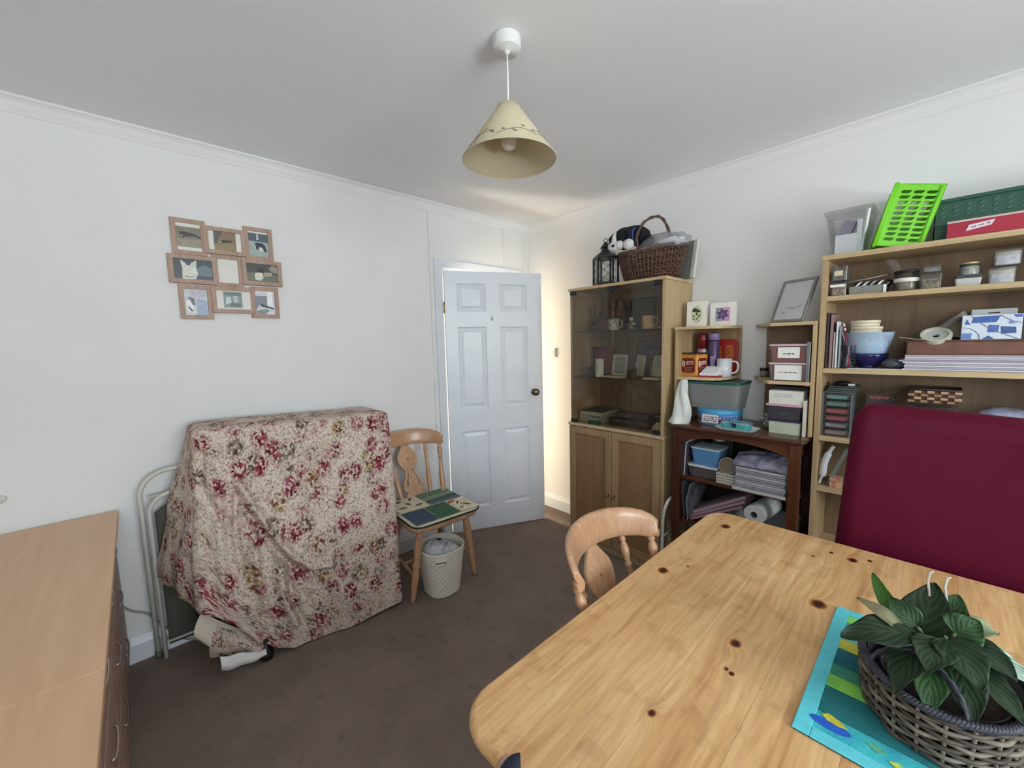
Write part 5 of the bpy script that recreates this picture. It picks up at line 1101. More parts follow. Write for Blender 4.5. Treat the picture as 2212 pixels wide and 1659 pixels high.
# ============================================================ ON TOP OF THE CABINET
t = thing('candle_lantern', 'black metal lantern with crossed-wire windows on top of the cabinet', 'lantern', (-1.562, 2.34, CT))
LM = Matrix.Translation((-1.562, 2.345, CT)) @ Matrix.Rotation(0.45, 4, 'Z'); BK = mat((38, 38, 40), 0.45, 0.1, 40)
def hexr(r, z, n=6): return [(r*cos(2*pi*k/n), r*sin(2*pi*k/n), z) for k in range(n)]
b = MB(); b.T = LM; b.loft([hexr(.088, 0), hexr(.090, .004), hexr(.088, .020), hexr(.080, .024)], smooth=False); obj('lantern_base', b, BK, t)
b = MB(); b.T = LM; b.loft([hexr(.080, .178), hexr(.086, .182), hexr(.086, .190), hexr(.060, .212), hexr(.034, .226), hexr(.030, .246), hexr(.038, .252), hexr(.020, .276), hexr(.006, .290)], smooth=False); obj('lantern_roof', b, BK, t)
b = MB(); b.T = LM; b.tube([(0.012*cos(a), 0, .298+0.014*sin(a)) for a in [2*pi*k/16 for k in range(16)]], 0.0022, 6, closed=True); obj('hanging_ring', b, BK, t)
for k in range(6):
    a = 2*pi*k/6; b = MB(); b.T = LM; b.tube([(.080*cos(a), .080*sin(a), .02), (.080*cos(a), .080*sin(a), .182)], .007, 4); obj('corner_post', b, BK, t)
    a2 = a + pi/6; M = LM @ Matrix.Translation((.0695*cos(a2), .0695*sin(a2), .10)) @ Matrix(((0, 0, 1, 0), (1, 0, 0, 0), (0, 1, 0, 0), (0, 0, 0, 1))).to_4x4() if False else None
    c = Vector((.069*cos(a2), .069*sin(a2), .10)); s = Vector((-sin(a2), cos(a2), 0)); 
    b = MB(); b.T = LM; P0 = c - s*.038; b.add([tuple(c-s*.038-Vector((0,0,.078))), tuple(c+s*.038-Vector((0,0,.078))), tuple(c+s*.038+Vector((0,0,.078))), tuple(c-s*.038+Vector((0,0,.078)))], [(0, 1, 2, 3)]); obj('glass_pane', b, clear('lantern_glass', (.95, .97, .97), .04, (200, 210, 210), .1, .05), t, fixn=False)
    b = MB(); b.T = LM; o = Vector((cos(a2), sin(a2), 0))*.003
    for q in (-1, 0, 1): b.tube([tuple(c+o-s*.034+Vector((0,0,q*.05-.025))), tuple(c+o+s*.034+Vector((0,0,q*.05+.025)))], .0011, 4); b.tube([tuple(c+o+s*.034+Vector((0,0,q*.05-.025))), tuple(c+o-s*.034+Vector((0,0,q*.05+.025)))], .0011, 4)
    obj('wire_lattice', b, BK, t, stuff=True)
b = MB(); b.T = LM; b.lathe([(.022, .024), (.022, .070), (.002, .070)], n=16); obj('tea_light', b, mat((210, 205, 190), 0.5), t)

t = thing('handled_basket', 'dark brown wicker basket with a tall hoop handle on top of the cabinet', 'basket', (-1.27, 2.40, CT))
BRW = [mat((88, 58, 46), 0.55, 0.3, 60), mat((74, 48, 38), 0.55, 0.3, 60), mat((108, 78, 62), 0.55, 0.3, 60)]
bcx, bcy = -1.268, 2.400
def PBk(a, k, off=0.0):
    ax, ay = lerp(.150, .212, k**0.6), lerp(.095, .140, k**0.6); sag = 0.020*(abs(cos(a))**2)*k
    return Vector((bcx + (ax+off)*cos(a), bcy + (ay+off)*sin(a), CT + 0.172*k + sag))
for i in range(15):
    k = (i+0.5)/15; ns = 26; b = MB(); b.tube([PBk(2*pi*q/(ns*6), k, .0035*cos(ns*pi*q/(ns*6)*2*0.5*2 + pi*i)) for q in range(ns*6)], 0.0052, 5, closed=True); obj('wicker_strand', b, BRW[i % 3], t)
b = MB()
for q in range(52): b.tube([PBk(2*pi*q/52, k/6, 0.0045) for k in range(7)], 0.0042, 5)
obj('stakes', b, BRW[0], t, stuff=True)
b = MB(); b.tube([PBk(2*pi*q/80, 1.0) + Vector((0, 0, .004)) for q in range(80)], [0.009+0.0015*sin(q*2.5) for q in range(80)], 8, closed=True); obj('rim', b, BRW[2], t)
b = MB(); b.loft([[tuple(PBk(2*pi*q/40, 0, -.002) + Vector((0, 0, z))) for q in range(40)] for z in (0.0, 0.006)]); obj('basket_base', b, BRW[1], t)
hp = [(bcx-0.020, bcy-0.118, CT+0.14), (bcx-0.020, bcy-0.126, CT+0.20), (bcx-0.025, bcy-0.135, CT+0.26), (bcx+0.0, bcy-0.09, CT+0.345), (bcx+0.035, bcy-0.01, CT+0.385), (bcx+0.05, bcy+0.06, CT+0.37), (bcx+0.06, bcy+0.12, CT+0.29), (bcx+0.06, bcy+0.138, CT+0.17)]
for s in (0, 1):
    path = smooth_path(hp, 8); b = MB(); b.tube([p + Vector((0.004*cos(i*0.5+s*pi), 0.0, 0.004*sin(i*0.5+s*pi))) for i, p in enumerate(path)], 0.0062, 7); obj('hoop_handle', b, mat((92, 70, 58), 0.6, 0.2, 40), t)

t = thing('soft_toy_dog', 'black and white soft toy dog with a blue collar hanging over the basket edge', 'soft toy', (-1.42, 2.31, 2.0))
FB = mat((22, 24, 32), 0.95, 0.2, 200, bump=0.6, bs=500); FW = mat((228, 228, 226), 0.95, 0.04, 200, bump=0.6, bs=500)
hx, hy, hz = -1.402, 2.265, 2.068
DT = Matrix.Translation((hx, hy, hz)) @ Matrix.Scale(1.2, 4) @ Matrix.Translation((-hx, -hy, -hz))
b = MB(); b.T = DT; b.sphere((hx+0.018, hy+0.015, hz+0.006), (0.060, 0.056, 0.056), 24, 16); obj('head', b, FB, t)
b = MB(); b.T = DT; b.tube(smooth_path([(hx+0.03, hy+0.03, hz+0.02), (hx+0.065, hy+0.05, hz+0.022), (hx+0.095, hy+0.07, hz-0.004), (hx+0.115, hy+0.09, hz-0.04)], 6), [0.046]*6 + [0.048]*6 + [0.04]*6 + [0.03], 14); obj('body', b, FB, t)
b = MB(); b.T = DT; b.sphere((hx-0.014, hy-0.030, hz-0.034), (0.036, 0.032, 0.026), 20, 14); mz = obj('muzzle', b, FW, t)
b = MB(); b.T = DT; b.sphere((hx+0.016, hy-0.032, hz-0.032), (0.026, 0.026, 0.022), 18, 12); obj('cheek', b, FW, t)
b = MB(); b.T = DT; b.sphere((hx-0.010, hy-0.040, hz-0.008), (0.012, 0.010, 0.016), 14, 10); b2 = b
b.tube([(hx-0.010, hy-0.046, hz-0.020), (hx-0.012, hy-0.040, hz+0.010), (hx-0.014, hy-0.026, hz+0.034)], [0.013, 0.010, 0.009], 10); obj('blaze', b, FW, t, label='white stripe down the forehead')
b = MB(); b.T = DT; b.sphere((hx-0.004, hy-0.062, hz-0.036), (0.009, 0.006, 0.007), 12, 8); obj('nose', b, BLACK, t)
b = MB(); b.T = DT; b.sphere((hx-0.032, hy-0.040, hz-0.006), 0.005, 10, 8); obj('eye', b, mat((10, 10, 10), 0.1), t)
b = MB(); b.T = DT; b.sphere((hx+0.022, hy-0.040, hz-0.002), 0.005, 10, 8); obj('eye', b, mat((10, 10, 10), 0.1), t)
b = MB(); b.T = DT; b.tube([(hx-0.030, hy+0.0, hz+0.036), (hx-0.050, hy-0.008, hz+0.010), (hx-0.052, hy-0.010, hz-0.028)], [0.012, 0.016, 0.007], 10, squash=0.5); obj('ear', b, FB, t)
b = MB(); b.T = DT; b.tube([(hx+0.058, hy-0.020, hz+0.030), (hx+0.066, hy-0.030, hz+0.006), (hx+0.058, hy-0.034, hz-0.022)], [0.012, 0.016, 0.007], 10, squash=0.5); obj('ear', b, FB, t)
b = MB(); b.T = DT; b.tube([(hx+0.072+0.012*cos(a)*0.3+0.0, hy+0.040+0.046*cos(a), hz+0.010+0.046*sin(a)) for a in [2*pi*k/24 for k in range(24)]], 0.008, 8, closed=True, squash=0.5); obj('collar', b, mat((60, 74, 150), 0.7), t)
b = MB(); b.T = DT; b.sphere((hx+0.064, hy-0.030, hz-0.036), (0.028, 0.024, 0.026), 18, 12); obj('paw', b, FW, t)

t = thing('plastic_bag', 'crumpled clear plastic bag of white stuff in the wicker basket', 'bag', (-1.19, 2.40, CT+0.17))
def crumple(cx, cy, cz, rx, ry, rz, amp, seed, n=40, f=22):
    b = MB(); b.sphere((cx, cy, cz), (rx, ry, rz), n, n//2+4); c = Vector((cx, cy, cz))
    b.v = [tuple(c + (Vector(p)-c)*(1+amp*noise.turbulence(Vector(p)*f+Vector((seed, 0, 0)), 3, True))) for p in b.v]; return b
obj('bag_film', crumple(-1.160, 2.37, CT+0.215, 0.125, 0.10, 0.048, 0.30, 3), FILM, t)
obj('bag_film', crumple(-1.235, 2.345, CT+0.19, 0.075, 0.08, 0.045, 0.30, 8), FILM, t)
obj('bag_contents', crumple(-1.145, 2.38, CT+0.205, 0.09, 0.075, 0.034, 0.25, 5), mat((214, 216, 226), 0.5), t)
t = thing('canvas_board', 'grey canvas board leaning on the wall behind the wicker basket', 'board', (-1.10, 2.52, CT))
b = MB(); M = Matrix.Translation((-1.145, 2.500, CT+0.0)) @ Matrix.Rotation(-0.25, 4, 'Z') @ Matrix.Rotation(-0.16, 4, 'X') @ Matrix(((1,0,0,0),(0,0,-1,0),(0,1,0,0),(0,0,0,1)))
b.T = M; b.shape(rect(0.20, 0.225, 0, 0.1125), [], 0.0, 0.016); obj('board_panel', b, mat((128, 134, 126), 0.8), t)
b = MB(); b.T = M; b.shape(rect(0.022, 0.226, 0.111, 0.113), [], -0.002, 0.018); obj('board_edge', b, mat((206, 208, 200), 0.7), t)

# ============================================================ CORNER SHELF UNITS
def quarter(xa, xb, ya, yb, p=4.5, n=14):
    pts = [(xa, yb), (xa, ya)]
    for k in range(1, n+1):
        a = pi/2*(1-k/n); c, s = max(cos(a), 0), max(sin(a), 0); pts.append((xa + (xb-xa)*c**(2/p), yb - (yb-ya)*s**(2/p)))
    return pts
t = thing('corner_shelf', 'small oak corner shelf unit between the cabinet and the bare wall', 'shelf unit', (-0.93, 2.45, 0.975))
b = MB(); b.box(-1.062, 2.300, 0.975, -1.047, 2.588, 1.5035); obj('side_panel', b, OAK, t, bevel=0.001)
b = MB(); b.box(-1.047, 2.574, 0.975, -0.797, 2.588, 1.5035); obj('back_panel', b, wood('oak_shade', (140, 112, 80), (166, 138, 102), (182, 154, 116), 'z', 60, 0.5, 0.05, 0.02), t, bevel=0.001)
for z in (1.504, 1.219):
    b = MB(); b.shape(quarter(-1.062 if z > 1.4 else -1.047, -0.797, 2.290 if z > 1.4 else 2.300, 2.588 if z > 1.4 else 2.574), [], z, z+0.016); obj('shelf', b, OAKX, t, bevel=0.001)
t = thing('corner_shelf', 'small oak corner shelf unit attached beside the tall bookcase', 'shelf unit', (-0.53, 2.45, 0.975))
b = MB(); b.box(-0.412, 2.300, 0.975, -0.397, 2.588, 1.5035); obj('side_panel', b, OAK, t, bevel=0.001)
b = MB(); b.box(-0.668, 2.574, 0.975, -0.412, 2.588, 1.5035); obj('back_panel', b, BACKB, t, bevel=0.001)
for z in (1.504, 1.219):
    e = 0.0 if z > 1.4 else 0.015
    b = MB(); b.shape([(-0.397-e, 2.588-e*0.95), (-0.715, 2.588-e*0.95), (-0.712, 2.54), (-0.612, 2.330), (-0.585, 2.300), (-0.397-e, 2.295)], [], z, z+0.016); obj('shelf', b, OAKX, t, bevel=0.001)
T1, T2, TT = 1.520, 1.235, 0.975
# cards on the left unit
def card(label, x, y, z, w, h, pic):
    t = thing('greeting_card', label, 'card', (x, y, z)); M = Matrix.Translation((x, y, z)) @ Matrix.Rotation(-0.04, 4, 'X') @ Matrix(((1,0,0,0),(0,0,-1,0),(0,1,0,0),(0,0,0,1)))
    b = MB(); b.T = M; b.shape(rect(w, h, 0, h/2), [], 0, 0.0012); obj('card_front', b, CARD, t)
    b = MB(); b.T = M @ Matrix.Translation((-w/2, 0, 0)) @ Matrix.Rotation(0.5, 4, 'Y'); b.shape(rect(w, h, w/2, h/2), [], 0, 0.0012); obj('card_back', b, CARD, t)
    pic(t, M, w, h); return t
def flat(t, M, pts, c, nm='printed_shape', z=0.0013, dz=0.0003, label=None):
    b = MB(); b.T = M; b.shape(pts, [], z, z+dz); return obj(nm, b, mat(c, 0.7, 0.12, 60), t, label=label)
def cow(t, M, w, h):
    flat(t, M, oval(0.030, 0.050, 0, h*0.49, 24), (206, 210, 178), 'oval_picture'); flat(t, M, [(-.026, h*.49+.024), (-.014, h*.49+.038), (.008, h*.49+.028), (.024, h*.49+.016), (.022, h*.49+.022-.012), (-.024, h*.49+.014)], (62, 74, 52), z=.0017)
    b = MB(); b.T = M; random.seed(3)
    for k in range(16):
        yy = h*.49 + random.uniform(-.040, .008); xx = random.uniform(-.022, .022); b.shape([(xx-.004, yy-.002), (xx+.003, yy-.004), (xx+.005, yy+.002), (xx-.001, yy+.004)], [], .0017, .0020)
    obj('cow_print', b, mat((70, 66, 54), 0.7), t, stuff=True, label='tiny cow shapes in a field')
def flower(t, M, w, h):
    c = (0, h*0.50); s = 0.038
    flat(t, M, rect(2*s, 2*s, *c), (208, 150, 200), 'picture_square'); flat(t, M, [(c[0]-s, c[1]-s), (c[0]-s*.1, c[1]-s), (c[0]-s*.4, c[1]), (c[0]-s*.2, c[1]+s), (c[0]-s, c[1]+s)], (150, 156, 170), z=.0017)
    star = []
    for k in range(12):
        a = pi/2+2*pi*k/12+0.2; r = (0.037 if k % 2 == 0 else 0.020); star.append((c[0]+r*cos(a), c[1]+r*sin(a)))
    flat(t, M, star, (84, 66, 112), 'flower_print', .0021, label='dark purple flower'); flat(t, M, [(c[0]+(x-c[0])*.55, c[1]+(y-c[1])*.55) for x, y in star], (112, 104, 132), z=.0025)
card('white card with an oval picture of cows on the left corner shelf', -0.992, 2.42, T1, 0.114, 0.148, cow)
card('square white card with a purple flower on the left corner shelf', -0.859, 2.45, T1, 0.136, 0.130, flower)
# gravy tin
t = thing('gravy_tin', 'orange square tin lettered BISTO on the left corner shelf', 'tin', (-0.99, 2.38, T2))
TM = Matrix.Translation((-0.990, 2.390, T2)) @ Matrix.Rotation(-0.30, 4, 'Z'); ORG = mat((214, 148, 62), 0.4, 0.06, 12); RD = mat((112, 24, 28), 0.45)
b = MB(); b.T = TM; b.rloft(-0.060, -0.045, 0.060, 0.045, [(0, 0.001), (0.002, 0), (0.128, 0), (0.130, 0.002)], 0.008, 4); obj('tin_body', b, ORG, t)
b = MB(); b.T = TM; b.rloft(-0.061, -0.046, 0.061, 0.046, [(0.126, 0), (0.134, 0), (0.136, 0.004)], 0.008, 4); obj('tin_lid', b, mat((70, 46, 30), 0.4), t)
for M, w in ((TM @ face_M((0, -0.0452, 0.063), (0, -1, 0)), 0.092), (TM @ face_M((0.0602, 0, 0.063), (1, 0, 0)), 0.070)):
    b = MB(); b.T = M; hh = 0.086; b.shape([(-w/2, -hh*.36), (-w*.38, -hh*.5), (w*.38, -hh*.5), (w/2, -hh*.36), (w/2, hh*.34), (w*.36, hh*.5), (-w*.36, hh*.5), (-w/2, hh*.34)], [], 0, 0.0006); obj('red_panel', b, RD, t)
    text('lettering', 'B', 0.044, M @ Matrix.Translation((-w*.34, 0.008, 0.0008)), mat((236, 222, 200), 0.5), t, bold=0.0008, sx=w/0.092)
    text('lettering', 'ISTO', 0.0275, M @ Matrix.Translation((w*.14, 0.014, 0.0008)) @ Matrix.Rotation(0.10, 4, 'Z'), mat((236, 222, 200), 0.5), t, bold=0.0006, sx=w/0.092*0.92)
    b = MB(); b.T = M
    for k in range(3): b.shape(rect(w*(.7-.1*k), .004, 0, -.012-.010*k), [], .0006, .0010)
    obj('small_print', b, mat((176, 110, 84), 0.5), t, stuff=True)
def can(name, label, cat, x, y, z, r, secs, m0=None):
    t = thing(name, label, cat, (x, y, z)); zz = 0
    for nm, prof, m in secs:
        b = MB(); b.lathe(prof, (x, y, z), 22); obj(nm, b, m, t)
    return t
can('spray_can', 'maroon-capped spray can behind the gravy tin', 'can', -0.985, 2.50, T2, 0, [('can_body', [(0.026, 0), (0.027, 0.15), (0.024, 0.156)], mat((206, 196, 206), 0.3, c2=(120, 60, 90), vs=40)), ('can_cap', [(0.0265, 0.156), (0.0265, 0.235), (0.022, 0.246), (0.001, 0.248)], mat((122, 24, 36), 0.35))])
can('purple_bottle', 'purple flip-top bottle to the right of the maroon-capped spray can', 'bottle', -0.920, 2.50, T2, 0, [('bottle_body', [(0.030, 0), (0.031, 0.02), (0.031, 0.195), (0.026, 0.205)], mat((84, 66, 104), 0.25, 0.1, 30)), ('bottle_cap', [(0.031, 0.205), (0.031, 0.240), (0.028, 0.246), (0.001, 0.247)], mat((150, 136, 176), 0.3)), ('cap_lip', [(0.012, 0.247), (0.012, 0.253), (0.001, 0.254)], mat((40, 30, 60), 0.4))])
t = thing('biscuit_tin', 'red tin with two orange panels at the back of the left corner shelf', 'tin', (-0.885, 2.545, T2))
b = MB(); M = face_M((-0.880, 2.560, T2+0.105), (0, -1, 0.06)); b.T = M; b.shape(rrect(0.150, 0.205, 0.03), [], 0.0, 0.022); obj('tin_body', b, mat((166, 30, 28), 0.35), t, bevel=0.002)
for x in (-0.033, 0.033):
    b = MB(); b.T = M; b.shape([(x-.024, -.085), (x+.024, -.085), (x+.024, .05)] + [(x+.024*cos(a), .05+.020*sin(a)) for a in [pi*k/8 for k in range(1, 8)]] + [(x-.024, .05)], [], 0.022, 0.0228); obj('orange_panel', b, mat((206, 120, 50), 0.4, c2=(160, 60, 40), vs=60), t)
cup('white_mug', 'plain white mug at the front of the left corner shelf', 'mug', -0.835, 2.430, T2, 0.039, 0.100, mat((214, 214, 222), 0.2), side=1, taper=0.98)
t = thing('purple_tube', 'small lilac and navy tube standing in front of the red tin', 'tube', (-0.897, 2.43, T2))
b = MB(); b.lathe([(0.012, 0), (0.013, 0.055), (0.012, 0.058)], (-0.897, 2.425, T2), 14); obj('tube_cap', b, mat((34, 26, 50), 0.4), t)
b = MB(); b.rloft(-0.911, 2.418, -0.883, 2.432, [(T2+0.058, 0.002), (T2+0.115, 0)], 0.004, 3); obj('tube_body', b, mat((150, 130, 172), 0.5), t)
t = thing('white_packet', 'white paper packet lying across a red-edged booklet on the left corner shelf', 'packet', (-0.885, 2.37, T2))
b = MB(); b.T = Matrix.Translation((-0.885, 2.365, T2)) @ Matrix.Rotation(0.06, 4, 'Z'); b.box(-0.055, -0.045, 0.0, 0.055, 0.035, 0.008); obj('red_booklet', b, mat((166, 44, 52), 0.6), t)
b = MB(); b.T = Matrix.Translation((-0.885, 2.365, T2+0.009)) @ Matrix.Rotation(0.06, 4, 'Z'); b.add([(-.045,-.042,0),(.042,-.042,0),(.048,.03,0),(-.03,.03,0),(-.045,-.042,.012),(.042,-.042,.012),(.048,.03,.050),(-.03,.03,.050)], [(0,3,2,1),(4,5,6,7),(0,1,5,4),(1,2,6,5),(2,3,7,6),(3,0,4,7)]); obj('packet_body', b, mat((226, 228, 230), 0.6), t, bevel=0.002)

# ---- things on the console top, left
def tubbox(name, label, x0, x1, y0, y1, z0, z1, body, lid, lidh=0.012, cat='storage tub', r=0.015, taper=0.012, lidout=0.003, group=None):
    t = thing(name, label, cat, ((x0+x1)/2, (y0+y1)/2, z0), group)
    b = MB(); b.tubshape(x0, y0, x1, y1, z0, z1-lidh, r, taper); obj('tub_body', b, body, t)
    if lid:
        b = MB(); b.rloft(x0-lidout, y0-lidout, x1+lidout, y1+lidout, [(z1-lidh, 0.001), (z1-lidh*.7, 0), (z1-0.002, 0), (z1, 0.002)], r, 4); obj('tub_lid', b, lid, t)
    return t
def scrib(t, M, w, rows, c=(120, 120, 126), s=0.0045, gap=0.009, sd=1):
    rr = random.Random(sd); b = MB(); b.T = M
    for k in range(rows):
        x = -w/2
        while x < w/2-0.006:
            l = rr.uniform(0.006, 0.018); b.shape(rect(min(l, w/2-x), s*rr.uniform(.5, 1), x+l/2, -(k-(rows-1)/2)*gap), [], 0, 0.0004); x += l+0.004
    obj('illegible_print', b, mat(c, 0.8), t, stuff=True)
t = tubbox('food_box', 'large milky plastic food box with a dark green lid on the console', -1.005, -0.715, 2.315, 2.52, 1.060, 1.212, MILKY, mat((34, 84, 78), 0.4), 0.014, 'food box', 0.03, 0.020)
t = thing('cake_tin', 'round blue spotted cake tin with a red band, under the food box', 'tin', (-0.845, 2.405, TT))
BLU = mat((78, 158, 206), 0.35, 0.08, 14)
b = MB(); b.lathe([(0.112, 0), (0.114, 0.003), (0.114, 0.060)], (-0.845, 2.405, TT), 48); obj('tin_body', b, mat((130, 160, 214), 0.35), t)
b = MB(); b.lathe([(0.1150, 0.022), (0.1155, 0.022), (0.1155, 0.036), (0.1150, 0.036)], (-0.845, 2.405, TT), 48, cap0=False, cap1=False); obj('red_band', b, mat((140, 36, 60), 0.4), t)
b = MB(); b.lathe([(0.1165, 0.056), (0.1175, 0.058), (0.1175, 0.082), (0.113, 0.085), (0.002, 0.0845)], (-0.845, 2.405, TT), 48); obj('tin_lid', b, BLU, t)
b = MB()
for k in range(40):
    a = 2*pi*k/40
    for rr_, zz in ((0.1146, 0.012), (0.1148, 0.045)):
        b.T = Matrix.Translation((-0.845+rr_*cos(a), 2.405+rr_*sin(a), TT+zz)) @ Matrix.Rotation(a, 4, 'Z') @ Matrix.Rotation(pi/2, 4, 'Y'); b.shape(oval(.0045, .0045, n=8), [], -0.0005, 0.0007)
obj('spots', b, mat((30, 40, 90), 0.4), t, stuff=True)
M = Matrix.Translation((-0.845+0.1175*cos(-1.62), 2.405+0.1175*sin(-1.62), TT+0.036)) @ Matrix.Rotation(-1.62, 4, 'Z') @ face_M((0, 0, 0), (1, 0, 0))
b = MB(); b.T = M; b.shape(rect(.088, .046), [], -0.001, 0.0022); obj('paper_label', b, mat((236, 228, 234), 0.6), t); scrib(t, M @ Matrix.Translation((0, 0, .0023)), .07, 3, (60, 60, 80), .006, .011, 4)
t = thing('carrier_bag', 'limp pale carrier bag hanging down at the left end of the console top', 'bag', (-1.01, 2.24, TT))
def cbag(u, v):
    a = 2*pi*u; k = v; r = 0.040*(1-k)**0.7 + 0.010 + 0.006*sin(3*a+k*6); x = -1.012 + 0.030*k + r*cos(a)*1.15 + 0.01*sin(k*5); y = 2.245 + 0.030*k + r*sin(a)*0.9
    return (x, y + 0.004*sin(5*a+9*k), TT + 0.001 + 0.245*k)
b = MB(); b.grid(cbag, 36, 24); b.add([cbag(i/36, 0) for i in range(36)], [tuple(range(36))]); b.add([cbag(i/36, 1) for i in range(36)], [tuple(range(36))]); obj('bag_film', b, mat((228, 230, 226), 0.4, c2=(208, 213, 208), vs=14), t, fixn=False)
t = thing('melamine_tray', 'small white-rimmed tray at the front edge of the console', 'tray', (-0.705, 2.255, TT))
b = MB(); b.rloft(-0.800, 2.190, -0.605, 2.315, [(TT, 0.018), (TT+0.002, 0.014), (TT+0.014, 0.001), (TT+0.0155, 0), (TT+0.013, 0.003), (TT+0.003, 0.018)], 0.03, 6, smooth=True); obj('tray_body', b, mat((226, 232, 232), 0.4), t)
t = thing('turquoise_tub', 'low turquoise box with a clear clip lid on the white-rimmed tray', 'storage tub', (-0.705, 2.25, TT+0.004))
b = MB(); b.rloft(-0.768, 2.206, -0.640, 2.296, [(TT+0.0045, 0.004), (TT+0.034, 0)], 0.012, 4); obj('tub_body', b, mat((70, 178, 182), 0.35), t)
b = MB(); b.rloft(-0.771, 2.203, -0.637, 2.299, [(TT+0.0345, 0), (TT+0.042, 0), (TT+0.046, 0.006)], 0.012, 4); obj('tub_lid', b, mat((148, 196, 204), 0.25, c2=(90, 96, 120), vs=20), t)
b = MB(); b.box(-0.712, 2.1985, TT+0.022, -0.692, 2.2025, TT+0.043); obj('clip', b, mat((40, 40, 56), 0.4), t)
t = thing('pepper_pots', 'small dark glass ornament on the console between the tray and the stacked boxes', 'ornament', (-0.60, 2.40, TT))
b = MB(); b.lathe([(0.022, 0), (0.028, 0.02), (0.016, 0.05), (0.022, 0.07), (0.004, 0.085)], (-0.605, 2.42, TT), 14); obj('ornament_body', b, mat((66, 72, 62), 0.2, 0.4, 40, c2=(150, 160, 140)), t)
b = MB(); b.tube([(-0.615, 2.40, TT+0.03), (-0.635, 2.39, TT+0.055), (-0.60, 2.385, TT+0.050), (-0.62, 2.39, TT+0.02)], 0.003, 6); obj('white_loop', b, WHITE, t)
# ---- right-hand stack on the console
t = thing('storage_box', 'pale green box at the bottom of the stack on the console right end', 'box', (-0.507, 2.38, TT))
b = MB(); b.tubshape(-0.575, 2.30, -0.442, 2.50, TT, TT+0.060, 0.004, 0.002, 0.003); obj('box_body', b, mat((188, 198, 176), 0.6), t)
b = MB(); b.rloft(-0.580, 2.295, -0.438, 2.505, [(TT+0.060, 0), (TT+0.068, 0)], 0.004, 3); obj('box_lid', b, mat((48, 40, 84), 0.4), t)
t = tubbox('storage_tub', 'clear grey tub with a pink lid in the middle of the console right-end stack', -0.588, -0.438, 2.295, 2.50, TT+0.0685, TT+0.147, clear('grey_tub', (.72, .72, .76), .42, (130, 130, 142), .2, .1), mat((206, 160, 170), 0.4), 0.010, 'storage tub', 0.012, 0.008)
scrib(t, face_M((-0.52, 2.2985, TT+0.110), (0, -1, 0)), .06, 3, (86, 86, 100), .006, .012, 6)
b = MB(); b.rloft(-0.572, 2.312, -0.455, 2.48, [(TT+0.075, 0), (TT+0.120, 0)], 0.01, 3); obj('tub_contents', b, mat((120, 118, 130), 0.6, c2=(84, 84, 100), vs=30), t)
t = thing('card_box', 'white cardboard box on top of the console right-end stack', 'box', (-0.507, 2.40, TT+0.147))
b = MB(); b.box(-0.577, 2.30, TT+0.1475, -0.437, 2.48, TT+0.213); obj('box_body', b, mat((222, 220, 212), 0.6), t, bevel=0.001)
b = MB(); b.box(-0.570, 2.36, TT+0.2135, -0.430, 2.50, TT+0.228); obj('dark_folder', b, mat((38, 34, 50), 0.6), t)
scrib(t, face_M((-0.515, 2.2995, TT+0.190), (0, -1, 0)), .075, 2, (150, 150, 150), .004, .010, 8)
t = thing('white_board', 'narrow white panel standing upright at the right of the stacked boxes', 'panel', (-0.427, 2.30, TT))
b = MB(); b.box(-0.433, 2.292, TT, -0.420, 2.420, TT+0.172); obj('panel_board', b, mat((214, 208, 196), 0.6), t, bevel=0.001)
# right corner unit shelf
def labeltub(label, z0, z1, content, txt):
    t = tubbox('storage_tub', label, -0.588, -0.428, 2.312, 2.49, z0, z1, clear('pink_tub%d' % int(z0*100), (.90, .84, .86), .30, (214, 190, 196), .2, .1), mat((214, 186, 192), 0.4), 0.009, 'storage tub', 0.012, 0.008)
    b = MB(); b.rloft(-0.572, 2.33, -0.444, 2.475, [(z0+0.004, 0), (z1-0.020, 0)], 0.008, 3); obj('tub_contents', b, content, t)
    up = z0 > T2+0.05; b = MB(); b.shape(rect(.090 if up else .112, z1-z0-(0.038 if up else 0.018)), [], 0, 0.001, face_M((-0.505, 2.3115, (z0+z1)/2+(0.004 if up else -0.003)), (0, -1, 0))); obj('paper_label', b, PAPER, t)
    scrib(t, face_M((-0.505, 2.3104, (z0+z1)/2-0.002), (0, -1, 0)), txt, 1, (96, 96, 104), .006, .01, int(z0*100))
labeltub('pink-lidded tub with white label, lower one on the right corner shelf', T2, T2+0.090, mat((226, 214, 218), 0.7), .085)
labeltub('pink-lidded tub with orange contents, upper one on the right corner shelf', T2+0.0905, T2+0.180, mat((222, 120, 84), 0.6, c2=(196, 40, 50), vs=30), .045)
t = thing('small_jar', 'tiny grey jar with a black lid at the left end of the right corner shelf', 'jar', (-0.662, 2.53, T2))
b = MB(); b.lathe([(0.018, 0), (0.020, 0.034)], (-0.660, 2.520, T2), 16); obj('jar_body', b, mat((130, 128, 122), 0.4), t)
b = MB(); b.lathe([(0.021, 0.034), (0.021, 0.046), (0.018, 0.048)], (-0.660, 2.520, T2), 16); obj('jar_lid', b, BLACK, t)
t = thing('plastic_strip', 'curled translucent plastic strip hanging beside the tubs on the right corner shelf', 'strip', (-0.43, 2.30, T2))
b = MB(); b.grid(lambda u, v: (lerp(-0.432, -0.416, u), 2.300 - 0.004*sin(v*3), T2+0.190-0.205*v - (0.0 if v < .9 else (v-.9)*0.05)), 3, 12); obj('strip_film', b, clear('strip_plastic', (.8, .8, .82), .4, (200, 200, 205), .2, .15), t, fixn=False, solid=0.001)
b_, M = frame('silver_frame', 'silver-framed faint print leaning on the top of the right corner shelf', -0.526, 2.358, T1, 0.176, 0.222, 0.36, -0.50, mat((150, 150, 146), 0.3, metal=0.6), mat((206, 208, 212), 0.25), 0.013, 0.012, mount=None)
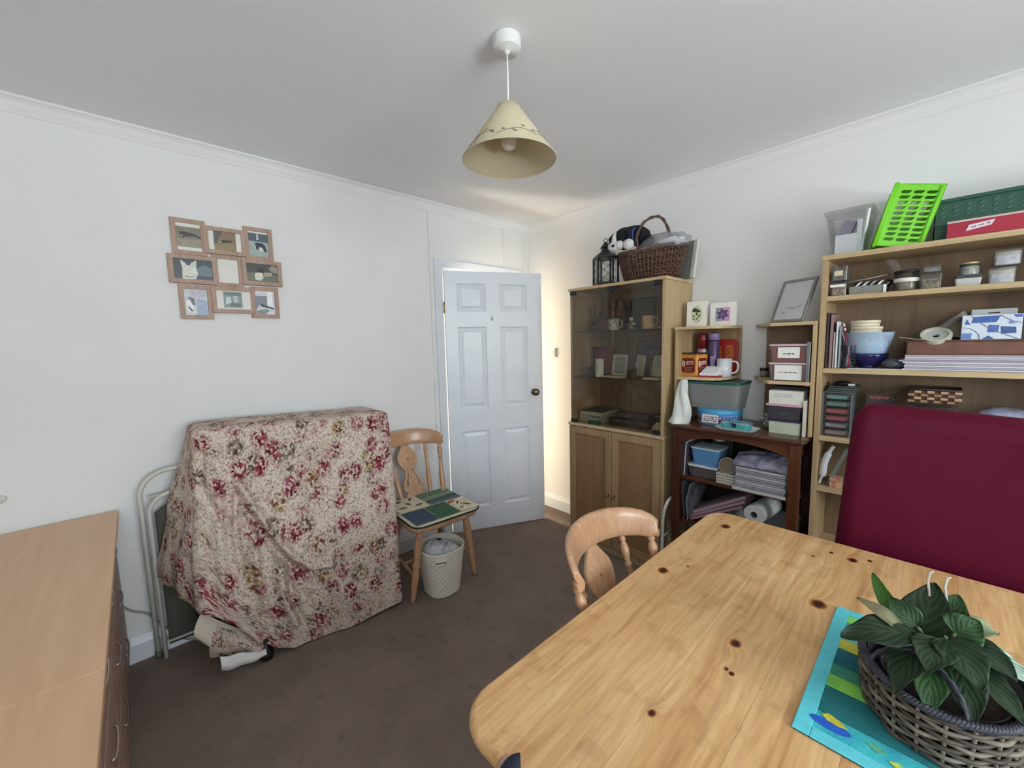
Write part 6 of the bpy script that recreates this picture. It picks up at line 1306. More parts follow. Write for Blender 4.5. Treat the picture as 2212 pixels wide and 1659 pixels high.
flat(b_, M, [(-.035, .085), (.02, .075), (.05, .09), (.045, .075), (.01, .062), (-.03, .072)], (176, 180, 184), 'faint_print', .0072)
flat(b_, M, [(-.045, .06), (-.02, .05), (-.04, .04)], (168, 172, 176), 'faint_print', .0072)

# ============================================================ DARK PINE CONSOLE
t = thing('console_table', 'dark stained pine console shelves between the cabinet and the bookcase', 'console table', (-0.705, 2.39, 0))
kx0, kx1, ky0, ky1 = -1.038, -0.403, 2.190, 2.570
b = MB(); b.rloft(kx0, ky0, kx1, 2.588, [(TT-0.026, 0.008), (TT-0.020, 0.001), (TT-0.012, 0), (TT-0.004, 0.002), (TT, 0.007)], 0.008, 3); obj('table_top', b, MAHOG, t)
MZ = wood('dark_stained_leg', (48, 20, 11), (76, 37, 19), (104, 56, 31), 'z', 45, 0.35, 0.08, 0.05, coat=0.3)
for x in (kx0+0.016, kx1-0.060):
    for y in (ky0+0.016, ky1-0.060):
        b = MB(); b.box(x, y, 0, x+0.044, y+0.044, TT-0.027); obj('leg', b, MZ, t, bevel=0.003)
xa, xb = kx0+0.060, kx1-0.060; n = 16
arch = [(xa, TT-0.027), (xa, TT-0.098)] + [(lerp(xa, xb, k/n), TT-0.098+0.044*sin(pi*k/n)**0.7) for k in range(1, n)] + [(xb, TT-0.098), (xb, TT-0.027)]
b = MB(); b.shape(arch, [], -0.018, 0, face_M((0, ky0+0.022, 0), (0, -1, 0))); obj('arched_apron', b, MAHOG, t, bevel=0.001)
for z in (0.655, 0.395):
    b = MB(); b.box(kx0+0.030, ky0+0.050, z, kx1-0.030, ky1-0.03, z+0.020); obj('shelf', b, MAHOG, t, bevel=0.002)
for x in (kx0+0.030, kx1-0.040):
    b = MB(); b.box(x, ky0+0.06, TT-0.10, x+0.010, ky1-0.06, TT-0.027); obj('side_rail', b, MZ, t)
b = MB(); b.box(kx0+0.03, ky1-0.010, 0.40, kx1-0.03, ky1-0.004, TT-0.03); obj('back_panel', b, mat((40, 22, 16), 0.7), t)
K1, K2 = 0.675, 0.415
t = tubbox('clear_tub', 'clear tub with a white lid under the blue tub on the console shelf', -0.955, -0.795, 2.252, 2.42, K1, K1+0.072, clear('tub_plastic', (.86, .86, .86), .2, (190, 186, 184), .2, .1), mat((214, 218, 222), 0.4), 0.010, 'storage tub', 0.014, 0.010)
b = MB(); b.rloft(-0.94, 2.27, -0.81, 2.405, [(K1+0.004, 0.004), (K1+0.045, 0)], 0.01, 3); obj('tub_contents', b, mat((126, 96, 92), 0.7, c2=(84, 66, 66), vs=50), t)
t = tubbox('blue_tub', 'sky blue tub with a white rim stacked on the console upper shelf', -0.940, -0.788, 2.255, 2.40, K1+0.0725, K1+0.172, mat((92, 142, 192), 0.4), mat((196, 214, 224), 0.4), 0.008, 'storage tub', 0.014, 0.012)
t = thing('white_lid_tin', 'small dark tin with a round cream lid, behind the sky blue tub', 'tin', (-0.85, 2.48, K1))
b = MB(); b.rloft(-0.90, 2.44, -0.78, 2.53, [(K1, 0), (K1+0.19, 0)], 0.01, 3); obj('tin_body', b, mat((36, 44, 38), 0.5), t)
M = face_M((-0.850, 2.436, K1+0.205), (0.0, -1, 0.25)); b = MB(); b.T = M; b.shape(oval(.036, .026, 0, 0, 24), [], 0, .006); obj('cream_disc', b, mat((206, 206, 184), 0.5), t)
t = thing('white_carton', 'small white printed carton on the console upper shelf', 'box', (-0.74, 2.30, K1))
b = MB(); b.box(-0.796, 2.245, K1, -0.672, 2.36, K1+0.058); obj('carton_body', b, mat((206, 202, 190), 0.6), t, bevel=0.001); scrib(t, face_M((-0.738, 2.2445, K1+0.029), (0, -1, 0)), .105, 3, (70, 70, 72), .006, .016, 12)
t = thing('jar_lid', 'round brown jar lid tilted on top of the white carton', 'lid', (-0.74, 2.29, K1+0.058))
M = face_M((-0.745, 2.262, K1+0.098), (0.1, -1, 0.45)); b = MB(); b.T = M; b.lathe([(0.040, 0), (0.042, 0.002), (0.042, 0.012)], n=28); obj('lid_rim', b, mat((206, 200, 178), 0.4), t)
b = MB(); b.T = M; b.lathe([(0.040, 0.012), (0.038, 0.0135), (0.002, 0.0135)], n=28); obj('lid_face', b, mat((112, 98, 76), 0.5), t)
t = thing('document_tray', 'wide clear plastic box of papers overhanging the console upper shelf', 'storage box', (-0.575, 2.33, K1))
b = MB(); b.tubshape(-0.708, 2.205, -0.462, 2.50, K1+0.0005, K1+0.125, 0.012, 0.006); obj('box_body', b, PLAST, t)
b = MB(); b.box(-0.700, 2.2, K1+0.001, -0.468, 2.215, K1+0.014); obj('box_foot', b, mat((196, 196, 192), 0.4), t)
for k in range(9):
    o = random.uniform(-.004, .004); b = MB(); b.box(-0.694+o, 2.222, K1+0.014+k*0.0115, -0.476+o, 2.48, K1+0.014+k*0.0115+0.0085); obj('paper_pack', b, mat(random.choice([(226, 226, 230), (206, 204, 212), (232, 230, 232), (176, 172, 184)]), 0.7), t)
t = thing('magazine_bag', 'crumpled film-wrapped papers heaped on the clear box in the console', 'papers', (-0.57, 2.34, K1+0.127))
def heap(u, v): x = lerp(-0.708, -0.462, u); y = lerp(2.215, 2.50, v); return (x, y, K1+0.128 + 0.055*sin(pi*min(1, v*1.1))**0.8*(0.75+0.25*sin(u*3)) + 0.012*noise.noise(Vector((u*7, v*7, 1))))
b = MB(); b.grid(heap, 30, 30); b.box(-0.706, 2.217, K1+0.1265, -0.464, 2.498, K1+0.130); obj('wrapped_papers', b, mat((176, 172, 190), 0.3, c2=(112, 108, 132), vs=26), t, fixn=False)
def bundle(name, label, x, y, z, h, w, m1, m2, cat='magazines', lean=0.03, n=4):
    t = thing(name, label, cat, (x, y, z))
    for k in range(n):
        b = MB(); b.T = Matrix.Translation((x+k*0.009, y, z)) @ Matrix.Rotation(lean*(1+k*.3), 4, 'Y'); b.box(0, 0, 0, 0.006, w, h*(1-0.04*k)); obj('magazine', b, m1 if k % 2 == 0 else m2, t, bevel=0.001)
    return t
bundle('magazine_bundle', 'white-edged magazines standing at the left of the console upper shelf', -0.992, 2.245, K1+0.0005, 0.215, 0.22, mat((206, 208, 214), 0.4), mat((66, 60, 70), 0.5))
t = thing('hanging_bags', 'bundle of translucent plastic sleeves under the console upper shelf', 'plastic sleeves', (-0.96, 2.26, K2))
for k in range(4):
    def slv(u, v, k=k): return (-0.990+0.020*k + 0.006*sin(v*5+k) + 0.012*v*(k-1), lerp(2.235, 2.40, u) + 0.004*sin(v*9), K2 + 0.002 + 0.232*(v) - 0.01*k*v)
    b = MB(); b.grid(slv, 10, 20); obj('sleeve', b, FILM if k % 2 else mat((150, 150, 156), 0.35, c2=(96, 96, 104), vs=40), t, fixn=False, solid=0.002)
PK = mat((150, 104, 124), 0.6)
for k in range(3):
    t = thing('pink_folder', ['long mauve folder, lowest of three on the console bottom shelf', 'long mauve folder, middle of three on the console bottom shelf', 'long grey-pink folder, top of three on the console bottom shelf'][k], 'folder', (-0.76, 2.30, K2+0.03))
    M = Matrix.Translation((-0.925+0.004*k, 2.255, K2+0.003+0.020*k)) @ Matrix.Rotation(-0.50-0.01*k, 4, 'Y') @ Matrix.Rotation(0.05*k, 4, 'Z')
    b = MB(); b.T = M; b.box(0, 0.004, 0.003, 0.298, 0.20, 0.013); obj('folder_pages', b, mat((182, 160, 172), 0.7), t)
    b = MB(); b.T = M; b.box(-0.002, 0, 0.013, 0.302, 0.205, 0.017); b.box(-0.002, 0, 0, 0.302, 0.205, 0.003); obj('folder_cover', b, mat([(128, 78, 96), (150, 104, 124), (150, 132, 146)][k], 0.5), t)
t = thing('kitchen_roll', 'white paper roll with a grey core on the console bottom shelf', 'paper roll', (-0.60, 2.30, K2))
M = face_M((-0.600, 2.215, K2+0.145), (-0.12, -1, 0)); b = MB(); b.T = M
b.shape(oval(.048, .048, n=36), [oval(.016, .016, n=20)], -0.22, 0.0); obj('paper', b, mat((206, 208, 208), 0.8), t)
b = MB(); b.T = M; b.shape(oval(.016, .016, n=20), [oval(.0145, .0145, n=20)], -0.22, 0.001); obj('core', b, mat((120, 116, 104), 0.8), t)
t = thing('white_tray', 'wide white plastic tray under the paper roll on the console bottom shelf', 'tray', (-0.62, 2.35, K2))
b = MB(); b.tubshape(-0.742, 2.20, -0.452, 2.50, K2+0.0005, K2+0.094, 0.02, 0.006, 0.005); obj('tray_body', b, mat((186, 192, 194), 0.5), t)
t = thing('blue_bag', 'dark blue bundle on the floor under the console', 'bundle', (-0.90, 2.30, 0))
obj('bundle_body', crumple(-0.88, 2.33, 0.13, 0.10, 0.10, 0.115, 0.15, 21, f=12), mat((34, 62, 122), 0.7, 0.2, 30), t)
t = thing('folding_stool', 'white tubular folding stool edge between the cabinet and the console', 'stool', (-1.05, 2.2, 0))
b = MB(); b.tube(smooth_path([(-1.062, 2.172, 0.006), (-1.060, 2.176, 0.30), (-1.058, 2.180, 0.42), (-1.050, 2.190, 0.48), (-1.046, 2.23, 0.515), (-1.046, 2.32, 0.52)], 6), 0.009, 8); obj('tube_frame', b, mat((206, 208, 200), 0.4), t)
b = MB(); b.tube([(-1.062, 2.172, 0.30), (-1.05, 2.36, 0.30)], 0.007, 8); b.tube([(-1.05, 2.36, 0.006), (-1.046, 2.32, 0.52)], 0.009, 8); obj('rear_frame', b, mat((150, 160, 150), 0.4), t)
# ============================================================ BOOKCASE
gx0, gx1, gy0, gy1 = -0.392, 0.430, 2.318, 2.588
t = thing('bookcase', 'tall light oak bookcase crammed with craft things, right of the corner shelf', 'bookcase', (0.02, 2.45, 0))
for x in (gx0, gx1-0.020):
    b = MB(); b.box(x, gy0, 0, x+0.020, gy1, 1.7885); obj('side_panel', b, OAK, t, bevel=0.001)
BZ = [1.8105, 1.6285, 1.3016, 0.984, 0.7409, 0.42, 0.08]
for i, z in enumerate(BZ):
    b = MB(); e = 0.0 if i == 0 else 0.0205; b.box(gx0+e-(0.002 if i == 0 else 0), gy0-(0.003 if i == 0 else -0.002), z-0.0215, gx1-e+(0.002 if i == 0 else 0), gy1-0.008, z); obj('top_panel' if i == 0 else 'shelf', b, OAKX, t, bevel=0.001)
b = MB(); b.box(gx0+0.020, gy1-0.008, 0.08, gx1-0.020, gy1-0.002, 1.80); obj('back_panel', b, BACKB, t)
b = MB(); b.box(gx0+0.0205, gy0+0.02, 0, gx1-0.0205, gy0+0.035, 0.058); obj('plinth', b, OAKX, t)
B0, B1, B2, B3, B4 = BZ[:5]
# --- on top
t = thing('clear_box', 'clear plastic box of white packets at the left end of the bookcase top', 'storage box', (-0.31, 2.44, B0))
b = MB(); b.tubshape(-0.395, 2.345, -0.235, 2.54, B0+0.001, B0+0.180, 0.015, 0.024); obj('box_body', b, PLAST, t)
b = MB(); b.rloft(-0.402, 2.338, -0.228, 2.547, [(B0+0.180, 0.002), (B0+0.184, 0), (B0+0.192, 0), (B0+0.196, 0.004)], 0.015, 4); obj('box_lid', b, PLAST, t)
b = MB(); b.box(-0.362, 2.380, B0+0.004, -0.285, 2.46, B0+0.092); obj('white_packet', b, mat((232, 234, 240), 0.5), t, bevel=0.003)
b = MB(); b.T = Matrix.Translation((-0.335, 2.40, B0+0.096)) @ Matrix.Rotation(0.35, 4, 'Y'); b.box(-0.02, 0, 0, 0.022, 0.05, 0.062); obj('grey_card', b, mat((140, 136, 158), 0.5), t)
b = MB(); b.box(-0.287, 2.382, B0+0.004, -0.268, 2.46, B0+0.150); obj('white_sleeve', b, mat((222, 226, 234), 0.4), t, bevel=0.002)
t = thing('green_basket', 'lime green slotted plastic basket standing tilted on end on the bookcase', 'basket', (-0.12, 2.44, B0))
LIME = mat((122, 214, 44), 0.4, 0.04, 10); w, h, d = 0.150, 0.245, 0.175
G = Matrix.Translation((-0.156, 2.350, B0+0.001)) @ Matrix.Rotation(radians(9), 4, 'Z') @ Matrix.Rotation(radians(14), 4, 'Y') @ Matrix.Translation((-w/2+0.006, 0, 0.0))
def lx(M): return G @ M
sl = []
for c in range(3):
    for r in range(10):
        cx, cz = 0.036 + c*0.039, 0.030 + r*0.0205; sk = 0.004; sl.append([(cx-.015+sk, cz-.0062), (cx+.010+sk*0, cz-.0062), (cx+.015, cz-.002), (cx+.015+sk, cz+.0062), (cx-.008, cz+.0062), (cx-.015, cz+.001)])
FM = Matrix(((1,0,0,0),(0,0,-1,0),(0,1,0,0),(0,0,0,1)))
b = MB(); b.shape([(0, 0), (w, 0), (w, h), (0, h)], sl, -0.003, 0, lx(FM)); obj('slotted_face', b, LIME, t)
b = MB(); b.shape([(0, 0), (w, 0), (w, h), (0, h)], sl, -0.003, 0, lx(Matrix.Translation((0, d, 0)) @ FM)); obj('slotted_face', b, LIME, t)
sl2 = [[(x0, z0), (x0+.034, z0), (x0+.036, z0+.012), (x0+.002, z0+.012)] for x0 in (0.022, 0.068, 0.114) for z0 in [0.03+0.0205*r for r in range(10)]]
b = MB(); b.shape([(0, 0), (d, 0), (d, h), (0, h)], sl2, -0.003, 0, lx(Matrix.Translation((w, 0, 0)) @ Matrix(((0,0,1,0),(1,0,0,0),(0,1,0,0),(0,0,0,1))))); obj('basket_bottom', b, mat((150, 222, 110), 0.4), t)
b = MB(); b.shape([(0, 0), (w, 0), (w, d), (0, d)], [], 0, 0.003, lx(Matrix.Identity(4))); obj('basket_end', b, LIME, t)
b = MB(); b.shape([(0, 0), (w, 0), (w, d), (0, d)], [], 0, 0.003, lx(Matrix.Translation((0, 0, h-0.003)))); obj('basket_end', b, LIME, t)
b = MB(); b.T = G; b.tube([(0, 0, 0), (0, 0, h), (0, d, h), (0, d, 0)], 0.0075, 8, closed=True); obj('basket_rim', b, LIME, t)
b = MB(); b.T = G; b.tube([(w-0.012, -0.002, 0.006), (w-0.012, -0.002, h-0.006)], 0.005, 8); obj('rib', b, LIME, t)
t = thing('green_tray', 'dark green lattice basket at the right end of the bookcase top', 'basket', (0.16, 2.48, B0))
DG = mat((38, 86, 72), 0.45, 0.06, 20); sl = []
for c in range(14):
    for r in range(3):
        cx, cz = -0.225 + c*0.034, 0.100 + r*0.018; sl.append([(cx-.010, cz-.005), (cx-.002, cz-.005), (cx+.008, cz+.005), (cx, cz+.005)])
b = MB(); b.shape(rect(0.50, 0.160, 0, 0.080), [], -0.003, 0.0, face_M((0.200, 2.425, B0+0.001), (0, -1, 0))); 
b.shape(rect(0.50, 0.160, 0, 0.080), [], -0.003, 0.0, face_M((0.200, 2.570, B0+0.001), (0, -1, 0))); b.box(-0.050, 2.425, B0+0.001, -0.047, 2.570, B0+0.160); b.box(0.425, 2.425, B0+0.001, 0.428, 2.570, B0+0.160); b.box(-0.05, 2.425, B0+0.001, 0.428, 2.570, B0+0.004)
obj('basket_walls', b, DG, t, fixn=False)
b = MB()
for k, q in enumerate(sl): b.shape(q, [], 0.0, 0.0022, face_M((0.200, 2.4215, B0+0.002), (0, -1, 0)))
obj('lattice_relief', b, mat((60, 116, 98), 0.45), t, stuff=True)
b = MB(); b.rloft(-0.060, 2.412, 0.435, 2.575, [(B0+0.158, 0.0), (B0+0.162, 0), (B0+0.170, 0.002), (B0+0.168, 0.012), (B0+0.158, 0.012)], 0.02, 4, cap0=False, cap1=False); obj('basket_rim', b, DG, t)
b = MB(); b.box(-0.055, 2.418, B0+0.070, 0.430, 2.426, B0+0.075); obj('ledge', b, DG, t)
t = thing('red_shoe_box', 'flat crimson box with a torn white label in front of the dark green basket', 'box', (0.16, 2.38, B0))
b = MB(); b.box(-0.012, 2.338, B0+0.0005, 0.330, 2.412, B0+0.058); obj('box_body', b, mat((166, 30, 58), 0.5, 0.05, 8), t, bevel=0.001)
b = MB(); b.box(-0.012, 2.338, B0+0.0586, 0.330, 2.412, B0+0.066); obj('box_lid', b, mat((206, 180, 176), 0.6), t)
b = MB(); b.T = face_M((0.072, 2.3375, B0+0.036), (0, -1, 0)); b.shape([(-.035, -.014), (.028, -.002), (.036, .016), (-.028, .008), (-.030, .0)], [], 0, 0.001); obj('torn_label', b, mat((226, 214, 222), 0.7), t)
scrib(t, face_M((0.072, 2.3362, B0+0.038), (0, -1, 0), 0.18), .045, 1, (130, 110, 130), .005, .01, 33)
# --- first shelf
def smallbox(label, x0, x1, z0, z1, cont, cc2=None, y0=2.350, y1=2.47, name='clear_box'):
    t = thing(name, label, 'storage box', ((x0+x1)/2, (y0+y1)/2, z0))
    b = MB(); b.tubshape(x0, y0, x1, y1, z0, z1-0.008, 0.004, 0.001, 0.0015); obj('box_body', b, PLAST, t)
    b = MB(); b.rloft(x0-0.001, y0-0.001, x1+0.001, y1+0.001, [(z1-0.008, 0), (z1, 0)], 0.004, 3); obj('box_lid', b, PLAST, t)
    b = MB(); b.rloft(x0+0.006, y0+0.006, x1-0.006, y1-0.006, [(z0+0.004, 0), (lerp(z0, z1, 0.62), 0.002)], 0.004, 3); obj('box_contents', b, mat(cont, 0.6, 0.3, 80, c2=cc2), t)
    return t
t = smallbox('clear box of buttons, bottom of the pair at the top shelf left', -0.366, -0.306, B1+0.0005, B1+0.066, (196, 168, 150), (110, 90, 84)); b = MB(); b.box(-0.364, 2.3475, B1+0.040, -0.312, 2.3488, B1+0.052); obj('paper_label', b, PAPER, t)
t = smallbox('cream-labelled clear box, top of the pair at the top shelf left', -0.366, -0.306, B1+0.067, B1+0.140, (130, 126, 122), (96, 92, 92)); b = MB(); b.box(-0.352, 2.3475, B1+0.090, -0.322, 2.3488, B1+0.112); obj('paper_label', b, mat((214, 204, 176), 0.7), t)
t = thing('tool_caddy', 'grey tray heaped with black and white ribbons on the top shelf', 'tray', (-0.24, 2.40, B1))
b = MB(); b.tubshape(-0.300, 2.352, -0.176, 2.47, B1+0.0005, B1+0.036, 0.006, 0.002, 0.003); obj('tray_body', b, mat((132, 134, 128), 0.5), t)
b = MB(); b.box(-0.184, 2.3495, B1+0.002, -0.175, 2.352, B1+0.034); obj('price_tag', b, WHITE, t)
for k in range(9):
    x = -0.292+0.012*k; b = MB(); b.tube(smooth_path([(x, 2.36+0.01*(k % 3), B1+0.030), (x+0.015, 2.39, B1+0.052), (x+0.035, 2.42, B1+0.050), (x+0.02, 2.44, B1+0.034)], 5), 0.0045, 6); obj('ribbon', b, WHITE if k % 2 else BLACK, t)
b = MB(); b.tube([(-0.31, 2.39, B1+0.060), (-0.22, 2.40, B1+0.072), (-0.18, 2.41, B1+0.080)], 0.003, 6); obj('knitting_needle', b, mat((160, 160, 160), 0.3), t)
t = thing('zip_bag', 'tall clear cellophane bag on the top shelf, left of the banded jar', 'bag', (-0.155, 2.43, B1))
b = MB(); b.grid(lambda u, v: (lerp(-0.172, -0.135, u) - 0.022*v + 0.012*sin(v*3), 2.43 + 0.012*sin(u*6+v*3), B1+0.001+0.145*v), 8, 14); obj('bag_film', b, FILM, t, fixn=False)
t = thing('glass_jar', 'glass jar with a black lid rim and white paper band on the top shelf', 'jar', (-0.118, 2.40, B1))
b = MB(); b.lathe([(0.036, 0), (0.038, 0.004), (0.038, 0.075), (0.036, 0.077), (0.036, 0.006), (0.001, 0.005)], (-0.118, 2.395, B1+0.0005), 28); obj('jar_glass', b, GLASS, t)
b = MB(); b.lathe([(0.039, 0.076), (0.039, 0.084), (0.036, 0.086)], (-0.118, 2.395, B1), 28); obj('jar_lid', b, BLACK, t)
b = MB(); b.lathe([(0.0388, 0.038), (0.0390, 0.038), (0.0390, 0.054), (0.0388, 0.054)], (-0.118, 2.395, B1), 28, cap0=False, cap1=False); obj('paper_band', b, PAPER, t)
b = MB(); b.lathe([(0.034, 0.006), (0.034, 0.050), (0.001, 0.052)], (-0.118, 2.395, B1), 20); obj('jar_contents', b, mat((150, 132, 108), 0.6, c2=(206, 204, 206), vs=60), t)
t = smallbox('clear box of pebbles on the top shelf, right of the banded jar', -0.076, -0.014, B1+0.0005, B1+0.066, (170, 156, 120), (60, 50, 48), 2.36, 2.47)
t = smallbox('empty shallow clear box on top of the pebble box', -0.074, -0.018, B1+0.068, B1+0.100, (150, 150, 150), (120, 118, 116), 2.38, 2.47)
t = thing('spice_jar', 'squat jar with a gold lid standing on a white tub on the top shelf', 'jar', (0.055, 2.39, B1))
b = MB(); b.lathe([(0.024, 0.042), (0.026, 0.046), (0.026, 0.076), (0.024, 0.078)], (0.057, 2.395, B1), 20); obj('jar_glass', b, mat((120, 124, 122), 0.2, c2=(170, 172, 166), vs=30), t)
b = MB(); b.lathe([(0.027, 0.078), (0.027, 0.084)], (0.057, 2.395, B1), 20); obj('jar_collar', b, mat((60, 62, 66), 0.4), t)
b = MB(); b.lathe([(0.024, 0.0845), (0.025, 0.092), (0.002, 0.094)], (0.057, 2.395, B1), 20); obj('jar_lid', b, mat((206, 196, 130), 0.3, metal=0.4), t)
t = thing('white_tub', 'small white tub with a dark lid, underneath the gold-lidded jar', 'storage tub', (0.055, 2.39, B1))
b = MB(); b.rloft(0.020, 2.352, 0.090, 2.43, [(B1+0.0005, 0.004), (B1+0.030, 0)], 0.006, 3); obj('tub_body', b, mat((190, 192, 188), 0.5), t)
b = MB(); b.rloft(0.019, 2.351, 0.091, 2.431, [(B1+0.0305, 0), (B1+0.0415, 0)], 0.006, 3); obj('tub_lid', b, mat((44, 48, 58), 0.4), t)
for k, (x0, x1, z0, z1) in enumerate(((0.104, 0.172, 0.0005, 0.058), (0.114, 0.182, 0.066, 0.122))):
    smallbox('clear box of pale beads, %s pair at the top shelf right' % ('lower of the', 'upper of the')[k], x0, x1, B1+z0, B1+z1, (160, 166, 186), (116, 122, 142), 2.36, 2.46)
b = MB()
# --- second shelf
for k, (x, h, c, w) in enumerate(((-0.369, 0.255, (58, 46, 54), 0.010), (-0.356, 0.245, (150, 118, 122), 0.011), (-0.343, 0.165, (190, 176, 182), 0.006), (-0.335, 0.212, (214, 222, 228), 0.008), (-0.324, 0.190, (150, 156, 160), 0.008))):
    t = thing('book', ['black-spined book, leftmost on the middle bookcase shelf', 'tall dusty-pink book second from the left on the middle shelf', 'short mauve book third from the left on the middle shelf', 'white-spined book fourth from the left on the middle shelf', 'grey-spined booklet beside the pencil pot on the middle shelf'][k], 'book', (x+w/2, 2.45, B2))
    b = MB(); b.box(x, 2.350+0.004*k, B2+0.0005, x+w-0.0015, 2.52, B2+h); obj('book_cover', b, mat(c, 0.5, 0.08, 40), t, bevel=0.001)
    b = MB(); b.box(x+0.0015, 2.352+0.004*k, B2+h, x+w-0.003, 2.518, B2+h+0.0006); obj('pages', b, mat((220, 214, 200), 0.8), t)
t = thing('pencil_pot', 'black wire pot holding pens and scissors beside the upright books', 'pot', (-0.295, 2.40, B2))
px, py = -0.293, 2.392
for k in range(12):
    z = B2+0.006+k*0.0085; b = MB(); b.tube([(px+0.030*cos(a), py+0.030*sin(a), z) for a in [2*pi*q/20 for q in range(20)]], 0.0012, 4, closed=True); obj('wire_ring', b, mat((70, 84, 90), 0.4), t)
b = MB()
for q in range(12): a = 2*pi*q/12; b.tube([(px+0.031*cos(a), py+0.031*sin(a), B2+0.001), (px+0.031*cos(a), py+0.031*sin(a), B2+0.104)], 0.0010, 4)
obj('wire_uprights', b, BLACK, t, stuff=True)
b = MB(); b.lathe([(0.029, 0.0005), (0.029, 0.003)], (px, py, B2), 20); obj('pot_base', b, BLACK, t)
for k, (a, l, c) in enumerate(((2.2, 0.19, (160, 46, 78)), (2.9, 0.20, (190, 190, 196)), (3.6, 0.175, (60, 56, 84)), (0.3, 0.16, (130, 96, 150)), (1.4, 0.18, (206, 206, 210)), (4.4, 0.17, (110, 40, 60)))):
    tt = thing('pen', ['pink pen', 'silver knife', 'navy pen', 'lilac pencil', 'white pen', 'dark red pen'][k] + ' leaning in the black wire pot on the bookcase', 'pen', (px, py, B2+0.003))
    b = MB(); b.tube([(px-0.014*cos(a), py-0.014*sin(a), B2+0.004), (px+0.036*cos(a), py+0.026*sin(a), B2+l)], 0.0042, 8); obj('barrel', b, mat(c, 0.35), tt)
    b = MB(); p1 = Vector((px+0.036*cos(a), py+0.026*sin(a), B2+l)); dd = (p1-Vector((px-0.014*cos(a), py-0.014*sin(a), B2+0.004))).normalized(); b.tube([p1+dd*0.0005, p1+dd*0.014], [0.0046, 0.0030], 8); obj('pen_top', b, mat((230, 230, 232), 0.4), tt)
t = thing('mixing_bowl', 'pale blue floral bowl on the middle shelf', 'bowl', (-0.225, 2.43, B2+0.05))
bx_, by_ = -0.228, 2.435
b = MB(); b.lathe([(0.050, 0.056), (0.066, 0.070), (0.078, 0.110), (0.087, 0.158), (0.089, 0.160), (0.084, 0.158), (0.074, 0.108), (0.060, 0.072), (0.002, 0.066)], (bx_, by_, B2), 40, sx=0.98, sy=0.9); obj('bowl_body', b, mat((168, 196, 222), 0.35, 0.05, 12), t)
b = MB(); rr = random.Random(5)
for k in range(44):
    a = rr.uniform(-pi, 0.1); zz = rr.uniform(0.085, 0.15); r = interp([(0.070, .0665), (0.110, .0785), (0.158, .0875)], zz)
    b.T = Matrix.Translation((bx_+r*0.98*cos(a), by_+r*0.9*sin(a), B2+zz)) @ Matrix.Rotation(a, 4, 'Z') @ Matrix.Rotation(pi/2-0.2, 4, 'Y'); b.shape([(-.003, 0), (0, -.003), (.004, 0), (0, .003)], [], -0.0005, 0.0007)
obj('flower_print', b, mat((216, 150, 170), 0.6), t, stuff=True)
t = thing('glazed_bowl', 'shiny navy bowl beneath the pale blue floral bowl', 'bowl', (bx_, by_, B2))
b = MB(); b.lathe([(0.030, 0.0005), (0.032, 0.006), (0.028, 0.010), (0.050, 0.026), (0.066, 0.052), (0.068, 0.066), (0.064, 0.066), (0.060, 0.052), (0.002, 0.03)], (bx_+0.004, by_, B2), 40); obj('bowl_body', b, mat((34, 34, 86), 0.12), t)
for k, (dx, z0, z1, r) in enumerate(((0, 0.150, 0.186, 0.056), (-0.006, 0.1865, 0.214, 0.053))):
    t = thing('cream_pot', ['cream tub, lower of two stacked in the floral bowl', 'cream tub, upper of two stacked in the floral bowl'][k], 'tub', (bx_+dx, by_, B2+z0))
    b = MB(); b.lathe([(r*0.95, z0-(0.06 if k == 0 else 0)), (r*0.96, z1-0.012)], (bx_-0.010+dx, by_+0.004, B2), 32); obj('tub_body', b, mat((226, 216, 190), 0.5), t)
    b = MB(); b.lathe([(r, z1-0.0118), (r, z1-0.001), (r-0.003, z1)], (bx_-0.010+dx, by_+0.004, B2), 32); obj('tub_lid', b, mat((232, 222, 198), 0.5), t)
t = thing('scrunched_cloth', 'dark speckled cloth beside the navy bowl on the middle shelf', 'cloth', (-0.135, 2.40, B2))
obj('cloth_body', crumple(-0.138, 2.40, B2+0.022, 0.038, 0.040, 0.020, 0.2, 31, f=40), mat((56, 62, 70), 0.8, c2=(96, 104, 110), vs=90), t)
t = thing('paper_sheet', 'thin pale sheet lying under the bowls on the middle shelf', 'paper', (-0.20, 2.38, B2))
b = MB(); b.box(-0.285, 2.325, B2+0.0001, -0.10, 2.36, B2+0.003); obj('sheet', b, mat((196, 202, 206), 0.7), t)
pc = [(200, 198, 210), (168, 166, 186), (208, 208, 216), (186, 176, 190), (214, 212, 220), (160, 158, 180), (198, 180, 188), (204, 202, 214), (178, 168, 178)]
z = B2+0.0006
for k in range(9):
    t = thing('paper_pad', ('white', 'lilac-grey', 'bluish white', 'pinkish grey', 'off-white', 'greyish violet', 'dusty pink', 'pale lilac', 'mauve-grey')[k] + ' paper pad, ' + ('lowest', 'second from the bottom', 'third from the bottom', 'fourth from the bottom', 'middle one', 'fourth from the top', 'third from the top', 'second from the top', 'topmost')[k] + ' of the pile under the brown file', 'paper', (0.05, 2.42, z), 'paper pads piled flat on the middle bookcase shelf')
    o = random.uniform(-.012, .012); b = MB(); h = 0.0070; b.box(-0.112+o, 2.340+abs(o)*.4, z, 0.24+o, 2.55, z+h-0.001); obj('pad', b, mat(pc[k], 0.75), t)
    z += h
t = thing('brown_folder', 'brown wooden-look box file lying on the pile of paper pads', 'box file', (0.05, 2.42, z))
b = MB(); b.box(-0.100, 2.365, z, 0.25, 2.55, z+0.052); obj('file_body', b, mat((116, 78, 66), 0.6, 0.15, 20), t, bevel=0.003)
b = MB(); b.box(-0.102, 2.362, z+0.0525, 0.25, 2.55, z+0.058); obj('file_lid', b, mat((92, 62, 56), 0.6), t)
ZF = z+0.0585
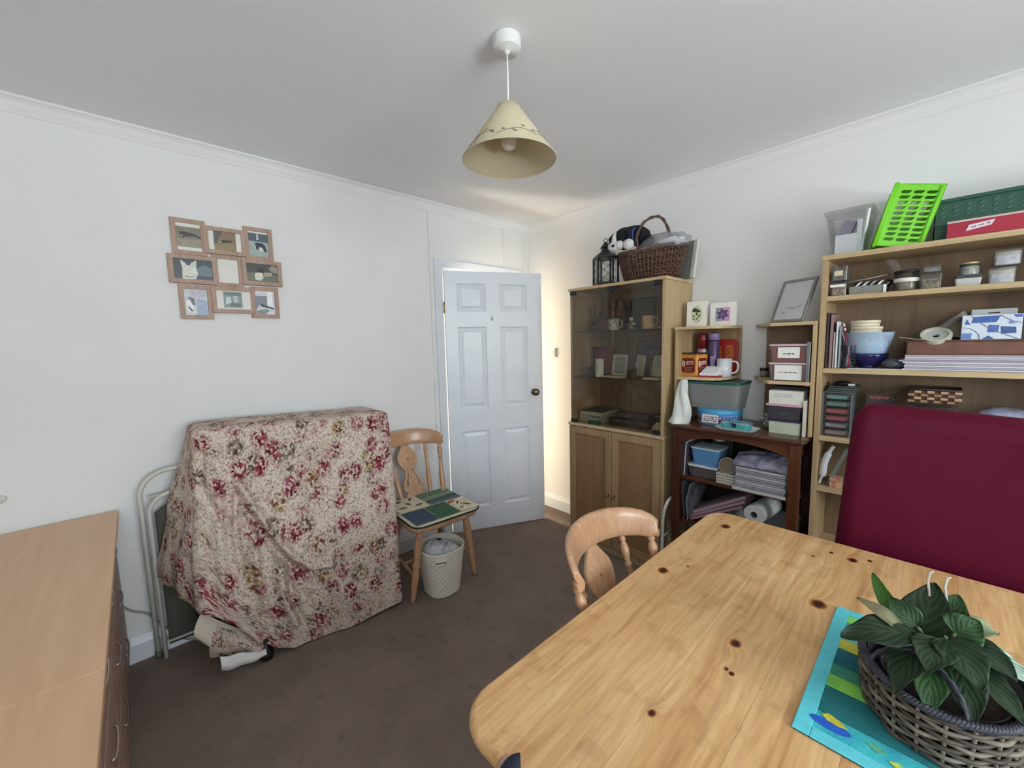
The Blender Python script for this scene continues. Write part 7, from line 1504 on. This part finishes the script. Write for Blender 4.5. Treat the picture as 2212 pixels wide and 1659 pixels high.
t = thing('tissue_box', 'blue and white patterned tissue box on the brown box file', 'tissue box', (0.125, 2.42, ZF))
b = MB(); b.box(0.050, 2.372, ZF, 0.198, 2.49, ZF+0.093); obj('box_body', b, mat((214, 222, 238), 0.5), t, bevel=0.001)
M = face_M((0.124, 2.3715, ZF+0.0465), (0, -1, 0))
for k, q in enumerate(([(-.05, .016), (.012, .018), (.022, .042), (-.045, .040)], [(-.008, -.020), (.018, -.020), (.020, .006), (-.006, .008)], [(.026, -.026), (.062, -.024), (.060, -.002), (.024, .002)], [(-.072, -.044), (-.048, -.044), (-.046, -.022), (-.072, -.022)], [(-.066, .012), (-.052, .010), (-.062, .032)], [(.058, .034), (.072, .034), (.072, .044), (.052, .044)], [(-.02, -.045), (.01, -.045), (-.004, -.032)], [(.042, .010), (.062, .012), (.044, .022)])):
    flat(t, M, q, [(70, 104, 176), (88, 110, 190), (70, 96, 150), (110, 140, 206)][k % 4], 'blue_patch', 0.0, 0.0008)
for q in ([(-.072, .0), (-.05, -.006), (-.03, -.026), (-.026, -.045)], [(-.05, .044), (-.02, .010), (.02, -.020), (.066, -.044)], [(.02, .044), (.05, .022), (.072, .014)]):
    b = MB(); b.T = M; b.tube(smooth_path([(x, y, 0.0008) for x, y in q], 4), 0.0010, 4); obj('stem_line', b, mat((120, 136, 150), 0.6), t)
t = thing('plastic_tray', 'white hang-sell pack standing behind the tissue box', 'packet', (0.135, 2.51, ZF))
b = MB(); b.shape(rect(0.118, 0.118, 0, 0.059), [rect(0.030, 0.004, 0.0, 0.103)], 0, 0.006, face_M((0.135, 2.505, ZF), (0, -1, 0))); obj('pack_card', b, mat((206, 214, 218), 0.4), t)
b = MB(); b.shape(rect(0.030, 0.004, 0.0, 0.103), [], 0, 0.003, face_M((0.135, 2.505, ZF), (0, -1, 0))); obj('hang_slot', b, DARK, t)
t = thing('tape_reel', 'round white tape reel leaning on the brown box file', 'tape reel', (-0.03, 2.42, ZF))
M = face_M((-0.018, 2.400, ZF+0.010), (0.0, -1, 1.3)); b = MB(); b.T = M; b.shape(oval(.046, .046, n=32), [oval(.036, .036, n=28)], 0, .018); obj('reel_ring', b, mat((206, 206, 192), 0.5), t)
b = MB(); b.T = M; b.shape(oval(.0355, .0355, n=28), [oval(.012, .012, n=16)], 0.002, .010); obj('reel_disc', b, mat((190, 194, 192), 0.5), t)
t = thing('measuring_tape', 'pale printed strip sticking out to the left over the box file', 'tape', (-0.09, 2.37, ZF))
b = MB(); b.grid(lambda u, v: (lerp(-0.125, -0.035, u), lerp(2.345, 2.375, v), ZF+0.003+0.012*(1-u)**2), 10, 3); obj('strip', b, mat((206, 204, 186), 0.7), t, fixn=False, solid=0.0015)
t = thing('sewing_kit', 'olive and grey plastic tool lying behind the tape reel', 'tool', (0.0, 2.50, ZF))
b = MB(); b.T = Matrix.Translation((-0.030, 2.50, ZF+0.012)) @ Matrix.Rotation(-0.75, 4, 'Y'); b.rloft(0, -0.02, 0.135, 0.02, [(0, 0.004), (0.018, 0), (0.022, 0.006)], 0.012, 4); obj('tool_body', b, mat((140, 138, 126), 0.5), t)
b = MB(); b.T = Matrix.Translation((-0.030, 2.50, ZF+0.012)) @ Matrix.Rotation(-0.75, 4, 'Y'); b.rloft(0.055, -0.022, 0.085, 0.0, [(0.022, 0), (0.026, 0)], 0.006, 4); obj('purple_button', b, mat((60, 44, 86), 0.4), t)
b = MB(); b.T = Matrix.Translation((0.035, 2.53, ZF)) @ Matrix.Rotation(0.25, 4, 'Y'); b.rloft(-0.04, -0.02, 0.02, 0.02, [(0.01, 0.0), (0.085, 0)], 0.008, 4); obj('tool_case', b, mat((170, 164, 140), 0.5), t)
# --- third shelf
t = thing('drawer_tower', 'clear plastic tower of small craft drawers at the left of the third shelf', 'drawer tower', (-0.32, 2.43, B3))
b = MB(); x0, x1, y0, y1 = -0.370, -0.262, 2.345, 2.52
for q in ((x0, y0, x0+0.006, y1), (x1-0.004, y0, x1, y1)): b.box(q[0], q[1], B3+0.0005, q[2], q[3], B3+0.208)
b.box(x0, y0, B3+0.204, x1, y1, B3+0.208); obj('tower_case', b, clear('tower_plastic', (.88, .92, .94), .35, (206, 218, 226), .3, .1), t, fixn=False)
dc = [(150, 140, 150), (150, 148, 160), (176, 80, 92), (186, 82, 90), (92, 140, 132), (110, 160, 150)]
for k in range(6):
    z = B3+0.004+k*0.0335; b = MB(); b.tubshape(x0+0.008, y0+0.001, x1-0.006, y1-0.01, z, z+0.030, 0.003, 0.0005, 0.0012); dd = obj('drawer', b, PLAST, t)
    b = MB(); b.box(x0+0.016, y0+0.008, z+0.005, x1-0.020, y1-0.03, z+0.020); obj('drawer_contents', b, mat(dc[k], 0.6, 0.1, 60), dd)
t = thing('cd_stack', 'stack of dark slim cases on top of the clear drawer tower', 'cases', (-0.31, 2.43, B3+0.208))
for k in range(3):
    b = MB(); b.box(-0.358+0.004*k, 2.352+.004*k, B3+0.209+k*0.009, -0.255+0.004*k, 2.50, B3+0.2165+k*0.009); obj('case', b, mat([(66, 80, 76), (78, 90, 88), (60, 66, 70)][k], 0.3), t, bevel=0.001)
b = MB(); b.sphere((-0.31, 2.43, B3+0.242), (0.035, 0.03, 0.012), 18, 10); obj('dark_disc', b, BLACK, t)
b = MB(); b.box(-0.285, 2.39, B3+0.2365, -0.262, 2.41, B3+0.244); obj('white_tag', b, WHITE, t)
t = smallbox('flat clear box with red flowers on the third shelf', -0.222, -0.130, B3+0.0005, B3+0.205, (54, 46, 52), (110, 96, 92), 2.40, 2.53)
t['label'] = 'clear box holding red flowers in the middle of the third shelf'
for k in range(7):
    b = MB(); b.sphere((-0.205+0.009*k, 2.407+0.002*(k % 3), B3+0.188-0.004*(k % 2)), 0.006, 8, 6); obj('red_flower', b, mat((196, 70, 76), 0.6), t)
t = thing('woven_basket', 'shallow woven straw basket on the third shelf', 'basket', (0.0, 2.45, B3+0.192))
xa, xb, ya, yb, za, zb = -0.088, 0.066, 2.37, 2.50, B3+0.178, B3+0.236
ST = [mat((166, 128, 98), 0.7, 0.1, 60), mat((196, 164, 130), 0.7, 0.1, 60)]
b = MB(); b.rloft(xa+0.004, ya+0.004, xb-0.004, yb-0.004, [(za, 0.006), (zb-0.004, 0)], 0.01, 3); obj('basket_core', b, mat((96, 70, 56), 0.8), t)
for r in range(4):
    for c in range(8):
        if (r+c) % 2: continue
        x = xa+0.002+c*0.0190; z = za+0.004+r*0.0130; b = MB(); b.box(x, ya-0.0015, z, x+0.021, ya+0.005, z+0.0105); obj('straw_strip', b, ST[r % 2], t, bevel=0.002)
b = MB(); b.tube([(xa, ya, zb), (xb, ya, zb), (xb, yb, zb), (xa, yb, zb)], 0.005, 6, closed=True); obj('basket_rim', b, mat((70, 52, 50), 0.7), t)
t = smallbox('big clear box with a blue diamond tag beneath the straw basket', -0.082, 0.060, B3+0.0005, B3+0.176, (44, 46, 60), (120, 112, 100), 2.365, 2.52)
b = MB(); b.T = face_M((-0.018, 2.3635, B3+0.140), (0, -1, 0), pi/4); b.shape(rect(.022, .022), [], 0, 0.001); obj('diamond_tag', b, mat((120, 166, 196), 0.5), t)
t = thing('plastic_wrap', 'crumpled silvery plastic wrap at the right of the third shelf', 'plastic wrap', (0.17, 2.42, B3))
obj('wrap_body', crumple(0.18, 2.43, B3+0.085, 0.085, 0.07, 0.085, 0.2, 41, f=16), mat((176, 182, 206), 0.3, c2=(120, 124, 146), vs=20), t)
# --- fourth shelf, seen past the maroon chair
t = thing('ribbon_bag', 'white ribbon and papers at the left of the fourth shelf', 'papers', (-0.34, 2.40, B4))
b = MB(); b.tube(smooth_path([(-0.366, 2.345, B4+0.006), (-0.355, 2.35, B4+0.05), (-0.350, 2.36, B4+0.11), (-0.336, 2.37, B4+0.16), (-0.322, 2.38, B4+0.19)], 6), [0.005]*6+[0.014]*12+[0.008]*7, 8, squash=0.5); obj('ribbon', b, mat((206, 208, 214), 0.6), t)
b = MB(); b.T = Matrix.Translation((-0.345, 2.36, B4+0.001)) @ Matrix.Rotation(0.35, 4, 'Y'); b.box(0, 0, 0.0, 0.012, 0.15, 0.20); obj('sheet_bundle', b, mat((120, 126, 122), 0.5), t)
t = thing('orange_packet', 'small cream and red packet on the fourth shelf near the chair', 'packet', (-0.30, 2.36, B4))
b = MB(); b.box(-0.325, 2.335, B4+0.0005, -0.285, 2.40, B4+0.045); obj('packet_body', b, mat((214, 190, 160), 0.6, c2=(190, 90, 70), vs=40), t)
